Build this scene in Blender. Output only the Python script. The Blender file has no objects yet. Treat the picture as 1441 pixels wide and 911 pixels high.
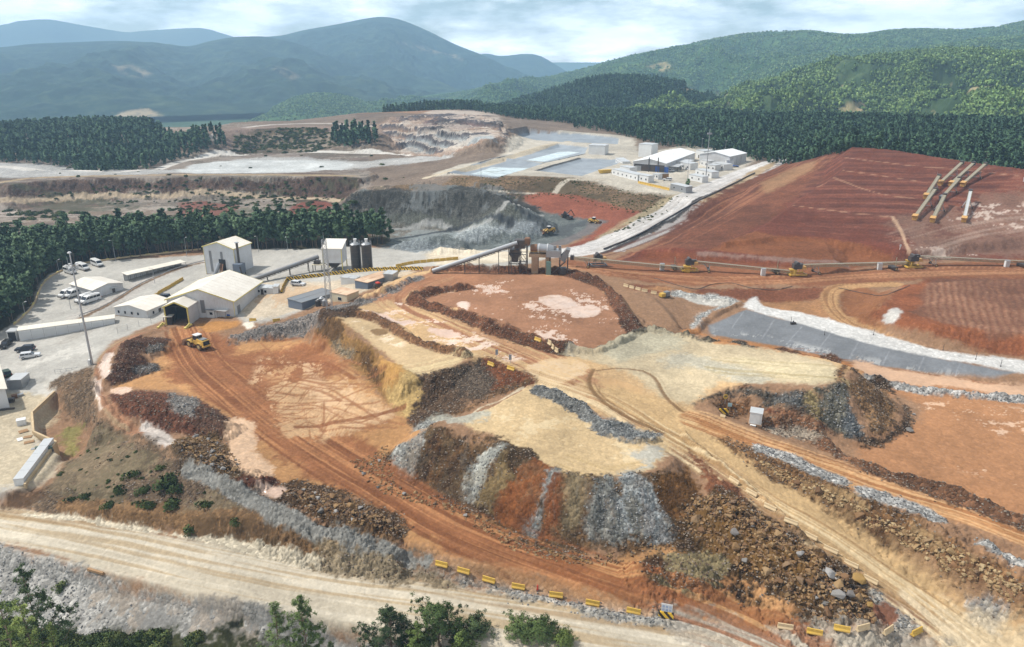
import bpy, bmesh, math, random
import numpy as np
from mathutils import Vector, Matrix
random.seed(7); RNG = np.random.default_rng(7)
R = math.radians; EXPO = 0.2
# ------------------------------------------------------------------ survey camera
PW, PH, F = 1441, 911, 1040.0
CX, CY = PW/2, PH/2
PITCH = R(19.6); CAMZ = 75.0
CP, SP = math.cos(PITCH), math.sin(PITCH)
def raydir(px, py):
    u = (px-CX)/F; v = (py-CY)/F
    return u, CP - v*SP, -SP - v*CP
def P(px, py, z):                       # survey point at a known level
    dx, dy, dz = raydir(px, py); t = (z-CAMZ)/dz
    return dx*t, dy*t
def PD(px, D, z):                       # survey point at a known range
    u = (px-CX)/F/1.0616; k = D/math.hypot(1, u)
    return u*k, k, z
def lin(c):
    c = np.asarray(c, float)/255.0
    return np.where(c <= .04045, c/12.92, ((c+.055)/1.055)**2.4)
# ------------------------------------------------------------------ noise
def _tile(n, beta, seed):
    g = np.random.default_rng(seed); w = np.fft.rfft2(g.standard_normal((n, n)))
    fy = np.fft.fftfreq(n)[:, None]*n; fx = np.fft.rfftfreq(n)[None, :]*n
    f = np.hypot(fx, fy); f[0, 0] = 1; w *= f**(-beta)*(f > 1.5); w[0, 0] = 0
    a = np.fft.irfft2(w, s=(n, n)); a = a/a.std()
    return np.clip(a, -3, 3).astype(np.float32)
TF = _tile(1024, 1.25, 3)               # fractal
TS = _tile(256, 1.9, 4)                 # smooth fractal
g_ = np.random.default_rng(5); TW = g_.standard_normal((256, 256)).astype(np.float32)   # lattice noise
def samp(T, x, y):
    n = T.shape[0]
    xi = np.floor(x); yi = np.floor(y); fx = (x-xi).astype(np.float32); fy = (y-yi).astype(np.float32)
    xi = xi.astype(np.int64) % n; yi = yi.astype(np.int64) % n; x1 = (xi+1) % n; y1 = (yi+1) % n
    fx = fx*fx*(3-2*fx); fy = fy*fy*(3-2*fy)
    return (T[yi, xi]*(1-fx)+T[yi, x1]*fx)*(1-fy)+(T[y1, xi]*(1-fx)+T[y1, x1]*fx)*fy
def nz(x, y, s, o=0.0):                 # fractal noise, ~64 texel features; s = metres per texel
    return samp(TF, x/s+o*37.3, y/s+o*91.7)
def cell(x, y, s, o=0.0):               # lattice noise with feature size s
    return samp(TW, x/s+o*17.1, y/s+o*53.9)
def sstep(a, b, x):
    t = np.clip((x-a)/(b-a), 0, 1); return t*t*(3-2*t)
# ------------------------------------------------------------------ planar geometry
def smooth(pts, n=4, closed=False):
    p = np.asarray(pts, float); out = []
    m = len(p); rng = range(m if closed else m-1)
    for i in rng:
        if closed: a, b, c, d = p[(i-1) % m], p[i], p[(i+1) % m], p[(i+2) % m]
        else: a, b, c, d = p[max(i-1, 0)], p[i], p[i+1], p[min(i+2, m-1)]
        for k in range(n):
            t = k/n
            out.append(.5*((2*b)+(-a+c)*t+(2*a-5*b+4*c-d)*t*t+(-a+3*b-3*c+d)*t**3))
    if not closed: out.append(p[-1])
    return np.array(out)
def sdf_poly(poly, X, Y, margin):
    poly = np.asarray(poly, float)[:, :2]
    lo = poly.min(0)-margin; hi = poly.max(0)+margin
    idx = np.nonzero((X > lo[0]) & (X < hi[0]) & (Y > lo[1]) & (Y < hi[1]))[0]
    x = X[idx]; y = Y[idx]; d2 = np.full(len(idx), 1e18); ins = np.zeros(len(idx), bool)
    for i in range(len(poly)):
        ax, ay = poly[i-1]; bx, by = poly[i]
        ex, ey = bx-ax, by-ay; L = ex*ex+ey*ey+1e-12
        t = np.clip(((x-ax)*ex+(y-ay)*ey)/L, 0, 1)
        d2 = np.minimum(d2, (x-ax-t*ex)**2+(y-ay-t*ey)**2)
        if ay != by:
            c = ((ay > y) != (by > y)) & (x < (bx-ax)*(y-ay)/(by-ay)+ax); ins ^= c
    d = np.sqrt(d2); return idx, np.where(ins, -d, d)
def dist_line(pl, X, Y, margin):        # -> idx, |d|, signed lateral, arclength, interpolated 3rd column
    pl = np.asarray(pl, float)
    lo = pl[:, :2].min(0)-margin; hi = pl[:, :2].max(0)+margin
    idx = np.nonzero((X > lo[0]) & (X < hi[0]) & (Y > lo[1]) & (Y < hi[1]))[0]
    x = X[idx]; y = Y[idx]; best = np.full(len(idx), 1e18); lat = np.zeros(len(idx)); s = np.zeros(len(idx)); zz = np.zeros(len(idx)); acc = 0.
    for i in range(len(pl)-1):
        ax, ay = pl[i, :2]; bx, by = pl[i+1, :2]; ex, ey = bx-ax, by-ay; L = math.hypot(ex, ey)+1e-9
        t = np.clip(((x-ax)*ex+(y-ay)*ey)/(L*L), 0, 1)
        d2 = (x-ax-t*ex)**2+(y-ay-t*ey)**2; m = d2 < best
        best[m] = d2[m]; lat[m] = (((x-ax)*ey-(y-ay)*ex)/L)[m]; s[m] = (acc+t*L)[m]
        if pl.shape[1] > 2: zz[m] = (pl[i, 2]+t*(pl[i+1, 2]-pl[i, 2]))[m]
        acc += L
    return idx, np.sqrt(best), lat, s, zz
def rbf_fit(pts):
    p = np.asarray(pts, float); A = np.hypot(p[:, None, 0]-p[None, :, 0], p[:, None, 1]-p[None, :, 1])
    n = len(p); M = np.zeros((n+1, n+1)); M[:n, :n] = -A; M[:n, n] = 1; M[n, :n] = 1
    M[:n, :n] += np.eye(n)*0.5
    w = np.linalg.solve(M, np.r_[p[:, 2], 0]); return p[:, :2], w
def rbf_eval(fit, X, Y):
    c, w = fit; out = np.full(len(X), w[-1])
    for (cx, cy), k in zip(c, w[:-1]): out -= k*np.hypot(X-cx, Y-cy)
    return out
# ------------------------------------------------------------------ ground grid (finer close by)
RMIN, RMAX = 74.0, 1500.0
rows = [RMIN]
while rows[-1] < RMAX:
    r = rows[-1]; rows.append(r + min(max(r*r/78*0.0012, .12), 1.3 if r < 620 else 1.3+(r-620)*.02))
rows = np.array(rows)
core = np.arange(-R(44), R(44), .00122)
edge = np.linspace(0, R(16), 60)[1:]
azs = np.r_[-R(44)-edge[::-1], core, core[-1]+edge]
NR, NC = len(rows), len(azs)
RR, AA = np.meshgrid(rows, azs, indexing='ij')
X = (RR*np.sin(AA)).ravel(); Y = (RR*np.cos(AA)).ravel(); RRf = RR.ravel()
AMP = np.full(len(X), .03)              # small-scale roughness in metres
# general levels: (px, py, level)
base_pts = """
260,500,0 350,540,0 430,560,.2 480,620,1 400,640,.3 560,700,1 700,760,.8 850,800,.6 950,850,-.8 1050,880,-1.5 330,600,0 300,640,.6 380,690,.6
640,720,1.3 760,780,1.3 960,780,1.2 520,650,1.2 900,790,1.0 440,500,.3 400,480,.2 250,470,0 300,480,0 180,500,.3 160,540,.6
0,742,-5.5 150,768,-4.8 300,800,-4.2 450,830,-3.6 600,852,-3 750,875,-2.5 900,900,-2.2 1050,930,-2.2 1200,905,-2.2 1400,920,-3
150,500,1 140,560,1.2 200,612,1.2 250,640,1.2 300,668,1.2 420,728,1.0 560,778,.2
620,800,-.8 700,818,-1.2 800,840,-1.5 900,862,-1.8
100,590,-5.5 90,625,-6.2 60,660,-5.5 100,690,-4.2 200,690,-1.6 280,700,-1.2 400,735,-.8
30,500,-3.5 100,480,-2.8 60,560,-3.6 20,640,-4 120,455,-2.2 200,452,-1.2 100,410,-2 200,380,0 330,372,1.5 400,380,3.6 385,430,2.6 425,438,3.4 480,400,5.2 550,388,7.6 600,376,8.8 650,376,9 340,442,.9 0,690,-4.6 10,560,-3.6 -60,600,-4
100,385,-1.5 150,368,-.5 260,360,.8 450,360,4 540,355,5.5 140,440,-1.8 150,425,-1.2 260,375,.6
0,400,-4 20,440,-3.5 40,345,-4 200,340,0 400,335,2 530,340,4 20,320,-6 200,318,-2 400,315,0 -150,400,-6 -200,500,-5 -200,650,-8
60,290,-9 300,290,-9 450,292,-7 100,283,-9 0,280,-9 -150,270,-8 -150,230,0 0,238,0 250,236,0 480,238,2 0,214,1 250,214,1 450,214,4 0,190,8 150,188,10 300,198,6 -150,190,8
540,205,8 600,212,8 690,212,9 650,165,26 560,170,22 700,180,22 620,190,14 300,178,14 400,175,14 470,172,16
700,230,13 640,243,13 800,212,13 820,245,13 870,215,13 780,195,13 940,235,14 1000,230,14 900,252,13.5 965,272,13 870,195,14
600,262,7 780,274,9 905,302,8 860,330,5 820,348,5 700,335,2.5 600,345,3 560,330,3 780,318,2.5 650,355,5 740,352,6 780,365,8.6
850,350,6 960,288,10 1050,245,14 1090,224,15 1130,215,16
860,366,8 900,378,8.4 1000,380,8.6 1100,385,8.6 1200,378,8.8 1300,378,9 1441,374,9 1600,374,9
960,402,8 1000,425,6 1100,432,6 1180,420,7.5 1190,445,6.5 880,420,8.8 960,440,7 920,440,8.2 900,410,8.8
1060,428,7 1130,452,7 1240,484,7 1350,508,7 1441,528,7 1600,560,7
990,474,4.6 1100,495,4.8 1200,515,5 1300,532,5 1441,552,5 1600,580,5
1300,575,4.6 1400,620,4.5 1350,650,4.5 1441,695,4.5 1230,640,4.6 1600,680,4.5
1063,592,6.6 1100,604,6.1 1162,604,5 1213,628,4.6
620,430,9 750,520,9 850,560,8.8 800,450,9 700,400,9 640,410,9 540,440,8.6 560,470,9
1000,705,5.2 1060,745,3.2 1120,790,2.2 1180,830,1.2 1215,858,.2 1040,815,.4 1110,850,-.6 1150,872,-.8 970,700,4.5 985,760,1.5
60,860,-9.5 300,905,-7.5 0,850,-9.5 150,850,-8 400,960,-9 600,960,-8 800,960,-6 1000,975,-4 200,960,-11 -100,900,-11 -100,760,-6 -100,720,-5.5
1400,845,-.5 1441,880,-1.5 1550,900,0 1550,840,3
"""
ctrl = []
for tok in base_pts.split():
    a, b, c = map(float, tok.split(',')); x, y = P(a, b, c); ctrl.append((x, y, c))
for px, D, z in [(-100, 900, 8), (100, 950, 8), (300, 900, 5), (500, 900, 18), (640, 960, 18), (700, 800, 16), (800, 720, 15), (900, 620, 16), (1000, 560, 16), (1100, 520, 17), (1200, 470, 20), (1330, 480, 22), (1441, 480, 24), (1600, 480, 24),
                 (900, 800, 20), (1000, 760, 22), (1150, 700, 24), (1300, 680, 26), (1441, 660, 28), (1600, 660, 28), (800, 900, 16),
                 (1000, 1000, 0), (1200, 950, 4), (1441, 900, 10), (1600, 900, 10), (800, 1150, -15), (600, 1200, -30), (300, 1200, -40), (0, 1200, -40), (-200, 1200, -40),
                 (-200, 1500, -70), (200, 1500, -70), (500, 1500, -70), (800, 1500, -60), (1100, 1500, -50), (1441, 1500, -50), (1700, 1500, -50)]:
    ctrl.append(PD(px, D, z))
Hh = rbf_eval(rbf_fit(ctrl), X, Y)
def W3(pts): return np.array([(*P(a, b, c), c) for a, b, c in pts])
def plane(w):
    A = np.c_[np.ones(len(w)), w[:, 0], w[:, 1]]; k, *_ = np.linalg.lstsq(A, w[:, 2], rcond=None); return k
def mesa(pts, slope, amp=.25, sm=2, wob=.9, flute=0., top=None):
    w = smooth(W3(pts), sm, True) if sm > 1 else W3(pts)
    k = plane(w); idx, d = sdf_poly(w, X, Y, 60)
    x, y = X[idx], Y[idx]
    d = d + wob*nz(x, y, .35, 1) * sstep(-1.5, .5, d)*.6
    zt = k[0]+k[1]*x+k[2]*y if top is None else rbf_eval(rbf_fit(top), x, y)
    dd = np.maximum(d, 0)
    z = zt - dd*slope
    if flute: z -= flute*sstep(0, 3, dd)*np.abs(cell(x, y, 3.1, 2))*sstep(14, 8, dd)
    m = z > Hh[idx]; soft = z-Hh[idx]
    Hh[idx] = np.maximum(Hh[idx], z)
    a = amp*sstep(-.3, 1.0, d)*sstep(-.8, .4, soft); AMP[idx] = np.maximum(AMP[idx], a)
def ridge(pts, w, slope, amp=.22, sm=3):
    pl = smooth(W3(pts), sm); idx, d, lat, s, zz = dist_line(pl, X, Y, 30)
    z = zz+.35*nz(X[idx], Y[idx], .12, 3) - np.maximum(0, d-w)*slope
    m = z > Hh[idx]; Hh[idx] = np.maximum(Hh[idx], z); AMP[idx[m]] = np.maximum(AMP[idx[m]], amp)
def berm(pts, h, w, amp=.2, sm=3):       # pts: (px,py) draped on the general level z given once per point
    pl = smooth(W3(pts), sm); idx, d, lat, s, zz = dist_line(pl, X, Y, w*2+4)
    ww = w*(1+.3*cell(s, s*0, 5, 1)); f = np.clip(1-(d/np.maximum(ww, .3))**2, 0, 1)
    Hh[idx] += h*f*(1+.3*cell(X[idx], Y[idx], 2.2, 5)); AMP[idx] = np.maximum(AMP[idx], amp*sstep(0, .4, f))
def road(pts, w, blend, sm=4, amp=.02):
    pl = smooth(W3(pts), sm); idx, d, lat, s, zz = dist_line(pl, X, Y, w+blend+1)
    k = sstep(w, w+blend, d); Hh[idx] = zz*(1-k)+Hh[idx]*k; AMP[idx] = np.where(d < w, amp, AMP[idx])
def cut(pts, slope, sm=4, w=4.0, amp=.3):      # cut bank beside a road line
    pl = smooth(W3(pts), sm); idx, d, lat, s, zz = dist_line(pl, X, Y, 26)
    z = zz+np.maximum(0, d-w)*slope*(1+.16*cell(s, d*.3, 2.5, 8)); up = lat < 0; m = (z < Hh[idx]) & up
    AMP[idx[m]] = np.maximum(AMP[idx[m]], amp*sstep(w, w+1, d[m])); Hh[idx[m]] = z[m]
    q = (~up) & (d < 7) & (Hh[idx] > zz); Hh[idx[q]] = zz[q]; q = (~up) & (d < 7); AMP[idx[q]] = .03

# heap-leach pad, lower lift and second heap
pad_in = [(1020,341,12.5),(1061,326,13.5),(1106,296,17),(1140,270,21),(1185,239,27.5),(1200,207,33),(1300,219,32),(1441,238,31),(1640,262,31),(1640,330,14),(1441,335,13.6),(1330,350,11.5),(1262,351,12.4),(1163,336,13.3),(1090,333,13.2)]
pad_top = [(*P(a,b,c),c) for a,b,c in pad_in+[(1256,305,18),(1350,290,20.5),(1441,290,20.5),(1300,250,26.5),(1200,280,20.5)]]
mesa([(905,352,9.5),(950,340,11),(1040,275,16),(1120,232,20),(1180,212,27),(1205,212,31),(1200,260,22),(1150,330,11.6),(1181,372,10.6),(1110,364,10.8),(1000,354,10.8),(950,349,10.8)], .5, .12, top=[(*P(a,b,c),c) for a,b,c in [(905,352,9.5),(950,340,10.5),(1040,275,14),(1120,232,18),(1180,212,27),(1205,212,31),(1181,372,10.6),(1110,364,10.8),(1000,354,10.8),(950,349,10.8),(1100,270,17),(1020,320,12)]])
mesa(pad_in, .78, .10, top=pad_top, sm=2)
mesa([(1240,430,11.5),(1262,406,12.4),(1300,396,12.6),(1441,394,12.8),(1640,398,13),(1640,500,12),(1441,470,11.5),(1350,462,11.3),(1290,452,11.3)], .62, .12)
# white haul road up to the ponds, quarry dump, pit benches
road([(770,352,8),(830,348,6.6),(880,328,7.6),(960,283,10.5),(1020,254,13.6),(1075,232,14.8),(1120,219,16)], 6.5, 8)
mesa([(500,271,15),(530,266,17),(620,268,17.5),(690,271,17.5),(706,280,16.8),(718,290,14.5),(700,274,17),(640,262,17.5),(540,261,17)], .64, .35, wob=1.6, flute=.8)
mesa([(640,247,13.5),(760,250,13.5),(820,250,13.5),(900,262,13.5),(985,283,13.2),(1040,250,14.5),(1000,215,15),(880,190,15),(730,190,14),(660,225,13.6)], .22, .15, wob=1.5)
ridge([(560,345,6),(590,336,8),(625,333,8.5),(650,342,7)], 1.0, .7, .3)
ridge([(640,342,6),(665,326,8),(700,322,8),(740,330,6)], 1.5, .6, .25)
ridge([(600,352,6.5),(640,350,8),(690,356,7)], 1, .6, .3)
mesa([(10,262,2),(60,253,3),(180,250,3.5),(300,249,3.5),(420,249,3.5),(505,252,4),(520,240,4),(300,238,3),(60,240,2),(0,246,1)], .5, .7, wob=2.5, flute=1.)
mesa([(545,168,20),(600,160,26),(650,156,28),(690,165,26),(706,182,22),(690,200,20),(640,176,27),(580,176,22)], .55, .5, wob=2.0, flute=1.)
mesa([(300,188,17),(340,182,18),(470,180,18),(540,190,17),(470,172,18),(330,172,18)], .4, .5, wob=2)
# benches of the far quarry
qi, qd = sdf_poly(W3([(530,180,16),(600,158,22),(660,153,26),(706,168,24),(720,200,14),(640,214,9),(560,214,9)]), X, Y, 8); TFR = np.zeros(len(X)); q = Hh[qi]/5.2+.25*nz(X[qi], Y[qi], .9, 60); fr_ = q-np.floor(q); TFR[qi] = fr_
Hh[qi] += (5.2*(np.floor(q)+sstep(.5, 1., fr_))-5.2*q)*sstep(6, -4, qd)
# ponds (lined basins)
def basin(pts, depth, slope=.45):
    w = W3(pts); idx, d = sdf_poly(w, X, Y, 1.); z0 = np.mean([p[2] for p in pts])
    z = z0-np.clip(-d*slope, 0, depth); m = d < .5
    Hh[idx[m]] = z[m]; AMP[idx[m]] = .01
basin([(630,243,13.6),(674,228.4,13.6),(710,221,13.6),(765,230,13.6),(700,250.7,13.6)], 2.0, .5)
basin([(688,224,13.6),(786,203,13.6),(827,208,13.6),(823,217,13.6),(767,229,13.6),(710,222,13.6)], 2.0, .5)
basin([(754,240,13.6),(815.5,223,13.6),(875,224.7,13.6),(871,230,13.6),(819,247.7,13.6)], 1.6, .4)
basin([(711.5,195,13.6),(741,187,13.6),(823,189.4,13.6),(871,195,13.6),(869,205,13.6),(786,200.6,13.6)], 1.6, .3)
# main terrace, its bench, and the tipped dumps
mesa([(452,440,7.5),(472,446,9),(492,461,9),(514,480,9),(536,497,9),(555,510,9),(567,524,9),(580,531,9),(611,526,9),(650,510,9),(678,502,9),(694,510,9),(722,522,9),(754,536,9),(800,560,9),(850,590,9),(900,610,9),(945,625,8.6),(985,640,8),(1010,625,8),(985,590,8.6),(975,570,9),(1000,520,9.5),(960,480,9),(915,465,9),(900,450,9),(880,430,9),(850,400,9),(787,380,9),(675,376,9),(600,379,9),(540,402,8.6),(500,428,8.4)], 1.25, .13, wob=1.1, flute=.8)
mesa([(604,528,9),(650,510,9),(678,502,9),(694,510,9),(722,522,9),(754,536,9),(760,500,9),(640,490,9)], .62, .2, wob=.8)
mesa([(752,541,9),(735,549,9),(691,574,9),(650,587,9),(614,595,9),(640,601,9),(654,604,9),(691,611,9),(709,627,9),(752,645,9),(771,656,9),(785,667,9),(832,674,9),(869,671,9),(912,667,9),(941,653,9),(945,632,9),(930,612,9),(851,600,9),(800,560,9)], .74, .12, wob=.6, flute=.55)
d3 = [(852,490,9),(899,466,9.3),(954,472,9.5),(1000,481,10.2),(1054,487,11.2),(1096,494,12),(1132,502,12.7),(1168,508,13.2),(1195,516,13.6),(1204,523,13.6),(1179,541,13),(1150,548,12.6),(1096,547,11.8),(1057,543,11),(1024,544,10),(996,560,9.3),(977,569,9)]
mesa(d3, .74, .15, wob=.7, flute=.6, top=[(*P(a,b,c),c) for a,b,c in d3+[(1000,520,10),(1100,520,12)]])
# benches and rock bank between the two haul roads on the right
ridge([(1070,630,7.2),(1140,660,7),(1200,690,6.8),(1270,712,6.8),(1330,738,6.6),(1400,775,6.3),(1480,815,6)], 1.3, .75, .4)
# roads
road([(985,592,8.3),(1060,622,7.2),(1150,652,6.6),(1250,688,6.3),(1350,715,6),(1441,750,5.7),(1560,800,5.4)], 4.6, 3)
road([(830,545,9),(920,600,8.6),(1000,650,6.9),(1080,703,5),(1160,757,3),(1240,812,1),(1310,862,-1),(1365,905,-2.4),(1400,945,-3)], 3.9, 3.5)
road([(262,462,0),(300,520,0),(360,570,0),(420,620,.2),(500,670,.7),(560,700,.8),(620,735,.7),(700,770,.4),(800,805,0),(900,835,-.5),(980,865,-1),(1060,897,-1.7),(1130,940,-2)], 5., 4)
BR = [(-130,722,-6),(0,741,-5.5),(150,768,-4.8),(300,800,-4.2),(450,830,-3.6),(600,852,-3),(750,875,-2.5),(900,900,-2.2),(1050,925,-2.2),(1250,960,-2.4)]
cut([(-60,722,-5.6),(33,722,-5.2),(113,729,-4.9),(180,740,-4.7),(266,753,-4.3),(333,763,-4.1),(400,777,-3.8),(480,787,-3.4),(540,795,-3.1),(600,812,-2.6)], 1.25, w=.4, amp=.22)
road(BR, 5.2, 2.2)
road([(985,476,5),(1100,496,5),(1200,516,5.1),(1300,533,5.1),(1441,552,5.1),(1600,576,5)], 3.6, 2.5)
road([(1180,402,8.4),(1165,425,7.6),(1185,450,7),(1230,472,7),(1300,490,7.1)], 2.2, 2.5)
road([(850,395,9),(890,412,9),(915,432,8.8),(935,455,8.4),(960,470,6.8),(990,476,5.2)], 3, 3)
# piles in the pit
ridge([(182,480,3.0),(168,505,3.4),(158,530,2.2)], 1.0, .62, .3)
ridge([(185,482,2.6),(235,480,1.6)], .5, .6, .25)
ridge([(212,488,2.2),(224,489,1.6)], .6, .7, .3)
ridge([(205,518,1.6),(222,520,1.2)], 1., .6, .3)
ridge([(170,566,2.6),(205,566,3.6),(245,568,4.0),(280,580,3.4),(312,594,2.6)], 1.0, .64, .3)
ridge([(335,664,2.0),(352,668,2.2),(365,676,1.6)], .8, .6, .3)
ridge([(248,625,1.8),(275,640,2.2),(310,650,2.2),(330,655,1.4)], 1.0, .7, .5)
ridge([(415,700,1.8),(460,712,2.2),(510,728,2.0),(555,744,1.6)], .6, .75, .5)
ridge([(1000,712,5.2),(1060,742,4.4),(1110,775,3.6),(1160,810,3.0),(1195,840,2.2)], 1.5, .6, .5)
ridge([(960,790,1.9),(985,797,1.5)], .8, .7, .3)
ridge([(905,795,1.8),(925,800,1.5)], .5, .7, .3)
ridge([(325,475,1.2),(367,464,2.4),(430,446,4.2),(470,437,6.5),(500,428,8.2)], 1.2, .7, .35)
# berms
B = lambda s, z: [(float(t.split(',')[0]), float(t.split(',')[1]), z) for t in s.split()]
berm(B('660,405 630,408 596,414 582,422 600,431 650,446 687,461 725,473 760,483 798,493', 9), 1.7, 2.6)
berm(B('804,496 830,494 850,490 880,476 900,466 915,465 954,472 996,481 1038,484 1054,488', 9.3), 1.3, 1.8, .4)
berm(B('900,463 885,446 872,427 855,406 825,391 787,383 737,382 675,379 610,381', 9), 1.5, 2.2)
berm(B('492,441 519,444 550,458 580,477 616,490 655,499', 9), 1.3, 2.0)
berm(B('757,547 790,560 815,571 851,603 885,622 926,616', 9), 1.0, 1.6, .3)
berm(B('1060,600 1130,604 1180,641 1240,666 1320,692 1441,737 1550,780', 5.6), 1.2, 1.8, .35)
berm(B('1210,528 1250,540 1300,550 1370,558 1441,562 1550,572', 5), .9, 1.6, .35)
berm(B('130,600 200,613 250,640 300,670 360,700 420,730 490,755 560,780', 1), .8, 1.5, .14)
berm(B('232,459 190,471 160,487 143,507 134,530 136,555 152,580 178,602', .8), .55, .9, .1)
berm(B('960,640 1000,668 1040,690 1090,724 1150,766 1200,802 1240,834', 4), .8, 1.0, .3)
berm(B('590,795 650,812 740,833 840,855 935,873', -1.5), .45, 1.2, .2)
berm(B('1095,888 1180,893 1290,893', -1.5), .4, 1.2, .2)
berm(B('925,408 960,414 1000,418 1040,424 1000,440 985,452 970,463', 7.5), .9, 1.6, .3)
berm(B('505,425 540,412 575,398', 8.6), 1.2, 1.8, .35)
# ditch below the retaining wall
idx, d = sdf_poly(W3([(76,556,-3.6),(47,585,-3.6),(49,610,-3.6),(84,640,-3.6),(110,640,-4),(130,600,-2),(110,570,-2)]), X, Y, 6)
k = sstep(2.5, -2.0, d); Hh[idx] = Hh[idx]*(1-k)+np.minimum(Hh[idx], -6.4)*k
# yard levels
def flat(pts, z, blend=2.):
    idx, d = sdf_poly(W3([(a, b, z) for a, b in pts]), X, Y, blend+1); k = sstep(blend, 0, d); Hh[idx] = Hh[idx]*(1-k)+z*k; AMP[idx] = np.where(d < 0, .01, AMP[idx])
flat([(-120,560),(60,540),(72,556),(44,584),(46,612),(80,640),(48,676),(20,690),(-120,690)], -3.6, 1.5)
H_smooth = Hh.copy()
# broad wear on every surface, then rubble relief
Hh = Hh + .10*nz(X, Y, .4, 7)*sstep(60, 130, RRf)
xs_, ys_ = X+Hh*.7, Y+Hh*.95; rub = cell(xs_, ys_, .75, 1)*.6+cell(xs_, ys_, 1.7, 2)*.8+cell(xs_, ys_, .38, 3)*.4
Hh = Hh + AMP*rub*.62
# grid lookup
lrow = np.arange(NR)
def gz(x, y, A=None):
    A = Hh if A is None else A
    r = np.hypot(x, y); a = np.arctan2(x, y)
    i = np.clip(np.interp(r, rows, lrow), 0, NR-1.001); j = np.clip(np.interp(a, azs, np.arange(NC)), 0, NC-1.001)
    i0 = i.astype(int); j0 = j.astype(int); fi = i-i0; fj = j-j0; G = A.reshape(NR, NC)
    return (G[i0, j0]*(1-fj)+G[i0, j0+1]*fj)*(1-fi)+(G[i0+1, j0]*(1-fj)+G[i0+1, j0+1]*fj)*fi
RSTEP = np.unique(np.r_[np.arange(75, 250, .5), np.arange(250, 700, 1.), np.arange(700, 1490, 4.)])
def G(pts):                              # survey points dropped onto the ground
    p = np.atleast_2d(np.asarray(pts, float)); out = np.zeros((len(p), 3))
    dx, dy, dz = raydir(p[:, 0], p[:, 1]); hd = np.hypot(dx, dy)
    T = RSTEP[None, :]/hd[:, None]
    xs, ys, zs = dx[:, None]*T, dy[:, None]*T, CAMZ+dz[:, None]*T
    below = gz(xs.ravel(), ys.ravel(), H_smooth).reshape(xs.shape) > zs
    k = np.where(below.any(1), below.argmax(1), len(RSTEP)-1)
    n = np.arange(len(p)); out[:, 0] = xs[n, k]; out[:, 1] = ys[n, k]
    k0 = np.maximum(k-1, 0); g1 = gz(xs[n, k], ys[n, k], H_smooth)-zs[n, k]; g0 = gz(xs[n, k0], ys[n, k0], H_smooth)-zs[n, k0]
    f = np.where(np.abs(g1-g0) > 1e-6, np.clip(-g0/(g1-g0+1e-12), 0, 1), 1)
    out[:, 0] = xs[n, k0]+(xs[n, k]-xs[n, k0])*f; out[:, 1] = ys[n, k0]+(ys[n, k]-ys[n, k0])*f
    out[:, 2] = gz(out[:, 0], out[:, 1]); return out
def G1(px, py): return G([(px, py)])[0]
# ------------------------------------------------------------------ surface materials of the ground, as soil types per vertex
ALB = .67; SAT = .90
def soil_rgb(c):
    c = lin(c); q = 1-c.min()/c.max(); l = c@np.array([.3, .55, .15]); c = l+(c-l)*(1-.14*q); c = c*(max(l, .01)/.27)**.2; return np.clip(c*np.array([1.0, 1-.03*q*q, 1-.27*q*q])*(1-.10*q), .004, 1)*ALB
N = len(X)
COL = np.empty((N, 3)); COL[:] = lin((158,124,96))*ALB
RUB = np.full(N, .25); WET = np.zeros(N)
XS, YS = X+Hh*.7, Y+Hh*.95
n1 = nz(XS, YS, .55, 11); n2 = nz(XS, YS, .14, 12); n3 = cell(XS, YS, .55, 13)
def _mix(idx, k, rgb, rub, wet, var=.10):
    c = soil_rgb(rgb)
    v = (1+var*(.6*n1[idx]+.5*n2[idx]))[:, None]
    kk = k[:, None]
    COL[idx] = COL[idx]*(1-kk)+np.clip(c*v, .004, .95)*kk
    if rub is not None: RUB[idx] = RUB[idx]*(1-k)+rub*k
    WET[idx] = WET[idx]*(1-k)+(wet or 0)*k
def poly(pts, rgb, soft=.6, rag=.8, a=1., rub=.25, wet=0, var=.10, sm=2, lev=None):
    if isinstance(pts, str): pts = [tuple(map(float, t.split(','))) for t in pts.split()]
    w = G(pts)[:, :2] if lev is None else np.array([P(a_, b_, lev) for a_, b_ in pts])
    if sm > 1: w = smooth(w, sm, True)
    idx, d = sdf_poly(w, X, Y, soft+rag*3+1)
    rag = rag*1.35; soft = soft*1.4
    d = d+rag*(.6*n2[idx]+.6*n1[idx]+.3*n3[idx]); k = a*sstep(soft, -soft, d); _mix(idx, k, rgb, rub, wet, var)
def line(pts, w, rgb, soft=.4, rag=.3, a=1., rub=.25, wet=0, var=.10, sm=4):
    if isinstance(pts, str): pts = [tuple(map(float, t.split(','))) for t in pts.split()]
    pl = smooth(G(pts)[:, :2], sm); idx, d, lat, s, _ = dist_line(pl, X, Y, w+soft+rag*3+1)
    d = d+rag*(.6*n2[idx]+.5*n1[idx]+.3*n3[idx]); k = a*sstep(w+soft, w-soft, d); _mix(idx, k, rgb, rub, wet, var)
def streak(pts, w, rgb, freq=1.6, thr=.2, a=.8, rel=-.04, o=0, soft=1.0, sm=4, lo=.025):
    """wheel ruts: stripes that follow the way"""
    if isinstance(pts, str): pts = [tuple(map(float, t.split(','))) for t in pts.split()]
    pl = smooth(G(pts)[:, :2], sm); idx, d, lat, s, _ = dist_line(pl, X, Y, w+1)
    la = lat+.5*samp(TS, s*.12+o*9, s*0+o)
    v = .7*samp(TW, la*freq+o*31, s*lo+o)+.6*samp(TW, la*freq*2.3+o*11, s*lo*1.7)
    k = a*sstep(thr-.35, thr+.35, v)*sstep(w, w-soft, d); _mix(idx, k, rgb, None, 0, .06); Hh[idx] += rel*k
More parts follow.
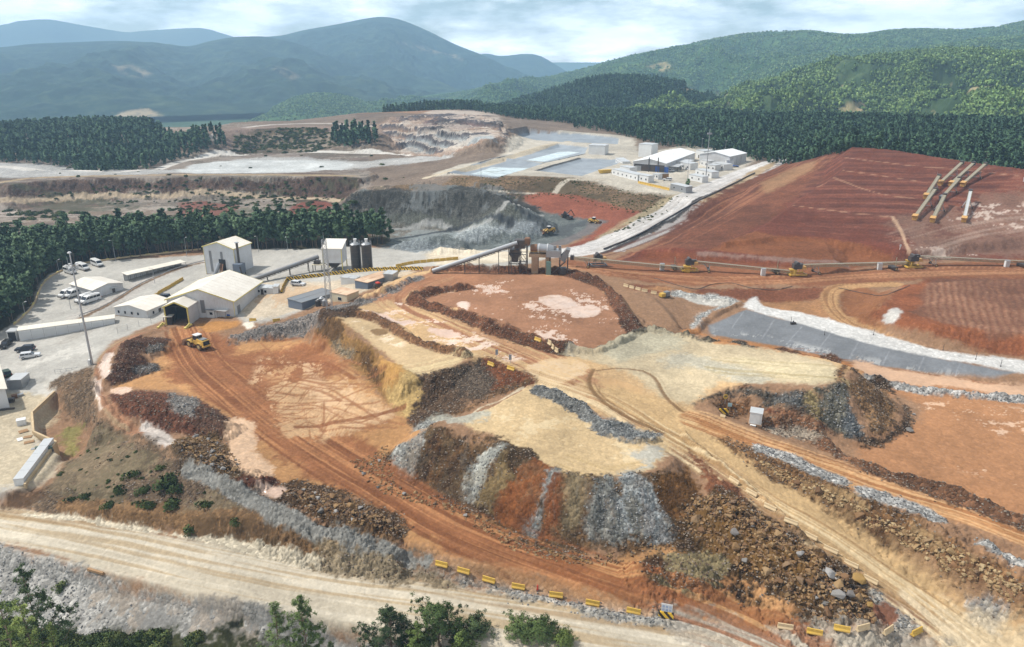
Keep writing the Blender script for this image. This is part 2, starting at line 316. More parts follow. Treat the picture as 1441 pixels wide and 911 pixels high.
def patch(pts, rgb, thr=.5, scale=.2, a=1., wet=0, rub=.1, o=0, soft=.15, stretch=(1, 1), rot=0., var=.05, rag=.6):
    """scattered puddles / stains inside an area"""
    if isinstance(pts, str): pts = [tuple(map(float, t.split(','))) for t in pts.split()]
    w = G(pts)[:, :2]; idx, d = sdf_poly(w, X, Y, 3); c, s_ = math.cos(rot), math.sin(rot)
    xx = (X[idx]*c+Y[idx]*s_)/stretch[0]; yy = (-X[idx]*s_+Y[idx]*c)/stretch[1]
    v = nz(xx, yy, scale, 20+o)+.25*n2[idx]
    k = a*sstep(thr-soft, thr+soft, v)*sstep(.8, -2.2, d+rag*n1[idx]); _mix(idx, k, rgb, rub, wet, var)
def furrow(pts, ang, period, rgb, a=.5, wig=.4, rel=0.):
    if isinstance(pts, str): pts = [tuple(map(float, t.split(','))) for t in pts.split()]
    w = G(pts)[:, :2]; idx, d = sdf_poly(w, X, Y, 1); x = X[idx]; y = Y[idx]
    q = (-x*math.sin(ang)+y*math.cos(ang))+wig*nz(x, y, .5, 9)
    v = .5+.5*np.sin(q*2*math.pi/period); k = a*v*sstep(1, -2, d)*np.clip(.7+.4*n1[idx], 0, 1); _mix(idx, k, rgb, None, 0, .08); Hh[idx] += rel*v*sstep(1, -2, d)
RED=(168,104,70); RED2=(150,88,58); ORG=(188,128,82); TAN=(208,172,128); CREAM=(202,187,160); YEL=(200,182,152); GREY=(150,150,148); DGREY=(104,104,102); DBR=(98,72,54); PINK=(222,188,168); HEAP=(136,73,57); HEAPO=(156,94,60); WHITE=(212,208,202); CONC=(184,180,172); OLIVE=(140,122,88)
# far land first
poly('-200,175 560,160 760,160 1700,140 1700,290 900,300 500,330 -200,330', (140,122,108), 3, 3, rub=.5)
patch('-200,200 520,200 520,300 -200,300', (170,160,150), .3, 1.2, .7, o=1, stretch=(3, 1))
patch('-200,200 520,200 520,300 -200,300', (112,86,76), .5, 1.5, .6, o=2, stretch=(3, 1))
patch('-200,185 520,185 520,330 -200,330', (168,158,146), .1, .35, .55, o=61, stretch=(2.5, 1), rub=.5); patch('-200,185 520,185 520,330 -200,330', (104,96,82), .6, .3, .6, o=62, stretch=(2, 1), rub=.7); patch('-200,270 520,280 520,330 -200,330', (190,178,166), .5, .3, .6, o=63, stretch=(3, 1)); patch('500,160 720,160 720,260 520,260', (120,100,86), .4, .3, .6, o=64, stretch=(2, 1))
poly('-200,222 100,236 240,240 330,225 420,222 510,228 620,212 640,220 520,236 330,240 200,246 0,250 -200,250', (176,174,170), 2, 2, rub=.5)
poly('270,232 340,226 440,226 500,232 430,242 330,244 250,243', (196,198,196), 2, 1, rub=.3)
line('-150,236 0,235 120,240 190,240 260,226 330,217 430,213 520,214 620,212 640,210', 4.5, (205,200,192), 1, .4)
line('300,193 330,182 380,176 460,174 520,178', 4, (190,182,174), 1, .4)
poly('300,188 330,180 470,178 470,200 420,214 330,212', (150,128,116), 2, 2, rub=.5)
poly('10,262 60,254 180,251 300,251 420,250 508,253 500,270 400,276 250,276 120,276 20,278', (104,80,68), 2, 2.5, rub=.8, var=.25)
patch('10,258 508,250 500,274 20,278', (88,92,66), .3, .4, .6, o=3)
line('0,257 60,250 200,247 350,246 500,248', 3, (176,154,124), 1, 1)
line('-50,290 0,284 100,278 250,274 300,272 400,279 480,283 540,268 600,262', 2.6, (184,164,140), .8, .5)
poly('250,285 330,288 320,305 270,310', (150,84,72), 1, 1.2, a=.8); poly('412,290 440,284 470,288 452,302 405,302', (150,84,72), .8, .6)
patch('-100,280 500,280 540,330 -100,330', (92,74,72), .2, .8, .6, o=4, stretch=(3,1))
# quarry hill
poly('330,190 400,180 470,182 475,206 430,214 380,216 330,212', (116,102,84), 1.5, 2, rub=.7, var=.25); patch('330,185 530,180 530,215 330,215', (160,146,132), .3, .3, .7, o=66)
poly('528,178 600,160 660,155 705,172 715,205 640,215 560,215', (170,142,124), 2, 1.5, rub=.6)
poly('575,190 690,188 690,206 570,210', (160,164,164), 1.2, 1.5, rub=.5, var=.2); poly('600,170 650,163 685,178 600,182', (146,118,112), 1, 1.5, rub=.6)
for q in ['545,186 600,184 660,186 700,192', '560,176 620,173 690,181', '550,212 600,210 650,208']: line(q, 1.4, (200,190,178), .5, .4)
qi, qd = sdf_poly(G([tuple(map(float, t.split(','))) for t in '530,180 600,158 660,153 706,168 720,200 640,214 560,214'.split()])[:, :2], X, Y, 2); qk = sstep(2, -4, qd)*np.clip((TFR[qi]-.55)*4, 0, 1); _mix(qi, qk, (100,94,96), .7, 0, .25); _mix(qi, sstep(2, -4, qd)*np.clip((.5-TFR[qi])*3, 0, 1)*.7, (196,184,172), .3, 0, .1)
# ponds area
poly('550,268 640,247 820,250 965,276 905,302 780,276 600,266', (140,114,88), 1.5, 1.5, rub=.8, var=.2)
patch('550,268 640,247 820,250 965,276 905,302 780,276 600,266', (96,84,62), .2, .25, .7, o=5)
poly('610,244 700,222 720,190 790,184 880,192 895,205 900,216 960,205 1060,215 1040,245 985,282 820,250 640,247', (192,184,170), 2, 1, rub=.3)
LIN=(158,166,174)
PONDS = [([(630,243),(674,228.4),(710,221),(765,230),(700,250.7)], [(663,245),(693,235.5),(749,237),(702,249)]), ([(688,224),(786,203),(827,208),(823,217),(767,229),(710,222)], [(741,225.6),(789.5,213.6),(817,214.5),(765,227.5)]), ([(754,240),(815.5,223),(875,224.7),(871,230),(819,247.7)], None), ([(711.5,195),(741,187),(823,189.4),(871,195),(869,205),(786,200.6)], None)]
for rim, wat in PONDS:
    poly(rim, LIN, .4, .05, rub=.05, var=.05, sm=1, lev=13.6)
    if wat: poly(wat, (200,214,212), .5, .1, rub=0, wet=1, sm=1, lev=11.6)
for q in ['630,243 700,250.7 765,230', '710,222 767,229 823,217', '754,240 819,247.7', '754,240 815.5,223', '710,221 674,228.4']: line(q, 1.0, (92,92,92), .3, .1, sm=1)
line('600,250 650,238 720,222 775,203 800,199', 3, (196,182,160), .6, .3)
line('780,273 800,253 860,254', 1.6, (190,180,164), .5, .2); line('690,268 780,274', 1.6, (190,180,164), .5, .2)
poly('735,276 800,273 908,299 870,312 838,346 790,355 830,330 838,318 800,308 750,292', (164,92,72), 1.2, .8, rub=.4)
# grey quarry
poly('470,290 520,266 620,267 700,272 760,300 830,308 842,320 800,338 720,352 640,362 540,362 530,330', (116,122,120), 2, 2, rub=.6, var=.15)
poly('478,290 505,271 540,265 640,266 700,270 735,283 758,302 700,308 600,312 520,310', (82,82,78), 1.2, 1.6, rub=.9, var=.3)
patch('500,268 740,270 740,300 560,300', (118,122,122), .7, .3, .7, o=6, stretch=(.5, 2)); patch('500,268 740,270 740,305 520,310', (66,62,56), .5, .4, .7, o=26, stretch=(.5, 2))
poly('482,300 560,310 640,318 560,334 530,332', (128,122,112), 1.5, 1.5, rub=.7)
patch('545,320 760,320 760,350 560,362', (150,158,158), .4, .4, .7, o=7); patch('700,300 830,308 830,335 690,345', (86,90,94), .3, .5, .7, o=8)
poly('640,322 692,314 704,325 664,338 640,335', (164,170,170), .8, 1., rub=.6); poly('700,318 740,312 756,322 720,330', (150,156,158), .8, 1., rub=.6); poly('548,345 600,338 645,348 600,360 552,360', (134,140,142), 1, 1.2, rub=.6); poly('530,300 640,303 735,300 700,312 600,318 540,312', (104,106,98), 1.2, 1.5, rub=.7); line('560,322 620,316 690,309 760,304', 1.4, (160,160,156), .5, .5)
line('560,336 640,322 720,312', 1.6, (78,82,86), .6, .4)
line('745,352 800,338 832,322 838,312', 3, (128,122,120), 1, .6)
# white haul road and its verge
poly('830,345 880,318 960,280 1000,262 960,272 905,300 850,330', (176,160,130), 1, 1, rub=.5)
line('700,362 770,357 830,351 880,331 960,285 1020,255 1075,233 1120,221', 6.6, (208,204,200), .8, .4)
streak('770,357 830,351 880,331 960,285 1020,255 1075,233', 6, (186,180,174), 1., .3)
line('850,356 900,334 970,293 1030,262 1060,247', 1.6, (84,80,78), .4, .3); line('870,354 985,290 1050,254 1100,232', 2.2, (176,170,166), .5, .8)
poly('985,285 1010,270 1062,238 1100,224 1070,245 1010,280', (188,164,134), .8, .6)
# heap leach pad
poly('860,366 905,350 960,318 1060,252 1125,224 1196,205 1700,250 1700,372 1441,368 1260,368 1180,378 900,378', HEAP, 1.5, .8, rub=.35, var=.12)
poly('905,352 960,318 1060,250 1125,224 1165,212 1192,210 1150,255 1062,318 1018,344 950,352', (142,86,64), 1.5, 1.5, rub=.4, var=.2)
streak('890,358 980,318 1070,262 1140,228 1190,208', 14, (120,70,58), .5, .1, .75, -.1, 2, 3, lo=.01); streak('890,358 980,318 1070,262 1140,228 1190,208', 14, (182,122,92), .6, .5, .6, 0, 3, 3, lo=.01)
poly('1075,258 1120,236 1150,225 1140,240 1100,262 1080,272', (176,134,100), 1.5, 1., a=.8)
poly('1000,352 1020,341 1061,326 1090,332 1163,336 1240,350 1256,367 1180,374 1088,361', HEAPO, .8, .5, rub=.3, var=.14)
poly('905,360 949,352 1000,358 1088,366 1150,376 1060,381 900,378', (146,82,56), .8, .7, rub=.3)
line('985,356 1050,361 1120,367 1190,375', 1.2, (156,122,112), .6, .6)
furrow('1040,330 1105,296 1196,208 1290,218 1440,240 1440,262 1330,300 1262,345 1163,333', R(-18), 3.6, (160,106,90), .7, .35)
furrow('1040,330 1105,296 1196,208 1290,218 1440,240 1262,345 1163,333', R(-18), 9.3, (100,54,48), .7, .6)
for q in ['1186,222 1260,231 1345,238 1441,249', '1150,262 1230,271 1290,280', '1115,290 1190,299 1258,306', '1186,240 1300,256']: line(q, .35, (190,146,122), .3, .15, .8)
poly('1258,306 1300,290 1441,262 1700,290 1700,366 1441,362 1285,362 1270,330', (146,108,94), 3, 3, rub=.3, var=.12)
patch('1262,306 1441,255 1600,280 1600,368 1285,364', (206,184,170), .75, .22, .85, o=9, wet=.6, stretch=(2, 1)); patch('1262,306 1441,262 1600,280 1600,368 1285,364', (128,74,62), .3, .5, .6, o=10, stretch=(2, 1))
streak('1290,340 1360,322 1441,310 1560,300', 12, (176,150,136), .6, .4, .6, 0, 4, 4); line('1256,306 1268,325 1279,356', .7, (196,160,134), .3, .2)
# conveyor bench and lower ground
poly('780,370 860,366 1180,374 1441,364 1700,364 1700,396 1441,392 1300,393 1190,404 1100,402 960,402 880,392', (160,102,72), 1, 1, rub=.3)
streak('800,376 950,392 1100,394 1250,385 1441,380 1600,378', 5, (190,136,100), 1, .1, .8, 0, 5)
poly('880,398 960,404 1100,404 1180,404 1170,420 1060,425 960,412 890,408', (140,84,60), .8, 1, rub=.4)
poly('905,405 960,404 1060,424 1170,420 1235,450 1230,475 1100,452 1050,428 960,410', (176,128,90), 1.2, 1, rub=.3)
poly('1180,440 1192,398 1262,404 1235,440 1225,462', (160,104,70), 1, 1, rub=.3)
line('1262,400 1180,404 1168,425 1185,448 1228,470 1290,488', 2.6, (196,152,108), .6, .4); streak('1262,400 1180,404 1168,425 1185,448 1228,470 1290,488', 2.6, (160,112,76), 1.5, .2)
poly('1228,440 1245,428 1262,406 1300,394 1441,392 1700,396 1700,540 1441,502 1340,478 1262,462', (158,92,60), .8, .5, rub=.35, var=.16)
poly('1290,440 1300,404 1320,395 1441,393 1700,398 1700,490 1441,474 1370,464', (144,96,76), .8, .8, rub=.3); furrow('1296,448 1302,398 1441,393 1700,398 1700,490 1441,474 1370,464', R(65), 1.9, (184,138,112), .55, .5, .15)
poly('1243,450 1258,455 1268,440 1264,432 1252,438', (196,192,186), .4, .4)
# lined pond strip
poly('1046,432 1062,418 1075,430 1130,440 1210,462 1330,494 1441,508 1700,560 1700,580 1441,524 1330,507 1240,490 1160,468 1090,447', (206,204,200), .5, .4, rub=.3)
poly('996,458 1050,436 1090,448 1160,467 1240,489 1330,506 1428,524 1400,532 1300,524 1200,510 1100,488 1000,470', (134,137,141), .4, .15, rub=.1, var=.08, sm=1)
for a_, b_ in [((1046,440),(1030,462)), ((1090,450),(1072,478)), ((1128,461),(1106,486)), ((1168,471),(1148,498)), ((1208,482),(1195,507)), ((1252,494),(1242,514)), ((1300,504),(1292,523)), ((1350,512),(1345,528))]: line([a_, b_], (.12), (158,160,164), .1, .1, a=.7, sm=1)
patch('1000,458 1100,476 1200,502 1330,520 1400,528 1400,534 1300,526 1200,512 1100,490 1000,472', (186,186,184), .5, .05, .7, o=30, stretch=(1,1))
poly('942,410 1000,414 1045,424 1000,440 985,458 970,462 978,444 1010,430 985,424 945,416', (172,172,168), .6, .6, rub=.9)
poly('960,414 1012,420 1030,428 1000,432 970,424', (190,186,178), .5, .5, rub=.4)
poly('960,464 985,462 1000,474 1100,492 1200,514 1300,530 1441,548 1700,585 1700,640 1441,560 1260,540 1200,520 1000,486', (196,134,84), .8, .6, rub=.2)
streak('985,472 1100,494 1200,515 1300,532 1441,552', 3.6, (166,104,66), 1.4, .2)
# right floor
poly('1190,520 1260,528 1441,553 1700,600 1700,830 1441,735 1320,692 1230,660 1205,630 1290,590 1270,560', (188,134,96), 1.2, .8, rub=.2, var=.08)
poly('1205,512 1260,522 1441,545 1700,590 1700,612 1441,562 1340,548 1240,532', (218,176,146), .7, .8, rub=.1, wet=.3)
line('1228,530 1260,543 1300,549 1370,556 1441,562 1550,572', 1.3, (168,166,162), .4, .5, rub=1)
patch('1280,560 1441,572 1600,600 1600,740 1441,690 1300,650 1270,620', (226,186,156), .95, .13, .9, o=11, wet=.7, stretch=(2,1)); patch('1280,560 1600,600 1600,740 1230,650', (150,92,60), .6, .5, .45, o=12)
# upper terrace
poly('452,440 492,461 555,510 580,531 660,506 722,522 754,537 900,612 990,640 1010,600 975,570 1060,540 1180,540 1204,522 1130,502 1000,481 915,465 880,430 850,400 787,381 675,376 600,380 540,402 500,428', (206,170,128), .8, .5, rub=.2)
poly('500,430 545,405 600,383 680,379 740,381 790,385 830,396 860,410 880,440 895,465 840,486 800,492 700,462 640,436 600,428 590,415 640,405', (178,124,94), .8, .6, rub=.2)
poly('600,428 583,420 600,412 660,404 720,385 800,390 850,410 872,436 890,462 840,484 800,490 725,470 650,443', (176,126,98), .6, .6, rub=.15)
streak('610,392 580,402 560,420 580,436 640,460 720,492 800,530 880,580', 7, (190,140,106), .9, .1, .8, -.03, 6); streak('600,400 570,415 575,432 640,460 720,492 800,530', 6, (168,110,82), 1.3, .5, .8, -.05, 7)
patch('520,432 560,420 600,440 680,470 740,505 700,510 600,480', (232,204,184), .7, .12, .95, o=13, wet=.9, stretch=(2,1))
poly('510,436 545,444 560,452 575,450 590,456 572,458 548,456', PINK, .3, .5, wet=.9, rub=0); poly('605,462 640,464 655,475 630,476 602,468', PINK, .3, .5, wet=.9, rub=0)
patch('600,412 720,385 850,405 885,455 800,488 650,443', (226,194,174), 1.25, .1, .95, o=14, wet=.9)
poly('760,419 790,416 806,425 804,432 785,434 765,428', (228,196,176), .3, .4, wet=1, rub=0); poly('800,436 828,430 845,434 835,443 812,445', (228,196,176), .3, .4, wet=1, rub=0); poly('640,428 655,424 665,432 650,437', (228,196,176), .3, .4, wet=1, rub=0)
for q in ['660,405 630,408 596,414 582,422 600,431 650,446 687,461 725,473 760,483 798,493', '900,463 885,446 872,427 855,406 825,391 787,383 737,382 675,379 610,381']: line(q, 2.2, (120,78,58), .5, .6, rub=.9, var=.3)
line('492,441 519,444 550,458 580,477 616,490 655,499', 1.8, (136,96,68), .5, .5, rub=.8)
line('804,496 830,494 850,490 880,476 900,466 915,465 954,472 996,481 1038,484 1054,488', 1.8, (92,86,74), .4, .6, rub=1., var=.3); line('806,496 830,494 848,491', 1.6, (120,124,124), .4, .4, rub=1)
poly('1094,492 1112,494 1126,499 1122,503 1098,499', (112,72,48), .3, .3, rub=.8); poly('1158,502 1178,506 1180,512 1162,510', (122,80,54), .3, .4, rub=.8)
# bench beside the cut, yellow
poly('474,446 492,447 520,452 548,466 580,482 618,494 652,500 648,512 610,526 580,530 567,522 555,508 536,495 514,478 492,460', (206,178,140), .5, .5, rub=.15, var=.08)
patch('474,446 520,452 580,482 560,500 500,460', (234,212,184), .7, .12, .9, o=15, wet=.6); poly('522,464 540,462 548,468 535,473 524,470', (160,128,92), .3, .3)
streak('560,525 610,515 655,503', 4, (226,204,160), 1.5, .0, .6, 0, 8)
# pool at the fork
poly('752,512 775,504 805,506 828,514 822,524 800,534 778,541 762,534 745,524', (222,186,140), .5, .5, wet=.9, rub=0, var=.03); poly('806,546 826,542 836,548 822,556 810,552', (216,176,130), .4, .4, wet=.7, rub=0); poly('852,536 880,540 905,552 890,558 868,550 850,544', (212,170,122), .4, .5, wet=.3, rub=0); poly('930,572 965,580 985,588 1000,598 975,596 940,584', (220,178,136), .4, .5, wet=.4, rub=0)
# third dump: top and face
poly('800,500 850,490 915,466 1000,482 1096,496 1168,510 1180,540 1100,545 1024,542 975,568 930,560 880,520', (198,180,150), 1, .8, rub=.2)
poly('860,492 915,468 960,478 950,490 900,500 870,505', (184,178,156), 1.2, 1.0, a=.8); poly('930,505 990,500 1060,520 1100,540 1040,545 1000,530', (188,184,168), 1.2, 1.2, a=.7); poly('1000,500 1100,508 1168,518 1170,536 1100,538 1060,520', (210,194,160), 1.2, 1., a=.8)
patch('880,490 960,495 980,530 900,520', (226,200,160), .8, .12, .8, o=16); streak('1020,515 1100,522 1178,528', 5, (178,160,118), 1.3, .2, .6, 0, 9)
poly('1185,514 1204,522 1182,544 1176,530', (124,88,58), .4, .5, rub=.8)
poly('977,569 996,560 1024,543 1057,541 1096,545 1137,552 1160,575 1150,592 1096,578 1060,566 1020,560', (84,78,70), .5, .6, rub=1., var=.35)
poly('1024,545 1044,540 1060,542 1055,552 1035,552', (100,62,40), .4, .5, rub=.8); poly('1012,556 1060,552 1062,580 1040,588 1012,580', (118,82,54), .6, .8, rub=.9, var=.3); poly('1062,566 1096,576 1150,594 1190,612 1160,606 1100,596 1060,586', (128,74,52), .5, .8, rub=1, var=.3)
poly('1070,546 1130,552 1136,572 1110,575 1080,562', (92,92,90), .6, .6, rub=1, var=.4)
poly('1132,556 1150,549 1160,580 1152,592 1136,580', (140,124,88), .6, .6, rub=.9)
poly('1150,550 1182,540 1196,540 1205,580 1222,624 1190,614 1160,596', (108,104,92), .6, .8, rub=1., var=.3); poly('1192,545 1204,523 1240,540 1266,570 1262,608 1236,622 1210,590', (128,98,70), .6, .8, rub=1., var=.3)
poly('1190,560 1208,585 1222,622 1200,618 1182,590', (88,92,94), .6, .6, rub=1., var=.4); line('1204,523 1235,540 1258,556 1276,580 1272,600 1240,620 1215,623', 1.2, (92,72,56), .5, .9, rub=1, var=.4)
# way between, turning loop
poly('830,545 900,595 1000,655 1100,725 1250,830 1320,880 1300,905 1441,911 1600,960 1441,870 1330,810 1240,745 1130,680 1040,625 1000,605 960,575 900,555', (204,170,126), 1.5, .6, rub=.2)
streak('750,530 850,565 920,608 1000,655 1080,706 1160,760 1240,815 1310,862 1380,915', 4.2, (226,202,164), 1.4, -.1, .8, 0, 10); streak('750,530 850,565 920,608 1000,655 1080,706 1160,760 1240,815 1310,862 1380,915', 4.5, (176,138,96), 2, .5, .7, -.05, 11)
for q, w_ in [('838,522 870,518 905,522 925,535 935,555 950,570 985,590', 1.2), ('838,522 832,540 845,560 880,585 930,608', 1.5), ('845,545 850,560 890,590', .8)]: streak(q, w_, (140,104,70), 2.5, -.1, .85, -.06, 12)
# second way on the right
poly('975,585 1060,612 1150,645 1250,682 1350,710 1441,742 1700,830 1700,870 1441,770 1330,730 1230,700 1120,660 1040,625 990,605', (202,146,98), .8, .5, rub=.2)
streak('985,592 1060,622 1150,652 1250,688 1350,715 1441,750 1560,800', 4.6, (176,116,72), 1.5, .2, .8, -.05, 13); streak('985,592 1060,622 1150,652 1250,688 1350,715 1441,750', 4.6, (222,176,130), 1.8, .5, .7, 0, 14)
line('1060,600 1130,604 1180,641 1240,666 1320,692 1441,737 1550,780', 1.7, (136,96,72), .5, .6, rub=1, var=.3); poly('1085,600 1130,606 1160,614 1140,622 1090,612', (164,150,134), .5, .8, rub=.9)
# rock bank
poly('1010,620 1060,632 1140,665 1230,705 1330,745 1441,800 1600,870 1600,930 1441,855 1380,835 1300,790 1210,735 1130,690 1060,655', (142,104,70), .8, .8, rub=1., var=.3)
patch('1060,645 1200,695 1330,750 1441,805 1441,850 1300,785 1130,690', (182,152,112), .4, .12, .8, o=17); patch('1060,645 1441,805 1441,850 1130,690', (104,66,44), .5, .2, .8, o=18)
for q in ['1072,632 1110,645 1140,660 1180,676', '1215,692 1250,702 1290,716 1318,730', '1385,766 1420,784 1470,806']: line(q, 1.5, (170,168,164), .4, .5, rub=1)
poly('1365,842 1400,848 1412,860 1390,866 1370,856', (156,158,160), .5, .6, rub=1); poly('1300,860 1370,870 1420,900 1441,930 1330,930 1320,890', (216,196,164), 1, 1, a=.7)
# gully and its walls
poly('580,531 611,526 650,510 690,506 705,530 690,560 640,585 600,605 575,600 570,560', (108,84,66), .6, .8, rub=.9, var=.25)
poly('640,520 684,506 700,535 690,556 660,565', (100,86,74), 1, 1, rub=1., var=.3); poly('684,505 722,521 752,536 730,545 690,562 700,535', (142,84,54), .7, .8, rub=.7, var=.25)
poly('740,538 700,560 660,580 620,592 650,574 690,553', (124,92,64), .5, .6, rub=.9); line('735,547 700,566 670,578 640,588', .4, (196,180,156), .2, .2)
# cut face beside the pit
poly('448,446 474,446 514,480 567,524 582,532 578,560 562,592 544,566 519,541 494,516 467,497 445,476', (158,118,70), .5, .6, rub=.5, var=.2)
poly('448,446 470,446 490,462 480,480 460,480 446,470', (116,86,56), .6, .8, rub=.6); poly('490,462 520,486 545,504 530,520 505,500 490,485', (150,112,62), .6, .8); poly('468,478 492,480 500,498 485,506 466,494', (138,126,106), .6, .8, rub=1)
poly('540,502 570,528 582,534 576,566 562,590 548,562', (196,164,108), .5, .8, rub=.4); poly('536,498 556,512 560,530 545,540 530,522', (196,148,84), .5, .7); poly('510,490 524,500 538,530 520,535 505,512', (112,82,52), .4, .7, rub=.7)
# second dump top and face
poly('611,590 650,587 691,574 735,549 757,545 815,571 851,603 885,622 930,616 945,632 938,650 912,667 869,671 832,674 785,667 752,645 709,627 691,611 654,604', (206,178,138), .6, .5, rub=.2, var=.08)
patch('650,590 740,552 850,605 930,640 870,665 780,660 700,620', (216,194,158), .3, .35, .7, o=19); poly('600,592 650,586 700,582 680,594 655,601 620,598', (172,172,160), .6, .8, a=.8); poly('880,640 935,628 940,648 915,664 868,668 900,655', (172,174,168), .6, .8, a=.75)
streak('800,650 850,668 900,662', 3, (188,160,108), 1.5, .1, .6, 0, 15)
line('757,547 790,560 815,571 851,603', 1.4, (134,134,130), .4, .6, rub=.9, var=.3); poly('835,585 860,590 900,605 928,610 924,620 890,622 860,610', (134,136,134), .5, .6, rub=.9, var=.3)
face = [('590,598 614,595 691,611 752,645 785,667 869,671 941,653 1000,700 985,740 956,770 890,782 811,788 731,770 690,745 650,718 600,700 540,690 525,670', (104,80,56), .9),
 ('614,594 585,602 560,624 538,653 542,680 567,687 585,653 600,624', (156,156,150), 1.), ('618,598 654,602 629,620 614,653 600,680 570,690 592,640', (82,60,44), 1.), ('658,605 691,609 665,627 643,660 629,690 600,682 618,649', (122,88,56), .9), ('640,604 690,610 668,622 640,640 625,640', (88,64,46), .9), ('640,640 655,632 645,665 628,690 612,684', (92,68,48), .9),
 ('676,627 709,627 694,653 672,703 651,696 654,664', (152,152,144), .9), ('709,635 752,645 727,671 702,712 687,722 672,706', (132,110,76), .8), ('715,630 752,645 738,662 722,668', (88,68,48), .9),
 ('742,653 771,656 767,689 745,745 702,730 716,689', (150,88,46), .6), ('774,667 763,700 749,740 760,748 767,711 782,667', (146,150,148), .9), ('785,671 796,689 789,733 796,765 763,752 767,704', (146,84,46), .6), ('796,674 832,678 825,711 811,760 792,748', (142,124,96), .8),
 ('840,678 869,674 887,774 840,775 814,764 825,718', (128,128,122), 1.), ('869,671 912,671 956,750 941,770 887,777', (142,146,146), 1.), ('880,690 895,690 915,765 892,772', (120,118,110), 1.), ('912,668 945,655 967,645 1000,707 985,738 956,748', (120,82,44), .7), ('967,640 994,651 1050,704 1050,728 1005,710', (142,90,64), .8)]
for q, c, rb in face: poly(q, c, .42, .75, rub=rb*.85, var=.22)
fp_ = '590,600 614,596 691,612 752,646 785,668 869,672 941,655 1000,702 985,738 956,766 890,776 811,782 731,764 690,740 650,714 600,696 540,686'
patch(fp_, (150,144,134), .95, .05, .25, o=51, rub=.6, stretch=(1, 3)); patch(fp_, (84,62,46), .9, .06, .3, o=52, rub=.6, stretch=(1, 3.5)); patch(fp_, (146,98,60), .95, .05, .2, o=53, rub=.5, stretch=(1, 3)); patch(fp_, (128,112,88), .9, .03, .25, o=54, rub=.6, stretch=(1.4, 1))
line('531,678 560,692 603,700 658,720 694,747 731,766 767,780 811,787 858,782 941,770', 1.1, (104,80,56), .5, 1.0, rub=1., var=.4); poly('765,772 811,783 850,778 850,792 800,795 770,786', (150,122,60), .5, .8, rub=1); poly('500,645 545,625 560,628 535,660 545,690 500,665', (104,82,58), .5, 1.2, rub=1., var=.4)
# pit floor
poly('232,462 280,460 330,480 400,476 448,476 494,516 519,541 562,592 600,605 520,640 500,650 560,695 650,722 731,768 811,788 960,770 1020,810 1120,850 1100,880 1000,880 900,850 800,825 700,795 620,775 560,745 520,700 440,690 380,690 335,660 345,620 320,585 240,550 160,550 150,520 200,505 240,490', (198,146,98), .8, .8, rub=.2)
poly('240,462 285,462 330,476 330,500 420,480 445,480 490,515 430,540 480,560 545,580 520,600 470,610 540,650 600,700 700,760 820,800 950,850 1050,890 1180,930 1060,940 940,880 800,825 690,792 610,755 560,715 480,680 410,640 350,590 260,545 220,530 235,490', (174,112,74), 1.2, 1.2, rub=.25)
streak('262,466 285,510 330,550 400,605 480,655 560,700 620,735 700,770 800,805 900,838 980,865 1060,897 1130,930', 6.5, (148,90,56), 1.1, .1, .85, -.06, 16); streak('262,466 285,510 330,550 400,605 480,655 560,700 620,735 700,770 800,805 900,838 980,865', 6.5, (204,142,96), 1.6, .6, .7, 0, 17)
poly('400,540 480,535 520,560 545,585 500,600 440,612 405,600 390,570', (216,174,130), .8, 1.2, a=.85, wet=.3)
patch('360,500 440,500 500,530 550,585 460,615 390,590 350,545', (222,182,142), .35, .07, .8, o=21, wet=.4, stretch=(2.5, 1), rot=R(-60)); patch('340,485 440,480 480,520 380,540', (212,166,122), .5, .07, .7, o=22, stretch=(3, 1), rot=R(-75))
g_t = np.random.default_rng(77)
for i in range(120):
    cx_, cy_ = g_t.uniform(330, 545), g_t.uniform(488, 605)
    if cy_ > 620-.55*max(0, 420-cx_)*.6 or cx_ > 455+(cy_-480)*.9: continue
    an = g_t.normal(-.15, .35) if g_t.random() < .75 else g_t.uniform(0, 3.1); L_ = g_t.uniform(18, 60); bx = g_t.normal(0, 5); dx_, dy_ = L_*math.cos(an), L_*math.sin(an)*.45
    streak([(cx_-dx_, cy_-dy_), (cx_+bx*.3, cy_+bx), (cx_+dx_, cy_+dy_)], g_t.uniform(.25, .6), (172,114,78), 2.6, -.5, .7, -.05, 30+i, .3, 3)
for q in ['262,480 300,500 360,512 440,508 500,530', '285,478 340,474 420,474', '420,600 500,588 565,572']: streak(q, 1.3, (158,96,62), 2.2, -.2, .8, -.05, 40, .4)
poly('275,455 330,452 345,450 330,462 290,468', (196,138,78), .6, .6); patch('350,470 440,470 440,485 350,485', (230,192,160), .4, .08, .9, o=23, wet=.6, stretch=(3,1))
poly('1000,800 1060,815 1110,845 1090,880 1020,862 990,830', (204,152,104), .8, .8); streak('1020,850 1050,830 1070,815', 4, (176,118,76), 1.2, .2, .7, 0, 18)
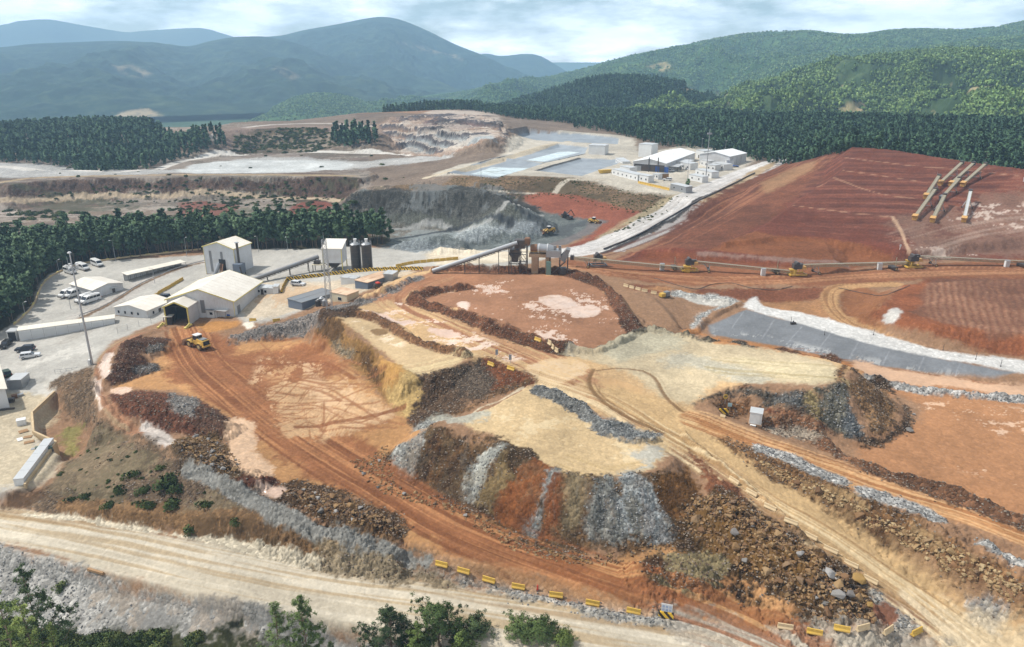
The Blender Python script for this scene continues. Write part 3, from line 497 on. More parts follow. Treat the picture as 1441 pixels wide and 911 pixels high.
# piles
poly('178,475 210,474 243,476 240,484 215,486 235,494 200,498 225,512 232,522 200,530 170,543 147,545 155,515', (98,66,52), .4, .5, rub=.8, var=.2); poly('205,489 222,482 238,490 220,498 206,498', (110,102,94), .3, .4, rub=1); poly('186,514 215,508 234,514 225,524 196,528', (100,92,86), .3, .5, rub=1)
poly('150,557 175,550 222,550 262,556 290,568 332,595 310,612 280,618 250,608 225,610 195,592 160,580', (122,76,58), .4, .5, rub=.8, var=.25); poly('235,552 262,556 280,566 285,580 262,584 240,566', (132,126,120), .4, .6, rub=1); poly('285,572 320,590 325,602 295,612 280,595', (112,80,66), .4, .6, rub=.8)
poly('322,655 350,655 385,680 372,690 345,684', (122,72,56), .4, .5, rub=.8); poly('240,622 275,612 310,622 340,650 335,668 300,665 262,645', (126,98,64), .4, .6, rub=1., var=.3); poly('395,690 440,684 520,712 568,742 555,755 500,740 430,716', (124,92,62), .4, .7, rub=1., var=.3)
poly('960,700 1010,690 1060,715 1130,760 1200,810 1240,850 1245,880 1160,885 1120,850 1050,812 1000,780 950,765', (104,78,50), .6, 1., rub=1., var=.35)
patch('960,700 1010,690 1200,810 1240,870 1120,850 1000,780', (142,104,56), .4, .15, .8, o=24); poly('1225,830 1250,850 1300,888 1250,892 1240,870', (168,162,152), .5, .6, rub=1); poly('1220,870 1245,850 1262,870 1250,886', (150,100,80), .4, .6)
poly('905,790 935,785 1000,790 1010,800 960,808 920,806', (150,134,100), .4, .7, rub=.8); poly('900,790 930,784 928,800 908,804', (96,66,44), .4, .5, rub=.8)
# gravel ridge and plant apron
poly('318,478 345,465 400,452 440,440 470,430 500,425 540,408 585,388 600,392 560,412 510,432 470,444 445,462 400,474 350,480', (132,124,118), .6, .8, rub=1., var=.2); poly('440,446 470,436 505,430 500,440 470,446 450,458', (98,74,56), .5, .6, rub=.8)
poly('-200,440 20,440 50,400 90,375 180,365 300,358 420,345 540,350 610,352 700,350 780,358 700,372 600,376 545,395 500,415 440,432 400,448 345,456 330,448 240,440 235,450 160,480 130,520 75,556 48,600 80,640 30,690 -200,700', CONC, 1, .5, rub=.15, var=.08)
patch('-200,470 150,470 130,520 70,560 50,640 -200,640', (206,201,191), .4, .25, .6, o=25, wet=.5); patch('-100,440 230,440 150,500 70,560', (168,162,154), .3, .4, .5, o=31)
poly('-200,560 70,555 46,600 80,640 30,688 -200,690', (202,184,154), 1, 1, a=.8); poly('345,402 400,398 470,395 540,385 600,380 500,415 430,435 380,448 340,448', (206,188,164), 1, .8, a=.85); patch('345,405 470,400 430,435 350,446', (204,166,130), .3, .2, .6, o=32)
poly('600,356 690,352 770,360 700,370 610,374', (208,194,172), 1, 1); patch('600,356 690,352 770,360 700,370', (222,210,190), .2, .2, .8, o=33)
line('180,410 130,455 90,480', 3, (150,140,128), 2, 1, .3)
line('110,445 170,420 215,392 270,372 330,362', 3.6, (186,180,172), .5, .3); line('96,455 150,430 200,400 255,377 310,364', .8, (150,122,98), .4, .4)
poly('342,456 354,453 358,460 346,464', (236,222,204), .4, .4, wet=.7)
poly('-160,560 -60,500 0,466 18,455 44,428 56,398 80,382 110,371 180,363 280,352 330,350 420,351 480,348 530,346 549,341 540,333 450,332 350,333 250,335 150,340 60,352 0,364 -160,390', (84,80,58), .8, .6, rub=.6, var=.25)
# pit rim track with puddles
line('232,462 190,473 160,490 143,510 134,532 138,556 160,582 200,608', 1.4, (176,128,100), .5, .4); line('226,461 190,470 158,486 140,507 130,532 133,556 148,578 180,604', .45, (176,146,116), .2, .15)
poly('108,540 130,532 140,540 145,565 150,585 138,580 128,555', (230,206,190), .4, .5, wet=.9, rub=0); poly('146,505 160,495 156,520 148,530 140,522', (230,206,190), .4, .4, wet=.9, rub=0); poly('152,548 185,545 182,553 160,556', (228,192,168), .3, .3, wet=.8); poly('196,590 225,605 248,620 230,628 205,612', (196,184,174), .4, .4, wet=.5, rub=.3); poly('330,590 350,600 350,640 375,660 360,665 330,640', (228,188,154), .5, .6, wet=.5); poly('365,686 395,688 390,696 370,692', PINK, .3, .3, wet=.9)
# embankment and bank
poly('60,548 128,515 135,560 160,600 250,650 320,680 420,732 560,780 603,790 540,793 400,775 266,750 113,727 33,718 60,690 100,650 120,640 130,600 100,590 80,560', (128,106,86), .8, .8, rub=.8, var=.25)
patch('60,690 130,600 250,655 420,735 420,760 200,730', (108,98,74), .2, .2, .7, o=27); patch('60,690 130,600 250,655 420,735 420,760 200,730', (146,130,104), .5, .15, .5, o=28); patch('75,550 128,515 135,560 160,600 120,640 80,565', (112,80,54), .2, .2, .7, o=29)
poly('84,610 110,598 118,625 105,640 88,638', (150,140,84), .6, .8, rub=.3)
line('265,662 300,676 360,705 420,734 490,758 560,785', .75, (140,138,134), .4, .6, rub=.8); poly('440,742 530,775 600,800 560,792 480,768', (146,138,124), .5, .8, rub=.8, a=.7)
poly('90,706 200,714 293,718 380,732 480,750 560,775 603,800 531,792 400,776 266,752 180,739 100,722', (150,114,80), .5, .9, rub=.6, var=.22); patch('100,708 293,720 480,752 590,795 400,775 180,738', (104,82,58), .3, .07, .7, o=34, stretch=(1, 2))
# bottom road, verge, slope below
poly('-300,704 0,719 33,726 113,734 180,745 266,759 400,784 531,801 620,819 740,840 850,860 960,880 1120,900 1441,935 1441,1000 900,960 500,900 370,868 230,835 130,802 0,762 -300,700', (198,186,166), .6, .4, rub=.15, var=.06)
streak(' -100,722 0,741 150,768 300,800 450,830 600,852 750,875 900,900 1050,925', 6, (214,203,184), .9, -.1, .7, 0, 19); streak('-100,722 0,741 150,768 300,800 450,830 600,852 750,875 900,900 1050,925', 6.5, (186,160,124), 1.1, .45, .7, -.03, 20)
streak('0,722 113,738 266,765 400,790 560,815 700,845 850,870 980,890', 1.8, (170,140,104), 1.2, .0, .75, -.03, 21)
line('33,724 113,731 180,742 266,756 333,766 400,781 480,791 560,804', .5, (206,194,172), .3, .5, rub=.6)
poly('560,785 620,800 740,830 850,852 950,872 960,882 850,866 740,842 620,815 560,800', (160,158,152), .4, .5, rub=1., a=.9); poly('620,790 700,806 800,830 900,850 900,858 800,842 700,820', (206,158,116), .5, .5, a=.7)
poly('950,870 1090,890 1300,890 1330,905 1250,930 1000,925', (176,166,152), .6, .8, rub=.5, a=.7); streak('800,807 900,840 980,868 1060,900 1130,935', 6, (166,102,62), 1.3, .1, .8, -.04, 22); streak('1310,862 1350,895 1390,930', 5, (228,208,176), 1.3, 0, .7, 0, 23)
poly('455,768 530,780 590,797 628,812 640,823 605,824 531,805 470,792', (150,132,106), .5, .8, rub=.7, a=.9)
poly('-300,715 0,764 130,804 230,838 370,872 500,905 900,965 900,1100 -300,1100', (162,159,153), .5, .5, rub=.7, var=.14)
patch('-300,770 0,765 230,840 500,905 400,930 100,900', (160,140,120), .4, .2, .5, o=35, stretch=(1,2)); patch('0,765 230,840 500,905 400,930 100,900', (128,126,122), .4, .15, .6, o=36)
poly('-300,900 0,872 100,897 240,897 370,925 600,975 900,1020 900,1100 -300,1100', (78,82,48), 1., 1.5, rub=.3, var=.35); patch('-300,890 240,900 600,980 600,1040', (112,96,70), .4, .15, .7, o=37)
poly('10,695 60,690 40,712 8,716', (112,84,62), .6, .8)
line('263,657 300,676 345,697 395,722 450,742 510,762 565,780 602,792', .7, (148,146,140), .35, .5, rub=.6)
COL = np.clip(COL, .005, .9)
# ------------------------------------------------------------------ scene set-up, materials
sc = bpy.context.scene; C = sc.collection
MATS = {}
def nodes(name):
    m = bpy.data.materials.new(name); m.use_nodes = True; t = m.node_tree; t.nodes.clear()
    o = t.nodes.new('ShaderNodeOutputMaterial'); b = t.nodes.new('ShaderNodeBsdfPrincipled'); t.links.new(b.outputs[0], o.inputs[0]); return m, t, b
def nn(t, kind, **kw):
    n = t.nodes.new(kind)
    for k, v in kw.items():
        if k in n.inputs: n.inputs[k].default_value = v
        else: setattr(n, k, v)
    return n
def ramp(t, fac, stops):
    r = t.nodes.new('ShaderNodeValToRGB'); e = r.color_ramp.elements
    while len(e) < len(stops): e.new(.5)
    for el, (p, c) in zip(e, stops): el.position = p; el.color = (*c, 1) if len(c) == 3 else c
    t.links.new(fac, r.inputs[0]); return r.outputs[0]
def math_(t, op, a, b=None, clamp=False):
    n = t.nodes.new('ShaderNodeMath'); n.operation = op; n.use_clamp = clamp
    for i, v in enumerate((a, b)):
        if v is None: continue
        if isinstance(v, (int, float)): n.inputs[i].default_value = v
        else: t.links.new(v, n.inputs[i])
    return n.outputs[0]
def mixc(t, fac, a, b, mode='MIX'):
    n = t.nodes.new('ShaderNodeMix'); n.data_type = 'RGBA'; n.blend_type = mode
    for i, v in ((0, fac), (6, a), (7, b)):
        if isinstance(v, (int, float)): n.inputs[i].default_value = v
        elif isinstance(v, tuple): n.inputs[i].default_value = (*v, 1)
        else: t.links.new(v, n.inputs[i])
    return n.outputs[2]
def noise_(t, vec, scale, detail=4, rough=.55):
    n = nn(t, 'ShaderNodeTexNoise', Scale=scale, Detail=detail, Roughness=rough)
    if vec is not None: t.links.new(vec, n.inputs['Vector'])
    return n.outputs['Fac']
def paint(name, rgb, rough=.6, metal=0., dirt=.18, dirt_rgb=(120,96,72), scale=1.2, spec=.4, stripes=None):
    """painted sheet, concrete, plastic: a base colour with grime that collects unevenly"""
    if name in MATS: return MATS[name]
    m, t, b = nodes(name); tc = nn(t, 'ShaderNodeTexCoord'); c = tuple(lin(rgb))
    n = noise_(t, tc.outputs['Object'], scale, 6, .65); n2 = noise_(t, tc.outputs['Object'], scale*.22, 3)
    f = math_(t, 'MULTIPLY', math_(t, 'SUBTRACT', math_(t, 'ADD', n, n2), .75), dirt*3.2, True)
    base = c
    if stripes:
        sx = nn(t, 'ShaderNodeSeparateXYZ'); t.links.new(tc.outputs['Object'], sx.inputs[0])
        q = math_(t, 'ADD', math_(t, 'MULTIPLY', sx.outputs[0], stripes[1]), math_(t, 'MULTIPLY', sx.outputs[2], stripes[2]))
        g = math_(t, 'GREATER_THAN', math_(t, 'FRACT', q), .5); base = mixc(t, g, c, tuple(lin(stripes[0])))
    t.links.new(mixc(t, f, base, tuple(lin(dirt_rgb))), b.inputs['Base Color'])
    b.inputs['Roughness'].default_value = rough; b.inputs['Metallic'].default_value = metal; b.inputs['Specular IOR Level'].default_value = spec
    MATS[name] = m; return m
def sheet(name, rgb, period=.35, rough=.45, dirt=.12, metal=0., axis=0, dirt_rgb=(140,120,96)):
    """profiled sheet metal: bump ribs in object space along one axis"""
    if name in MATS: return MATS[name]
    m = paint(name, rgb, rough, metal, dirt, dirt_rgb, .5); t = m.node_tree; b = [n for n in t.nodes if n.type == 'BSDF_PRINCIPLED'][0]
    tc = nn(t, 'ShaderNodeTexCoord'); sx = nn(t, 'ShaderNodeSeparateXYZ'); t.links.new(tc.outputs['Object'], sx.inputs[0])
    w = math_(t, 'SINE', math_(t, 'MULTIPLY', sx.outputs[axis], 2*math.pi/period)); bp = nn(t, 'ShaderNodeBump', Strength=.5, Distance=.04); t.links.new(w, bp.inputs['Height']); t.links.new(bp.outputs[0], b.inputs['Normal'])
    return m
# soil
def soil_material():
    m, t, b = nodes('soil'); tc = nn(t, 'ShaderNodeTexCoord'); v = tc.outputs['Object']
    ac = nn(t, 'ShaderNodeAttribute', attribute_name='Soil'); aw = nn(t, 'ShaderNodeAttribute', attribute_name='Wet')
    ar = nn(t, 'ShaderNodeAttribute', attribute_name='Rubble'); rub = ar.outputs['Fac']; wet = aw.outputs['Fac']
    nA = noise_(t, v, 1.3, 7, .7); nB = noise_(t, v, .09, 4, .6)
    k = math_(t, 'ADD', math_(t, 'MULTIPLY', math_(t, 'SUBTRACT', nA, .5), math_(t, 'ADD', .4, math_(t, 'MULTIPLY', rub, .5))), math_(t, 'MULTIPLY', math_(t, 'SUBTRACT', nB, .5), .65)); dry = math_(t, 'SUBTRACT', 1, wet, True)
    k = math_(t, 'ADD', 1, math_(t, 'MULTIPLY', k, math_(t, 'ADD', .25, math_(t, 'MULTIPLY', dry, .75))))
    vo = nn(t, 'ShaderNodeTexVoronoi', Scale=1.9); t.links.new(v, vo.inputs['Vector']); vo2 = nn(t, 'ShaderNodeTexVoronoi', Scale=.85); t.links.new(v, vo2.inputs['Vector'])
    s1 = nn(t, 'ShaderNodeSeparateColor'); t.links.new(vo.outputs['Color'], s1.inputs[0]); s2 = nn(t, 'ShaderNodeSeparateColor'); t.links.new(vo2.outputs['Color'], s2.inputs[0])
    st = math_(t, 'ADD', math_(t, 'POWER', s1.outputs[0], 2.6), math_(t, 'MULTIPLY', math_(t, 'POWER', s2.outputs[0], 2), .5))
    st = math_(t, 'MULTIPLY', math_(t, 'SUBTRACT', st, .45), math_(t, 'MULTIPLY', rub, .95))
    k = math_(t, 'MAXIMUM', math_(t, 'ADD', k, st), .25)
    mul = nn(t, 'ShaderNodeVectorMath', operation='SCALE'); t.links.new(ac.outputs['Color'], mul.inputs[0]); t.links.new(k, mul.inputs['Scale'])
    t.links.new(mul.outputs[0], b.inputs['Base Color'])
    t.links.new(math_(t, 'SUBTRACT', .93, math_(t, 'MULTIPLY', wet, .85)), b.inputs['Roughness']); t.links.new(math_(t, 'ADD', .15, math_(t, 'MULTIPLY', wet, .4)), b.inputs['Specular IOR Level'])
    h = math_(t, 'ADD', math_(t, 'MULTIPLY', nA, .16), math_(t, 'MULTIPLY', math_(t, 'SUBTRACT', 1, vo.outputs['Distance']), math_(t, 'MULTIPLY', rub, .35)))
    bp = nn(t, 'ShaderNodeBump', Distance=1.); t.links.new(math_(t, 'MULTIPLY', dry, .75), bp.inputs['Strength']); t.links.new(h, bp.inputs['Height']); t.links.new(bp.outputs[0], b.inputs['Normal'])
    return m
def grid_mesh(name, V, nr, nc, mat):
    i = np.arange(nr-1)[:, None]*nc+np.arange(nc-1)[None, :]; f = np.stack([i, i+1, i+nc+1, i+nc], -1).reshape(-1, 4)
    return fast_mesh(name, V, f, mat)
def fast_mesh(name, V, Fq, mat, smooth_=True):
    me = bpy.data.meshes.new(name); k = Fq.shape[1]
    me.vertices.add(len(V)); me.vertices.foreach_set('co', np.ascontiguousarray(V, np.float32).ravel())
    me.loops.add(Fq.size); me.loops.foreach_set('vertex_index', np.ascontiguousarray(Fq, np.int32).ravel())
    me.polygons.add(len(Fq)); me.polygons.foreach_set('loop_start', np.arange(0, Fq.size, k, dtype=np.int32))
    me.polygons.foreach_set('use_smooth', np.full(len(Fq), smooth_)); me.update(calc_edges=True)
    if mat: me.materials.append(mat)
    return me
def link(name, me, parent=None, **props):
    o = bpy.data.objects.new(name, me); C.objects.link(o)
    if parent is not None: o.parent = parent
    for k, v in props.items(): o[k] = v
    return o
# ground: rows run outward, columns left to right -> flip so that normals point up
V = np.c_[X, Y, Hh]
i = np.arange(NR-1)[:, None]*NC+np.arange(NC-1)[None, :]
me = fast_mesh('ground', V, np.stack([i, i+1, i+NC+1, i+NC], -1).reshape(-1, 4), soil_material())
at = me.attributes.new('Soil', 'FLOAT_COLOR', 'POINT'); at.data.foreach_set('color', np.c_[COL, np.ones(N)].astype(np.float32).ravel())
for nm, arr in (('Rubble', RUB), ('Wet', WET)):
    at = me.attributes.new(nm, 'FLOAT', 'POINT'); at.data.foreach_set('value', np.clip(arr, 0, 1).astype(np.float32))
ground = link('ground', me, kind='structure')
# ------------------------------------------------------------------ distant hills
def forest_floor(name, a, b, c, scale, bare=(168,140,112), bare_thr=.72):
    m, t, bs = nodes(name); tc = nn(t, 'ShaderNodeTexCoord'); v = tc.outputs['Object']
    n1 = noise_(t, v, scale, 8, .7); n2 = noise_(t, v, scale*.12, 5, .6); n3 = noise_(t, v, scale*.3, 6, .65)
    f = math_(t, 'ADD', math_(t, 'MULTIPLY', n1, .75), math_(t, 'MULTIPLY', n2, .35))
    col = ramp(t, f, [(.38, tuple(lin(a))), (.55, tuple(lin(b))), (.72, tuple(lin(c)))])
    ba = nn(t, 'ShaderNodeAttribute', attribute_name='Bare')
    g = ramp(t, n3, [(bare_thr-.02, (0, 0, 0)), (bare_thr+.05, (1, 1, 1))]); col = mixc(t, math_(t, 'MAXIMUM', g, ba.outputs['Fac']), col, tuple(lin(bare)))
    t.links.new(col, bs.inputs['Base Color']); bs.inputs['Roughness'].default_value = .95; bs.inputs['Specular IOR Level'].default_value = .05
    bp = nn(t, 'ShaderNodeBump', Strength=.8, Distance=min(.9/scale*.12, 4.)); t.links.new(n1, bp.inputs['Height']); t.links.new(bp.outputs[0], bs.inputs['Normal'])
    return m
def hill(name, sky, front, zf, mat, nr=160, nc=420, amp=12., rough=.6, seed=0, back=1.35, zb=-76, shape=1.0, bare=()):
    """one hill or range: crest line (px, py, range), foot range and level"""
    s = np.array(sky, float); px = np.linspace(s[0, 0], s[-1, 0], nc); sm = smooth(s, 8)
    py = np.interp(px, sm[:, 0], sm[:, 1]); D = np.interp(px, sm[:, 0], sm[:, 2])
    u = (px-CX)/F/1.0616; az = np.arctan(u); dx, dy, dz = raydir(px, py); zc = CAMZ+dz/np.hypot(dx, dy)*D
    fr = np.array(front, float); Df = np.interp(px, fr[:, 0], fr[:, 1]); Zf = np.interp(px, fr[:, 0], fr[:, 2]) if fr.shape[1] > 2 else np.full(nc, zf)
    t = np.r_[np.linspace(0, 1, nr), np.linspace(1, 2, nr//4)[1:]]
    T = t[:, None]; up = np.clip(T, 0, 1); dn = np.clip(T-1, 0, 1)
    rr = Df+(D-Df)*up+D*(back-1)*dn
    sh = up**shape*(1-.18*np.sin(up*math.pi*2)*.5)
    z = Zf+(zc-Zf)*sh; z = z+(zb-zc)*dn**1.2*np.ones_like(z)
    x = rr*np.sin(az); y = rr*np.cos(az); L = D.mean()
    w = (np.sin(np.clip(up, 0, 1)*math.pi)**.8)*(1-up**4*.75)*(1-dn)
    zs = lambda q, k_: samp(TS, x.ravel()/q+k_*37.3, y.ravel()/q+k_*91.7).reshape(x.shape); big = zs(L/220., seed+40); mid = zs(L/1100., seed+50)
    z = z+amp*(-np.abs(big)+.6)*w+amp*.16*mid*w+rough*cell(x.ravel(), y.ravel(), L/260., seed).reshape(x.shape)*np.clip(up*3, 0, 1)*.35
    V = np.c_[x.ravel(), y.ravel(), z.ravel()]; n_r = len(t)
    me = grid_mesh(name, V, n_r, nc, mat); BA = np.zeros(len(V))
    if bare:                              # clearings surveyed from the camera station, then fixed to the slope
        dp = V[:, 1]*CP+(CAMZ-V[:, 2])*SP; pu = CX+F*V[:, 0]/dp; pv = CY+F*((CAMZ-V[:, 2])*CP-V[:, 1]*SP)/dp; wob = nz(V[:, 0], V[:, 1], L/900., seed+70)
        for q in bare:
            i_, d_ = sdf_poly([tuple(map(float, p.split(','))) for p in q.split()], pu, pv, 12); BA[i_] = np.maximum(BA[i_], sstep(2.5, -2.5, d_+4*wob[i_])*np.clip(.5+.5*wob[i_], 0, .8))
    at = me.attributes.new('Bare', 'FLOAT', 'POINT'); at.data.foreach_set('value', BA.astype(np.float32))
    o = link(name, me, kind='structure'); return o, x, y, z, BA.reshape(x.shape)
K = lambda s, D: [(float(q.split(',')[0]), float(q.split(',')[1]), D) for q in s.split()]
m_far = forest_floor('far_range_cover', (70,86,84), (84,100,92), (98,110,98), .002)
m_mtn = forest_floor('mountain_woods', (26,40,40), (42,60,52), (74,88,68), .016, (170,152,124), .74)
m_back = forest_floor('ridge_woods', (38,58,36), (60,84,48), (100,120,66), .02, (186,160,124), .72)
m_dark = forest_floor('shadow_toned_woods', (24,40,28), (34,54,34), (48,70,40), .05, (150,130,100), .9)  # cloud shadow over this hill, painted in as darker woods colours
m_hill = forest_floor('hill_woods', (40,56,36), (56,74,48), (82,96,62), .05, (176,156,122), .66)
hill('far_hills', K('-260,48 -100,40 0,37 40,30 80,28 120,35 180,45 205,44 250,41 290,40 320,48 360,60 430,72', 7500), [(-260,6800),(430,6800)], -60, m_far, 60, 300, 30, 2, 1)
hill('peak_hills', K('230,90 300,66 360,54 400,50 430,43 480,34 515,27 540,24 566,28 600,42 640,62 680,78 705,90 760,118 820,150', 5200), [(230,3300),(820,3300)], -60, m_mtn, 200, 460, 60, .0, 2, bare=['488,134 520,128 560,132 562,144 520,146 494,143', '560,60 640,75 650,84 600,72'])
hill('saddle_hills', K('600,110 640,88 680,76 705,79 740,76 760,79 780,90 810,108 860,135', 6200), [(600,5200),(860,5200)], -60, m_mtn, 60, 240, 20, 2, 3)
hill('western_hills', K('-260,76 -100,70 0,67 50,62 100,60 160,58 200,59 240,63 270,65 300,58 340,52 390,54 440,68 500,92 560,118 620,140 680,160', 4300), [(-260,2000),(680,2300)], -60, m_mtn, 220, 520, 55, .0, 4, bare=['158,92 185,92 215,103 200,109 175,104', '384,96 400,97 420,108 410,111', '150,158 210,150 230,165 170,170', '300,158 345,156 350,166 320,167'])
HG = hill('green_foothill', K('300,190 350,168 390,146 430,133 480,135 530,150 600,163 660,172', 2300), [(300,1750),(660,1750)], -60, m_back, 80, 260, 14, .2, 5)
HE = hill('eastern_ridge', K('420,172 500,155 580,140 640,131 700,120 760,110 820,97 860,85 900,75 940,68 1000,55 1060,46 1130,45 1200,49 1260,42 1350,42 1400,37 1441,30 1550,22 1700,20', 2900), [(420,1700),(1700,1500)], -60, m_back, 190, 620, 60, .0, 6, bare=['576,119 640,108 705,102 704,107 650,114 600,124', '908,94 935,86 950,96 930,102', '925,126 1000,120 1045,138 1000,142 930,134', '788,93 812,88 820,90 800,95', '1060,98 1100,98 1100,104 1060,105'])
HM = hill('middle_ridge', K('1040,110 1100,84 1160,74 1230,68 1300,66 1360,56 1441,50 1560,42 1700,40', 2150), [(1040,1500),(1700,1500)], -60, m_back, 90, 400, 40, .0, 7)
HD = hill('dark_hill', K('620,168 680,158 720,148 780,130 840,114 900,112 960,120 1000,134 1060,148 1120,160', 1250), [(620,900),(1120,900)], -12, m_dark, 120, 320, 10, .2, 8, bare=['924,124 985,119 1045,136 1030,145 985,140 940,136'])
HR = hill('sunlit_hill', [(880,182,1150),(940,168,1200),(1000,150,1300),(1060,122,1400),(1110,104,1450),(1160,94,1500),(1200,86,1500),(1260,79,1500),(1320,76,1500),(1380,77,1500),(1441,82,1450),(1560,92,1400),(1700,100,1400)], [(880,820),(1100,760),(1441,700),(1700,700)], 2, m_hill, 190, 480, 40, .2, 9, bare=['1160,176 1172,158 1192,146 1218,140 1220,154 1200,168 1184,178', '958,126 1000,120 1048,140 1010,146', '1010,164 1060,146 1064,150 1020,168', '1330,118 1400,122 1430,140 1380,136'])
# plain under everything, out to the horizon
m_pl = forest_floor('plain_cover', (48,66,50), (62,82,58), (84,98,70), .004)
a = np.linspace(-R(75), R(75), 61); rr = np.array([1200, 3000, 8000, 20000, 60000.]); rg, ag = np.meshgrid(rr, a, indexing='ij')
link('plain', grid_mesh('plain', np.c_[(rg*np.sin(ag)).ravel(), (rg*np.cos(ag)).ravel(), np.full(rg.size, -75.)], len(rr), len(a), m_pl), kind='structure')
# ------------------------------------------------------------------ trees
def leaf_material(name, a, b, c=None):
    m, t, bs = nodes(name); oi = nn(t, 'ShaderNodeObjectInfo'); tc = nn(t, 'ShaderNodeTexCoord'); ge = nn(t, 'ShaderNodeNewGeometry')
    n = noise_(t, tc.outputs['Object'], .9, 3); f = math_(t, 'ADD', math_(t, 'MULTIPLY', oi.outputs['Random'], .55), math_(t, 'MULTIPLY', n, .45))
    f = math_(t, 'ADD', f, math_(t, 'MULTIPLY', math_(t, 'SUBTRACT', ge.outputs['Random Per Island'], .5), .35))
    st = [(.15, tuple(lin(a))), (.55, tuple(lin(b)))] + ([(.85, tuple(lin(c)))] if c else [])
    t.links.new(ramp(t, f, st), bs.inputs['Base Color']); bs.inputs['Roughness'].default_value = .8; bs.inputs['Specular IOR Level'].default_value = .15
    return m
LM_pine = leaf_material('pine_needles', (56,76,58), (78,101,72), (102,123,88))
LM_far = leaf_material('distant_needles', (46,68,52), (64,90,66), (84,110,78))
LM_light = leaf_material('sunlit_woods', (86,112,66), (116,142,82), (142,162,98))  # sunlight on the right-hand hill put into a lighter leaf green
LM_ridge = leaf_material('ridge_leaves', (74,104,68), (108,136,86), (144,162,106))
LM_near = leaf_material('near_pine_needles', (58,74,42), (86,104,58), (116,130,80))
LM_shrub = leaf_material('shrub_leaves', (48,62,32), (72,86,46), (104,108,62))
bark = paint('bark', (112,92,76), .9, 0, .3, (70,58,48), 3.)
def quads(centers, normals_jit, size, rng, aspect=.6):
    """leaf sprays: one tilted quad per centre"""
    n = len(centers); a = rng.standard_normal((n, 3)); a /= np.linalg.norm(a, axis=1, keepdims=True); b = np.cross(a, rng.standard_normal((n, 3))); b /= np.linalg.norm(b, axis=1, keepdims=True)
    s = size*(.6+.8*rng.random((n, 1))); b = b*aspect; out = centers-np.array([0, 0, np.median(centers[:, 2])*.8]); out[:, 2] = out[:, 2]*.5+.25*np.abs(out[:, :2]).max()
    fl = (np.cross(b, a)*out).sum(1) < 0; b[fl] *= -1; a = a*s; b = b*s
    V = np.stack([centers-a, centers+b, centers+a, centers-b], 1).reshape(-1, 3); Fq = np.arange(4*n).reshape(-1, 4); return V, Fq
def crown_mesh(name, VF, mat):
    V, Fq = VF; me = fast_mesh(name, V, Fq, mat, True); c = V.reshape(-1, 4, 3).mean(1); m = np.median(c[:, 2]); o = c-[0, 0, m*.8]; o[:, 2] = o[:, 2]*.55+.12*np.abs(o[:, :2]).max(); o /= np.linalg.norm(o, axis=1, keepdims=True)+1e-9
    q = V.reshape(-1, 4, 3); fn = np.cross(q[:, 1]-q[:, 0], q[:, 2]-q[:, 0]); fn /= np.linalg.norm(fn, axis=1, keepdims=True)+1e-9; o = .72*o+.38*fn; o /= np.linalg.norm(o, axis=1, keepdims=True)+1e-9
    me.normals_split_custom_set_from_vertices(np.repeat(o, 4, 0).tolist()); return me
def tube(path, radii, seg=6):
    P_ = np.asarray(path, float); n = len(P_); V = []; Fc = []
    for i in range(n):
        d = P_[min(i+1, n-1)]-P_[max(i-1, 0)]; d /= np.linalg.norm(d)+1e-9; u = np.cross(d, [.3, .9, .2]); u /= np.linalg.norm(u)+1e-9; v = np.cross(d, u)
        for k in range(seg):
            q = 2*math.pi*k/seg; V.append(P_[i]+radii[i]*(math.cos(q)*u+math.sin(q)*v))
    for i in range(n-1):
        for k in range(seg): Fc.append([i*seg+k, i*seg+(k+1) % seg, (i+1)*seg+(k+1) % seg, (i+1)*seg+k])
    return np.array(V), np.array(Fc)
def joinq(parts):
    Vs, Fs, o = [], [], 0
    for V, Fq in parts: Vs.append(V); Fs.append(Fq+o); o += len(V)
    return np.concatenate(Vs), np.concatenate(Fs)
def pine(seed, h=13., r=2.3, bare=.35, sprays=520, size=.55, limbs=16):
    """trunk with limbs, and a crown of needle sprays around the limbs, with gaps between whorls"""
    g = np.random.default_rng(seed); k = 7; zt = np.linspace(0, h, k); px_ = np.cumsum(g.standard_normal(k)*.10); py_ = np.cumsum(g.standard_normal(k)*.10); px_ -= px_[0]; py_ -= py_[0]
    parts = [tube(np.c_[px_, py_, zt], np.linspace(h*.014, .03, k))]; cen = []
    for i in range(limbs):
        f = (i+.5)/limbs; z = h*(bare+(1-bare)*f*.97); L = r*(1.05-f)**.58*(.55+.7*g.random())*(1 if f > .12 else .7); q = g.random()*6.28
        bx = np.interp(z, zt, px_); by = np.interp(z, zt, py_); tip = np.array([bx+L*math.cos(q), by+L*math.sin(q), z+L*(.15+.25*g.random())])
        parts.append(tube([[bx, by, z], (np.array([bx, by, z])+tip)/2+[0, 0, -.05*L], tip], [.06*r*.5, .04*r*.5, .015], 4))
        m = max(int(sprays/limbs*(.5+L/r)), 4); t = g.random(m)**.6; c = np.array([bx, by, z])+(tip-[bx, by, z])*t[:, None]
        c += g.standard_normal((m, 3))*np.array([.30, .30, .20])*r*.42; cen.append(c)
    cen.append(np.c_[np.interp(h, zt, px_)+g.standard_normal(14)*.16*r*.5, np.interp(h, zt, py_)+g.standard_normal(14)*.16*r*.5, h-abs(g.standard_normal(14))*r*.35])
    return joinq(parts), quads(np.concatenate(cen), None, size, g)
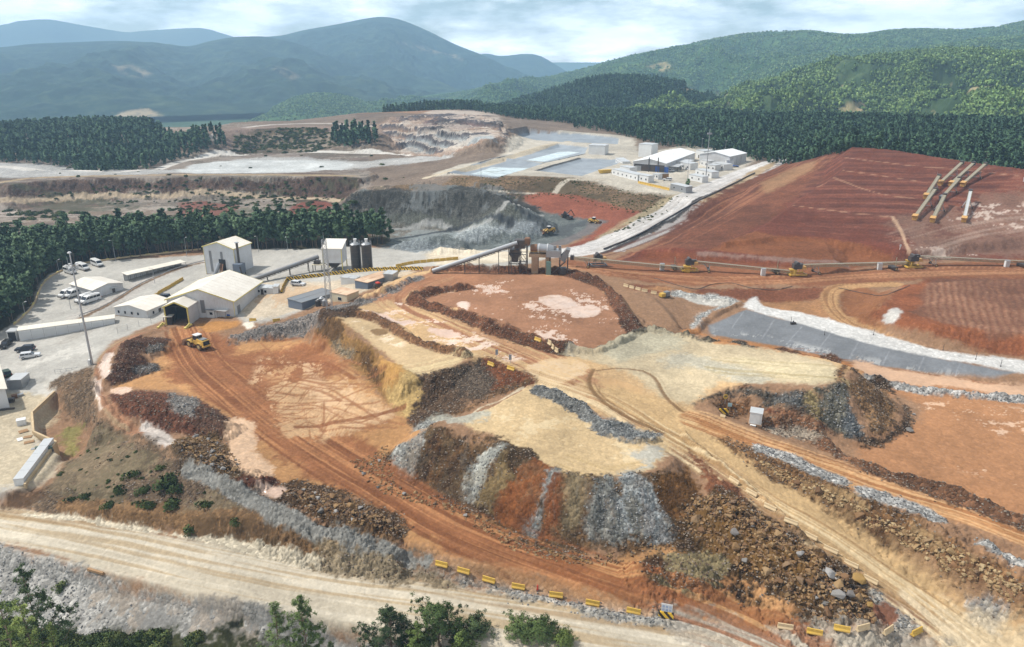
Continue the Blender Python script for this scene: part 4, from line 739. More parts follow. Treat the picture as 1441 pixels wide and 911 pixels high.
def near_pine(seed, h, r, n=6000, bare=.1, limbs=40, size=.16):
    """pine seen close: limbs that fork into separate needle tufts"""
    g = np.random.default_rng(seed); k = 9; zt = np.linspace(0, h, k); px_ = np.cumsum(g.standard_normal(k)*.08); py_ = np.cumsum(g.standard_normal(k)*.08); px_ -= px_[0]; py_ -= py_[0]
    parts = [tube(np.c_[px_, py_, zt], np.linspace(.17, .03, k), 8)]; tc_ = []; rad = []
    for i in range(limbs):
        f = (i+.5)/limbs; z = h*(bare+(1-bare)*f*.96); L = r*min(1.0, 1.7*(1.04-f)**.85)*(.5+.65*g.random()); q = i*2.4+g.random(); b0 = np.array([np.interp(z, zt, px_), np.interp(z, zt, py_), z]); tip = b0+np.array([L*math.cos(q), L*math.sin(q), L*(.25+.35*g.random())]); mid = (b0+tip)/2+[0, 0, -.06*L]
        parts.append(tube([b0, mid, tip], [.06, .035, .012], 5))
        for j in range(3+int(L*2.2)):
            t = .35+.7*g.random(); c = b0+(tip-b0)*min(t, 1)+g.standard_normal(3)*[.26, .26, .2]*(.4+.35*L); tc_.append(c); rad.append(.24+.26*g.random())
            if j < 3: parts.append(tube([b0+(tip-b0)*min(t, 1)*.8, c], [.02, .01], 3))
    for j in range(6): tc_.append(np.array([px_[-1], py_[-1], h])+g.standard_normal(3)*[.25, .25, .35]-[0, 0, .2]); rad.append(.28)
    tc_ = np.array(tc_); rad = np.array(rad); w_ = rng_i = g.integers(0, len(tc_), n); d = g.standard_normal((n, 3)); d /= np.linalg.norm(d, axis=1, keepdims=True); d[:, 2] = d[:, 2]*.8+.15
    return joinq(parts), quads(tc_[w_]+d*(rad[w_]*(.35+.75*g.random(n)))[:, None], None, size*1.15, g, .24)
def low_tree(seed, h=10., r=2.0, tiers=4, n=7, broad=False):
    """small far-off tree: ragged tiers"""
    g = np.random.default_rng(seed); cen = []; m = 46
    if broad: d = g.standard_normal((m, 3)); d /= np.linalg.norm(d, axis=1, keepdims=True); cen = d*(.55+.45*g.random((m, 1)))*[r*1.25, r*1.25, h*.36]+[0, 0, h*.55]
    else:
        z = g.random(m)**.8; a = g.random(m)*6.28; rad = r*(1-z)**.8*(.45+.6*g.random(m)); cen = np.c_[rad*np.cos(a), rad*np.sin(a), h*(.12+.86*z)]
    return quads(cen, None, r*.62, g, .75)
def gn_scatter(name, pts, kinds, smin=.7, smax=1.25, **props):
    """one mass of far trees: a mesh of points with a geometry-nodes scatter"""
    me = bpy.data.meshes.new(name); me.vertices.add(len(pts)); me.vertices.foreach_set('co', np.ascontiguousarray(pts, np.float32).ravel()); me.update()
    o = link(name, me, **props); ng = bpy.data.node_groups.new(name, 'GeometryNodeTree'); ng.interface.new_socket('Geometry', in_out='INPUT', socket_type='NodeSocketGeometry'); ng.interface.new_socket('Geometry', in_out='OUTPUT', socket_type='NodeSocketGeometry')
    gi = ng.nodes.new('NodeGroupInput'); go = ng.nodes.new('NodeGroupOutput'); ip = ng.nodes.new('GeometryNodeInstanceOnPoints'); ci = ng.nodes.new('GeometryNodeCollectionInfo')
    ci.inputs['Collection'].default_value = kinds; ci.inputs['Separate Children'].default_value = True; ci.inputs['Reset Children'].default_value = True
    rv = ng.nodes.new('FunctionNodeRandomValue'); rv.data_type = 'FLOAT_VECTOR'; rv.inputs[0].default_value = (-.06, -.06, 0); rv.inputs[1].default_value = (.06, .06, 6.283)
    rs = ng.nodes.new('FunctionNodeRandomValue'); rs.data_type = 'FLOAT'; rs.inputs[2].default_value = smin; rs.inputs[3].default_value = smax; rs.inputs['Seed'].default_value = 3
    L = ng.links; L.new(gi.outputs[0], ip.inputs['Points']); L.new(ci.outputs[0], ip.inputs['Instance']); ip.inputs['Pick Instance'].default_value = True
    L.new(rv.outputs[0], ip.inputs['Rotation']); L.new(rs.outputs[1], ip.inputs['Scale']); L.new(ip.outputs[0], go.inputs[0])
    md = o.modifiers.new('scatter', 'NODES'); md.node_group = ng; return o
def kinds(name, meshes):
    col = bpy.data.collections.new(name)
    for i, m_ in enumerate(meshes): col.objects.link(bpy.data.objects.new('%s_tree' % name, m_))
    return col
def far_kind(name, mat, seeds, **k): return kinds(name, [crown_mesh(name, low_tree(s, **k), mat) for s in seeds])
def fill_poly(w, spacing, jit=.45):
    w = np.asarray(w)[:, :2]; lo = w.min(0); hi = w.max(0); gx, gy = np.meshgrid(np.arange(lo[0], hi[0], spacing), np.arange(lo[1], hi[1], spacing)); gx = gx.ravel()+RNG.uniform(-jit, jit, gx.size)*spacing; gy = gy.ravel()+RNG.uniform(-jit, jit, gx.size)*spacing
    idx, d = sdf_poly(w, gx, gy, 0); idx = idx[d < 0]; return gx[idx], gy[idx]
def on_ground(x, y, keep=None): return np.c_[x, y, gz(x, y)-.15]
KF = far_kind('plantation', LM_far, range(5), h=11.5, r=2.1); KL = far_kind('sunlit', LM_light, range(10, 16), h=9.5, r=2.3); KR = far_kind('ridge', LM_ridge, range(20, 25), h=11, r=3.6, broad=True); KB = kinds('hillside', [crown_mesh('hillside', low_tree(s, h=8, r=2.6, broad=True), LM_light) for s in range(30, 34)]+[crown_mesh('hillside', low_tree(s, h=9.5, r=2.2), LM_light) for s in range(34, 38)])
def hill_pts(H, n, seed, tmin=.0, tmax=1.05, gap=.9, ax=None):
    g = np.random.default_rng(seed); o, x, y, z, BA = H; nr, nc = x.shape; m = int(nr/1.25) if nr > 10 else nr; top = int(np.ceil(nr*.80))-1
    # area weights
    A = np.abs(np.hypot(np.diff(x, axis=1), np.diff(y, axis=1))[:top, :])*np.hypot(np.diff(x[:top+1, :-1], axis=0), np.diff(y[:top+1, :-1], axis=0)); A[:int(tmin*top)] = 0
    p = (A/A.sum()).ravel(); c = g.choice(len(p), n, p=p); i = c//A.shape[1]; j = c % A.shape[1]; fi = g.random(n); fj = g.random(n)
    q = lambda a: (a[i, j]*(1-fj)+a[i, j+1]*fj)*(1-fi)+(a[i+1, j]*(1-fj)+a[i+1, j+1]*fj)*fi
    X_, Y_, Z_ = q(x), q(y), q(z); k = nz(X_, Y_, 1.6, seed)+.5*nz(X_, Y_, .5, seed+1) < gap*1.3; k &= q(BA) < .3; return np.c_[X_, Y_, Z_-.3][k]
gn_scatter('hillside_woods', hill_pts(HR, 60000, 1), KB, .38, .85, kind='stuff')
gn_scatter('shadow_toned_woods', hill_pts(HD, 16000, 2, gap=2), KF, .45, .95, kind='stuff')  # dark needles carry the painted cloud shadow of this hill
gn_scatter('ridge_woods', np.concatenate([hill_pts(HE, 75000, 3, .15), hill_pts(HM, 26000, 4, .1), hill_pts(HG, 9000, 5, .1)]), KR, .24, .55, kind='stuff')
band = [PD(*q, 0) for q in [(668,900),(740,790),(840,720),(885,640),(930,575),(1000,548),(1060,508),(1120,478),(1200,425),(1330,425),(1441,430),(1680,430),(1680,730),(1441,720),(1300,760),(1150,800),(1000,870),(900,920),(800,1000),(700,1040)]]
x, y = fill_poly(band, 3.9); gn_scatter('conifer_belt', on_ground(x, y), KF, .4, .85, kind='stuff')
for q in [[(535,960),(600,925),(668,905),(700,1000),(600,1040),(535,1060)]]:
    x, y = fill_poly([PD(*a, 0) for a in q], 5); gn_scatter('skyline_conifers', on_ground(x, y), KF, .7, 1.1, kind='stuff')
x, y = fill_poly(G([(-150,226),(0,229),(80,236),(150,243),(215,238),(270,222),(330,210),(318,198),(230,190),(150,178),(-150,176)]), 5.2); gn_scatter('western_plantation', on_ground(x, y), KF, .55, 1.05, kind='stuff')
x, y = fill_poly(G([(468,206),(500,210),(530,206),(532,192),(500,186),(470,190)]), 5); gn_scatter('conifer_clump', on_ground(x, y), KF, .8, 1.25, kind='stuff')
x, y = fill_poly(G([(800,182),(900,190),(985,208),(1000,203),(900,178),(820,174)]), 8); gn_scatter('edge_conifers', on_ground(x, y), KF, .5, 1.0, kind='stuff')
# plantation in front of the yard: the trees one can tell apart are things, the mass behind is one stuff object
def empty(name, loc, label=None, cat=None, group=None, rz=0.):
    o = bpy.data.objects.new(name, None); C.objects.link(o); o.location = loc; o.rotation_euler = (0, 0, rz); o.empty_display_size = .5
    if label: o['label'] = label
    if cat: o['category'] = cat
    if group: o['group'] = group
    return o
front = [(-160,560),(-60,500),(0,466),(18,455),(44,428),(56,398),(80,382),(110,371),(180,363),(280,352),(330,350),(420,351),(480,348),(530,346),(549,341),(540,334),(450,334),(350,335),(250,337),(150,342),(60,354),(0,367),(-160,390)]
w = G(front); x, y = fill_poly(w, 3.4, .45); _, dist, *_ = dist_line(w[:15, :2], x, y, 1e6)
o_ = np.argsort(dist); x, y = x[o_], y[o_]; pxs = CX+F*x*1.0/(y*CP+(CAMZ-0)*SP)
inview = (pxs > -8) & (pxs < 600); near = np.nonzero(inview)[0][:270]
mask = np.ones(len(x), bool); mask[near] = False
PT = [pine(100+i, h=11.2+1.1*(i % 3), r=2.5+.3*(i % 2), bare=[.3, .38, .24, .42, .2, .33][i]) for i in range(6)]
PTm = [(fast_mesh('trunk', *a, bark), crown_mesh('crown', b, LM_pine)) for a, b in PT]
KP = kinds('pines', [crown_mesh('pine', b, LM_pine) for a, b in PT])
gn_scatter('pine_plantation', on_ground(x[mask], y[mask]), KP, .65, 1.22, kind='stuff')
for i in near:
    t_ = empty('pine_tree', (x[i], y[i], gz(x[i:i+1], y[i:i+1])[0]-.1), 'tall dark green pine in the dense plantation behind the parking yard', 'tree', 'pines of the plantation edge', random.uniform(0, 6.28)); s_ = random.choice((random.uniform(.62, .9), random.uniform(.85, 1.22), random.uniform(.9, 1.15))); t_.scale = (s_, s_, s_*random.uniform(.92, 1.1))
    a, b = random.choice(PTm); link('trunk', a, t_); link('crown', b, t_)
# ------------------------------------------------------------------ building kit
class MB:
    def __init__(s): s.v = []; s.f = []
    def _add(s, V, Fc): o = len(s.v); s.v += [tuple(map(float, p)) for p in V]; s.f += [tuple(i+o for i in q) for q in Fc]; return s
    def box(s, x0, x1, y0, y1, z0, z1):
        return s._add([(x0,y0,z0),(x1,y0,z0),(x1,y1,z0),(x0,y1,z0),(x0,y0,z1),(x1,y0,z1),(x1,y1,z1),(x0,y1,z1)], [(3,2,1,0),(4,5,6,7),(0,1,5,4),(1,2,6,5),(2,3,7,6),(3,0,4,7)])
    def prism(s, pts, y0, y1, taper=None):     # (x,z) outline, counter-clockwise seen from -y, extruded along y
        n = len(pts); a = [(x, y0, z) for x, z in pts]; b = [(x, y1, z) for x, z in (taper or pts)]
        return s._add(a+b, [tuple(range(n)), tuple(range(2*n-1, n-1, -1))]+[(i, i+n, (i+1) % n+n, (i+1) % n) for i in range(n)])
    def prism_y(s, pts, x0, x1):               # (y,z) outline extruded along x
        n = len(pts); a = [(x0, y, z) for y, z in pts]; b = [(x1, y, z) for y, z in pts]
        return s._add(a+b, [tuple(range(n-1, -1, -1)), tuple(range(n, 2*n))]+[(i, (i+1) % n, (i+1) % n+n, i+n) for i in range(n)])
    def bar(s, a, b, w, h=None):
        a = Vector(a); b = Vector(b); d = (b-a).normalized(); u = d.cross(Vector((0, 0, 1)))
        if u.length < .05: u = Vector((1, 0, 0))
        u.normalize(); v = u.cross(d); h = h or w; u *= w/2; v *= h/2
        V = [a-u-v, a+u-v, a+u+v, a-u+v, b-u-v, b+u-v, b+u+v, b-u+v]
        return s._add(V, [(0,1,2,3),(7,6,5,4),(1,0,4,5),(2,1,5,6),(3,2,6,7),(0,3,7,4)])
    def cyl(s, a, b, r0, r1=None, n=12):
        r1 = r0 if r1 is None else r1; a = Vector(a); b = Vector(b); d = (b-a).normalized(); u = d.cross(Vector((.13, .31, .94)) if abs(d.z) < .9 else Vector((1, 0, 0))).normalized(); v = d.cross(u)
        ring = lambda c, r: [c+r*(math.cos(2*math.pi*k/n)*u+math.sin(2*math.pi*k/n)*v) for k in range(n)]
        return s._add(ring(a, r0)+ring(b, r1), [tuple(range(n-1, -1, -1)), tuple(range(n, 2*n))]+[(k, (k+1) % n, (k+1) % n+n, k+n) for k in range(n)])
    def quad(s, *p): return s._add(p, [tuple(range(len(p)))])
    def build(s, name, mat, parent=None, bevel=0., **props):
        me = bpy.data.meshes.new(name); me.from_pydata(s.v, [], s.f); me.update()
        bm = bmesh.new(); bm.from_mesh(me)
        if bevel: bmesh.ops.bevel(bm, geom=bm.edges[:], offset=bevel, segments=2, affect='EDGES', clamp_overlap=True)
        bmesh.ops.recalc_face_normals(bm, faces=bm.faces[:]); bm.to_mesh(me); bm.free(); me.materials.append(mat)
        return link(name, me, parent, **props)
def frame(A, B, sink=0.):
    """origin at A, +x towards B, +y away from the camera"""
    a, b = G([A, B]); d = b-a; L = math.hypot(d[0], d[1]); return Vector((a[0], a[1], min(a[2], b[2])-sink)), math.atan2(d[1], d[0]), L
def clone(t, loc, rz, label=None, scale=None):
    r = t.copy(); C.objects.link(r); r.location = loc; r.rotation_euler = (t.rotation_euler[0], t.rotation_euler[1], rz)
    if label: r['label'] = label
    if scale: r.scale = scale
    for ch in list(t.children):
        c = ch.copy(); C.objects.link(c); c.parent = r
        for g2 in list(ch.children): d = g2.copy(); C.objects.link(d); d.parent = c
    return r
ORD = 'first second third fourth fifth sixth seventh eighth ninth tenth eleventh twelfth thirteenth fourteenth fifteenth sixteenth seventeenth eighteenth nineteenth twentieth'.split()
M_roof = sheet('warm_white_roofing', (224,218,207), .9, .5, .16, 0, 1); M_roofx = sheet('warm_white_roofing_x', (216,210,196), .9, .5, .10, 0, 0)
M_wall = sheet('white_cladding', (202,204,206), .8, .5, .2); M_white = paint('white_paint', (212,213,212), .45, 0, .12); M_cream = sheet('cream_cladding', (206,196,170), .6, .5, .15)
M_yel = paint('yellow_paint', (204,166,66), .55, 0, .34); M_trim = paint('pale_yellow_trim', (212,196,110), .5, 0, .12)
M_dark = paint('dark_opening', (40,42,46), .8, 0, .05); M_glass = paint('window_glass', (34,42,52), .12, 0, .05, spec=.6); M_grey = paint('grey_steel', (128,132,136), .5, .3, .2); M_dgrey = paint('dark_steel', (62,64,68), .5, .3, .25)
M_blue = sheet('blue_grey_cladding', (92,106,124), .5, .5, .12); M_bluex = sheet('blue_grey_roof', (112,118,124), .9, .5, .12); M_galv = paint('galvanised_steel', (160,164,168), .4, .5, .12); M_conc = paint('concrete', (168,146,122), .85, 0, .45, (136,100,72), .8); M_rust = paint('rusty_steel', (126,92,70), .8, .2, .3)
M_tyre = paint('rubber', (38,36,35), .85, 0, .35, (140,104,78), 2.); M_rim = paint('wheel_rim', (188,170,120), .5, .1, .3); M_strp = paint('yellow_black_stripes', (214,172,44), .5, 0, .10, stripes=((32,30,28), .9, .9)); M_black = paint('black_silo_skin', (48,50,54), .4, .1, .15)
M_bel = paint('conveyor_belt', (130,128,114), .8, 0, .2, (150,122,98)); M_org = paint('ochre_paint', (196,152,88), .5, 0, .2); M_olive = paint('grey_green_steel', (148,148,124), .5, .2, .25); M_teal = paint('teal_paint', (104,140,134), .5, 0, .2); M_blu = paint('blue_paint', (44,84,150), .5, 0, .1); M_grn = paint('green_paint', (64,92,84), .5, 0, .2); M_red = paint('red_paint', (190,60,44), .5, 0, .1); M_wood = paint('weathered_timber', (158,124,88), .85, 0, .3); M_sand = paint('sandy_concrete', (196,174,138), .8, 0, .2); M_alu = paint('aluminium_roof', (196,198,198), .35, .3, .1)
def window(parent, x, z, w=1., h=1., y=0., side='y', mat=None):
    """frame with its pane, on the front (side y) or right end (side x) wall"""
    f = MB(); g = MB(); e = .05
    if side == 'y': f.box(x-w/2-.08, x+w/2+.08, y-.06, y-.004, z-.08, z+h+.08); g.box(x-w/2, x+w/2, y-.075, y-.064, z, z+h)
    else: f.box(y+.004, y+.06, x-w/2-.08, x+w/2+.08, z-.08, z+h+.08); g.box(y+.064, y+.075, x-w/2, x+w/2, z, z+h)
    o = f.build('window', mat or M_white, parent); g.build('pane', M_glass, o); return o
def door(parent, x, w=1., h=2.1, y=0., side='y', mat=None):
    f = MB(); hd = MB()
    if side == 'y': f.box(x-w/2, x+w/2, y-.06, y-.004, .02, h); hd.box(x+w/2-.18, x+w/2-.1, y-.1, y-.064, 1., 1.15)
    else: f.box(y+.004, y+.06, x-w/2, x+w/2, .02, h); hd.box(y+.064, y+.1, x+w/2-.18, x+w/2-.1, 1., 1.15)
    o = f.build('door', mat or M_dgrey, parent); hd.build('handle', M_galv, o); return o
def gable(name, label, A, B, depth, eave, rise, ridge='y', wall=None, roof=None, trim=None, over=.35, cat='building', group=None, length=None, sink=.3, loc=None, base=.25):
    o, rz, L = frame(A, B) if loc is None else loc; L = length or L; t = empty(name, o, label, cat, group, rz); h = eave; k = .16
    m = MB()
    if ridge == 'y':
        m.prism([(0, -sink-.6), (L, -sink-.6), (L, h), (L/2, h+rise), (0, h)], 0, depth)
        r = MB(); s_ = rise/(L/2)
        r.prism([(-over, h-over*s_+.02), (L/2, h+rise+.02), (L/2, h+rise+.02+k), (-over, h-over*s_+.02+k)], -over, depth+over); r.prism([(L+over, h-over*s_+k+.02), (L/2, h+rise+.02+k), (L/2, h+rise+.02), (L+over, h-over*s_+.02)], -over, depth+over)
        for i in range(int((depth+2*over)/2.1)):
            y_ = -over+1.05+2.1*i; r.bar((-over, y_, h-over*s_+k+.03), (L/2-.05, y_, h+rise+k+.03), .09, .05).bar((L+over, y_, h-over*s_+k+.03), (L/2+.05, y_, h+rise+k+.03), .09, .05)
        if trim:
            q = MB()
            for y_ in (-over-.07, depth+over+.002): q.prism([(-over-.05, h-over*s_-.12), (L/2, h+rise-.10), (L/2, h+rise+k+.06), (-over-.05, h-over*s_+k+.05)], y_, y_+.066); q.prism([(L+over+.05, h-over*s_+k+.05), (L/2, h+rise+k+.06), (L/2, h+rise-.10), (L+over+.05, h-over*s_-.12)], y_, y_+.066)
            for x_ in (-over-.06, L+over+.004): q.box(x_, x_+.055, -over, depth+over, h-over*s_-.1, h-over*s_+k+.05)
            for x_ in (-.07, L-.05): q.box(x_, x_+.12, -.07, .05, 0, h-.05)
    else:
        m.prism_y([(0, -sink-.6), (0, h), (depth/2, h+rise), (depth, h), (depth, -sink-.6)][::-1], 0, L)
        r = MB(); s_ = rise/(depth/2)
        r.prism_y([(-over, h-over*s_+.02), (depth/2, h+rise+.02), (depth/2, h+rise+.02+k), (-over, h-over*s_+.02+k)], -over, L+over); r.prism_y([(depth+over, h-over*s_+k+.02), (depth/2, h+rise+.02+k), (depth/2, h+rise+.02), (depth+over, h-over*s_+.02)], -over, L+over)
        for i in range(int((L+2*over)/2.1)):
            x_ = -over+1.05+2.1*i; r.bar((x_, -over, h-over*s_+k+.03), (x_, depth/2-.05, h+rise+k+.03), .09, .05).bar((x_, depth+over, h-over*s_+k+.03), (x_, depth/2+.05, h+rise+k+.03), .09, .05)
        if trim:
            q = MB()
            for x_ in (-over-.07, L+over+.002): q.prism_y([(-over-.05, h-over*s_-.12), (depth/2, h+rise-.1), (depth/2, h+rise+k+.06), (-over-.05, h-over*s_+k+.05)], x_, x_+.066); q.prism_y([(depth+over+.05, h-over*s_+k+.05), (depth/2, h+rise+k+.06), (depth/2, h+rise-.1), (depth+over+.05, h-over*s_-.12)], x_, x_+.066)
            for y_ in (-over-.06, depth+over+.004): q.box(-over, L+over, y_, y_+.055, h-over*s_-.1, h-over*s_+k+.05)
    m.build('wall', wall or M_wall, t); r.build('roof', roof or (M_roof if ridge == 'y' else M_roofx), t)
    if trim: q.build('trim', trim, t)
    if base: MB().box(-.06, L+.06, -.06, depth+.06, -sink-.5, base).build('plinth', M_conc, t)
    return t, L
def cabin(name, label, A, B, depth, h, wall=None, roof=None, cat='cabin', group=None, over=.15, ribs=True, windows=(), doors=(), endwin=(), length=None, tilt=.12, rz_off=0.):
    o, rz, L = frame(A, B); L = length or L; t = empty(name, o, label, cat, group, rz+rz_off)
    MB().box(0, L, 0, depth, -.5, h).build('wall', wall or M_white, t, .03)
    r = MB().prism_y([(-over, h+.02), (depth+over, h+.02+tilt), (depth+over, h+.16+tilt), (-over, h+.16)], -over, L+over)
    n = max(int(L/2.4), 2)
    if ribs:
        for i in range(n+1): x_ = -over+(L+2*over)*i/n; r.box(x_-.05, x_+.05, -over-.01, depth+over+.01, h+.10, h+.21+tilt*.5)
    r.build('roof', roof or M_alu, t)
    for x_, z_, w_, h_ in windows: window(t, x_, z_, w_, h_)
    for x_ in doors: door(t, x_)
    for y_, z_, w_, h_ in endwin: window(t, y_, z_, w_, h_, L, 'x')
    return t
def wheel(parent, x, y, z, r, w, name='wheel', rim=None, tilt=False):
    a = (x, y-w/2, z); b = (x, y+w/2, z); o = MB().cyl(a, b, r, n=16).build(name, M_tyre, parent, .04 if r > .5 else .02)
    s_ = -1 if y < 0 else 1; c = y+s_*w/2
    MB().cyl((x, c-.02*s_, z), (x, c+.02*s_, z), r*.62, r*.5, 12).build('rim', rim or M_rim, o); return o
# ---- vehicles
def van(paintm, name='minibus', label='', group=None, glass_rows=True):
    t = empty(name, (0, 0, 0), label, 'minibus', group); W = 1.0
    prof = [(-3.4, .42), (3.45, .42), (3.5, .95), (3.3, 1.28), (2.55, 1.45), (1.75, 2.35), (1.3, 2.62), (-3.2, 2.68), (-3.42, 2.3)]
    ta = [(-3.38, .42), (3.4, .42), (3.44, .95), (3.22, 1.28), (2.5, 1.45), (1.75, 2.3), (1.25, 2.55), (-3.15, 2.6), (-3.35, 2.25)]
    m = MB(); m.prism(prof, 0, -W, ta); m.prism(prof, 0, W, ta); m.build('body', paintm, t, .05)
    g = MB()
    for s_ in (-1, 1):
        y0 = s_*(W+.004)
        for x0, x1 in ((-3.0, -1.75), (-1.65, -.5), (-.4, .75)): g.box(x0, x1, min(y0, y0+.01*s_), max(y0, y0+.01*s_), 1.5, 2.25)
        g.prism([(.85, 1.5), (2.15, 1.5), (1.55, 2.2), (.85, 2.25)], min(y0, y0+.01*s_), max(y0, y0+.01*s_))
    g.build('side_window', M_glass, t); MB()._add([(2.56, -.9, 1.5), (2.56, .9, 1.5), (1.82, .86, 2.34), (1.82, -.86, 2.34)], [(0, 1, 2, 3)])._add([(2.46, -.9, 1.46), (2.46, .9, 1.46), (1.74, .86, 2.26), (1.74, -.86, 2.26)], [(0, 1, 2, 3)]).build('windscreen', M_glass, t); MB().box(-3.47, -3.43, -.8, .8, 1.5, 2.2).build('rear_window', M_glass, t)
    MB().box(3.46, 3.56, -.98, .98, .38, .75).build('bumper', M_dgrey, t, .03); MB().box(-2.6, 0, -.5, .5, 2.66, 2.76).build('roof_vent', M_white, t, .03)
    for s_ in (-1, 1): MB().box(3.36, 3.49, s_*.78-.17, s_*.78+.17, .88, 1.12).build('headlight', M_galv, t); MB().box(-3.46, -3.40, s_*.85-.08, s_*.85+.08, 1.0, 1.5).build('tail_light', M_red, t); MB().box(1.9, 2.1, s_*1.18-.1, s_*1.18+.1, 1.5, 1.8).build('mirror', M_dgrey, t)
    for x_ in (-2.15, 2.4):
        for s_ in (-1, 1): wheel(t, x_, s_*.9, .36, .37, .25, rim=M_galv)
    return t
def car(paintm, kind, label, cat, name):
    t = empty(name, (0, 0, 0), label, cat); W = .92
    low = [(-2.5, .4), (2.5, .4), (2.55, .75), (2.42, 1.0), (1.1, 1.12), (-2.45, 1.12), (-2.55, .8)]
    b = MB().prism(low, -W, W)
    gh = [(-2.35, 1.1), (1.05, 1.1), (.35, 1.74), (-2.1, 1.78)] if kind != 'pickup_open' else [(-.9, 1.1), (1.05, 1.1), (.35, 1.74), (-.8, 1.76)]
    ti = [(x*.97-.01, z) for x, z in gh]; b.prism(gh, -W+.06, 0, gh); b.prism(gh, 0, W-.06, gh); b.build('body', paintm, t, .06)
    g = MB()
    for s_ in (-1, 1):
        y0 = s_*(W-.06+.004); lo, hi = min(y0, y0+.01*s_), max(y0, y0+.01*s_)
        g.prism([(-2.2, 1.2), (-1.05, 1.2), (-1.05, 1.66), (-2.05, 1.66)], lo, hi); g.prism([(-.95, 1.2), (-.1, 1.2), (-.1, 1.66), (-.95, 1.66)], lo, hi); g.prism([(0, 1.2), (.85, 1.2), (.38, 1.64), (0, 1.64)], lo, hi)
    g.build('side_window', M_glass, t); MB().quad((1.06, -.76, 1.15), (1.06, .76, 1.15), (.42, .72, 1.70), (.42, -.72, 1.70)).build('windscreen', M_glass, t); MB().quad((-2.37, -.7, 1.2), (-2.37, .7, 1.2), (-2.18, .66, 1.68), (-2.18, -.66, 1.68)).build('rear_window', M_glass, t)
    for s_ in (-1, 1): MB().box(2.42, 2.56, s_*.68-.16, s_*.68+.16, .74, .9).build('headlight', M_galv, t); MB().box(-2.57, -2.5, s_*.76-.1, s_*.76+.1, .8, 1.05).build('tail_light', M_red, t)
    for x_ in (-1.6, 1.6):
        for s_ in (-1, 1): wheel(t, x_, s_*.83, .38, .39, .24, rim=M_galv)
    return t
def put(t, px, py, heading_px=None, rz=None, dz=0.):
    a = G1(px, py); t.location = (a[0], a[1], a[2]+dz)
    if heading_px is not None: b = G1(*heading_px); rz = math.atan2(b[1]-a[1], b[0]-a[0])
    t.rotation_euler = (0, 0, rz or 0.); return t
# ---- barrier blocks
def barrier_mesh(L=2.1, h=.85):
    m = MB().prism_y([(-.30, 0), (.30, 0), (.30, .16), (.13, .38), (.09, h), (-.09, h), (-.13, .38), (-.30, .16)], -L/2, L/2); me = bpy.data.meshes.new('barrier'); me.from_pydata(m.v, [], m.f); me.update()
    bm = bmesh.new(); bm.from_mesh(me); bmesh.ops.bevel(bm, geom=bm.edges[:], offset=.02, segments=1, affect='EDGES'); bmesh.ops.recalc_face_normals(bm, faces=bm.faces[:]); bm.to_mesh(me); bm.free(); return me
BARS = {}
def barrier(px, py, hp, label, mat, group, L=2.1, h=.85, name='concrete_barrier', dz=-.02, loc=None, rz=None):
    k = (mat.name, L, h)
    if k not in BARS: me = barrier_mesh(L, h); me.materials.append(mat); BARS[k] = me
    o = bpy.data.objects.new(name, BARS[k]); C.objects.link(o); o['label'] = label; o['category'] = 'barrier'; o['group'] = group
    if loc is None: put(o, px, py, hp, None, dz)
    else: o.location = loc; o.rotation_euler = (0, 0, rz)
    j = .25 if loc is not None else 1.; o.rotation_euler = (random.uniform(-.04, .04)*j, random.uniform(-.03, .03)*j, o.rotation_euler[2]+random.uniform(-.09, .09)*j); return o
# ------------------------------------------------------------------ processing yard
# main hall: wide gable with a portal porch in front
t, L = gable('processing_hall', 'large white hall with yellow trim and a dark drive-in porch', (239,448.5), (331,446), 21, 6.3, 3.5, 'y', trim=M_trim, over=.5)
pw, pd, pe = 7.4, 6.2, 6.0; x0 = 2.3
f = MB(); f.box(x0, x0+.25, -pd, -.01, -.6, pe); f.box(x0+pw-.25, x0+pw, -pd, -.01, -.6, pe); f.prism([(x0+.25, pe-.5), (x0+pw-.25, pe-.5), (x0+pw-.25, pe), (x0+pw/2, pe+1.5), (x0+.25, pe)], -.35, -.02); p_ = f.build('porch', M_wall, t)
f = MB(); s_ = 1.5/(pw/2); f.prism([(x0-.35, pe-.35*s_+.03), (x0+pw/2, pe+1.53), (x0+pw/2, pe+1.68), (x0-.35, pe-.35*s_+.18)], -pd-.3, .4); f.prism([(x0+pw+.35, pe-.35*s_+.18), (x0+pw/2, pe+1.68), (x0+pw/2, pe+1.53), (x0+pw+.35, pe-.35*s_+.03)], -pd-.3, .4); f.build('porch_roof', M_roof, p_)
f = MB()
for x_ in (x0-.05, x0+pw-.3): f.box(x_, x_+.35, -pd-.12, -pd+.12, 0, pe)
f.prism([(x0-.4, pe-.45), (x0+pw/2, pe+1.3), (x0+pw/2, pe+1.75), (x0-.4, pe+.02)], -pd-.38, -pd-.305); f.prism([(x0+pw+.4, pe+.02), (x0+pw/2, pe+1.75), (x0+pw/2, pe+1.3), (x0+pw+.4, pe-.45)], -pd-.38, -pd-.305); f.build('porch_trim', M_trim, p_)
MB().box(x0+.3, x0+pw-.3, -.34, -.02, 0, pe-.55).build('doorway_shade', M_dark, p_); MB().box(x0+.26, x0+.32, -pd+.15, -.36, 0, pe-.1).box(x0+pw-.32, x0+pw-.26, -pd+.15, -.36, 0, pe-.1).box(x0+.33, x0+pw-.33, -pd+.15, -.36, pe-.12, pe-.06).build('shade_lining', M_dgrey, p_)  # dark panel and lining paint in the shade inside the porch
for x_ in (10.6,): MB().box(x_, x_+1.3, -.05, -.004, 2.2, 6.3).build('skylight', M_grey, t)
MB().box(L+.004, L+.05, 2, 4, 1, 4).build('side_panel', M_grey, t); MB().box(L-6, L-2.2, -.06, -.004, 3.0, 3.3).build('fascia', M_rust, t)
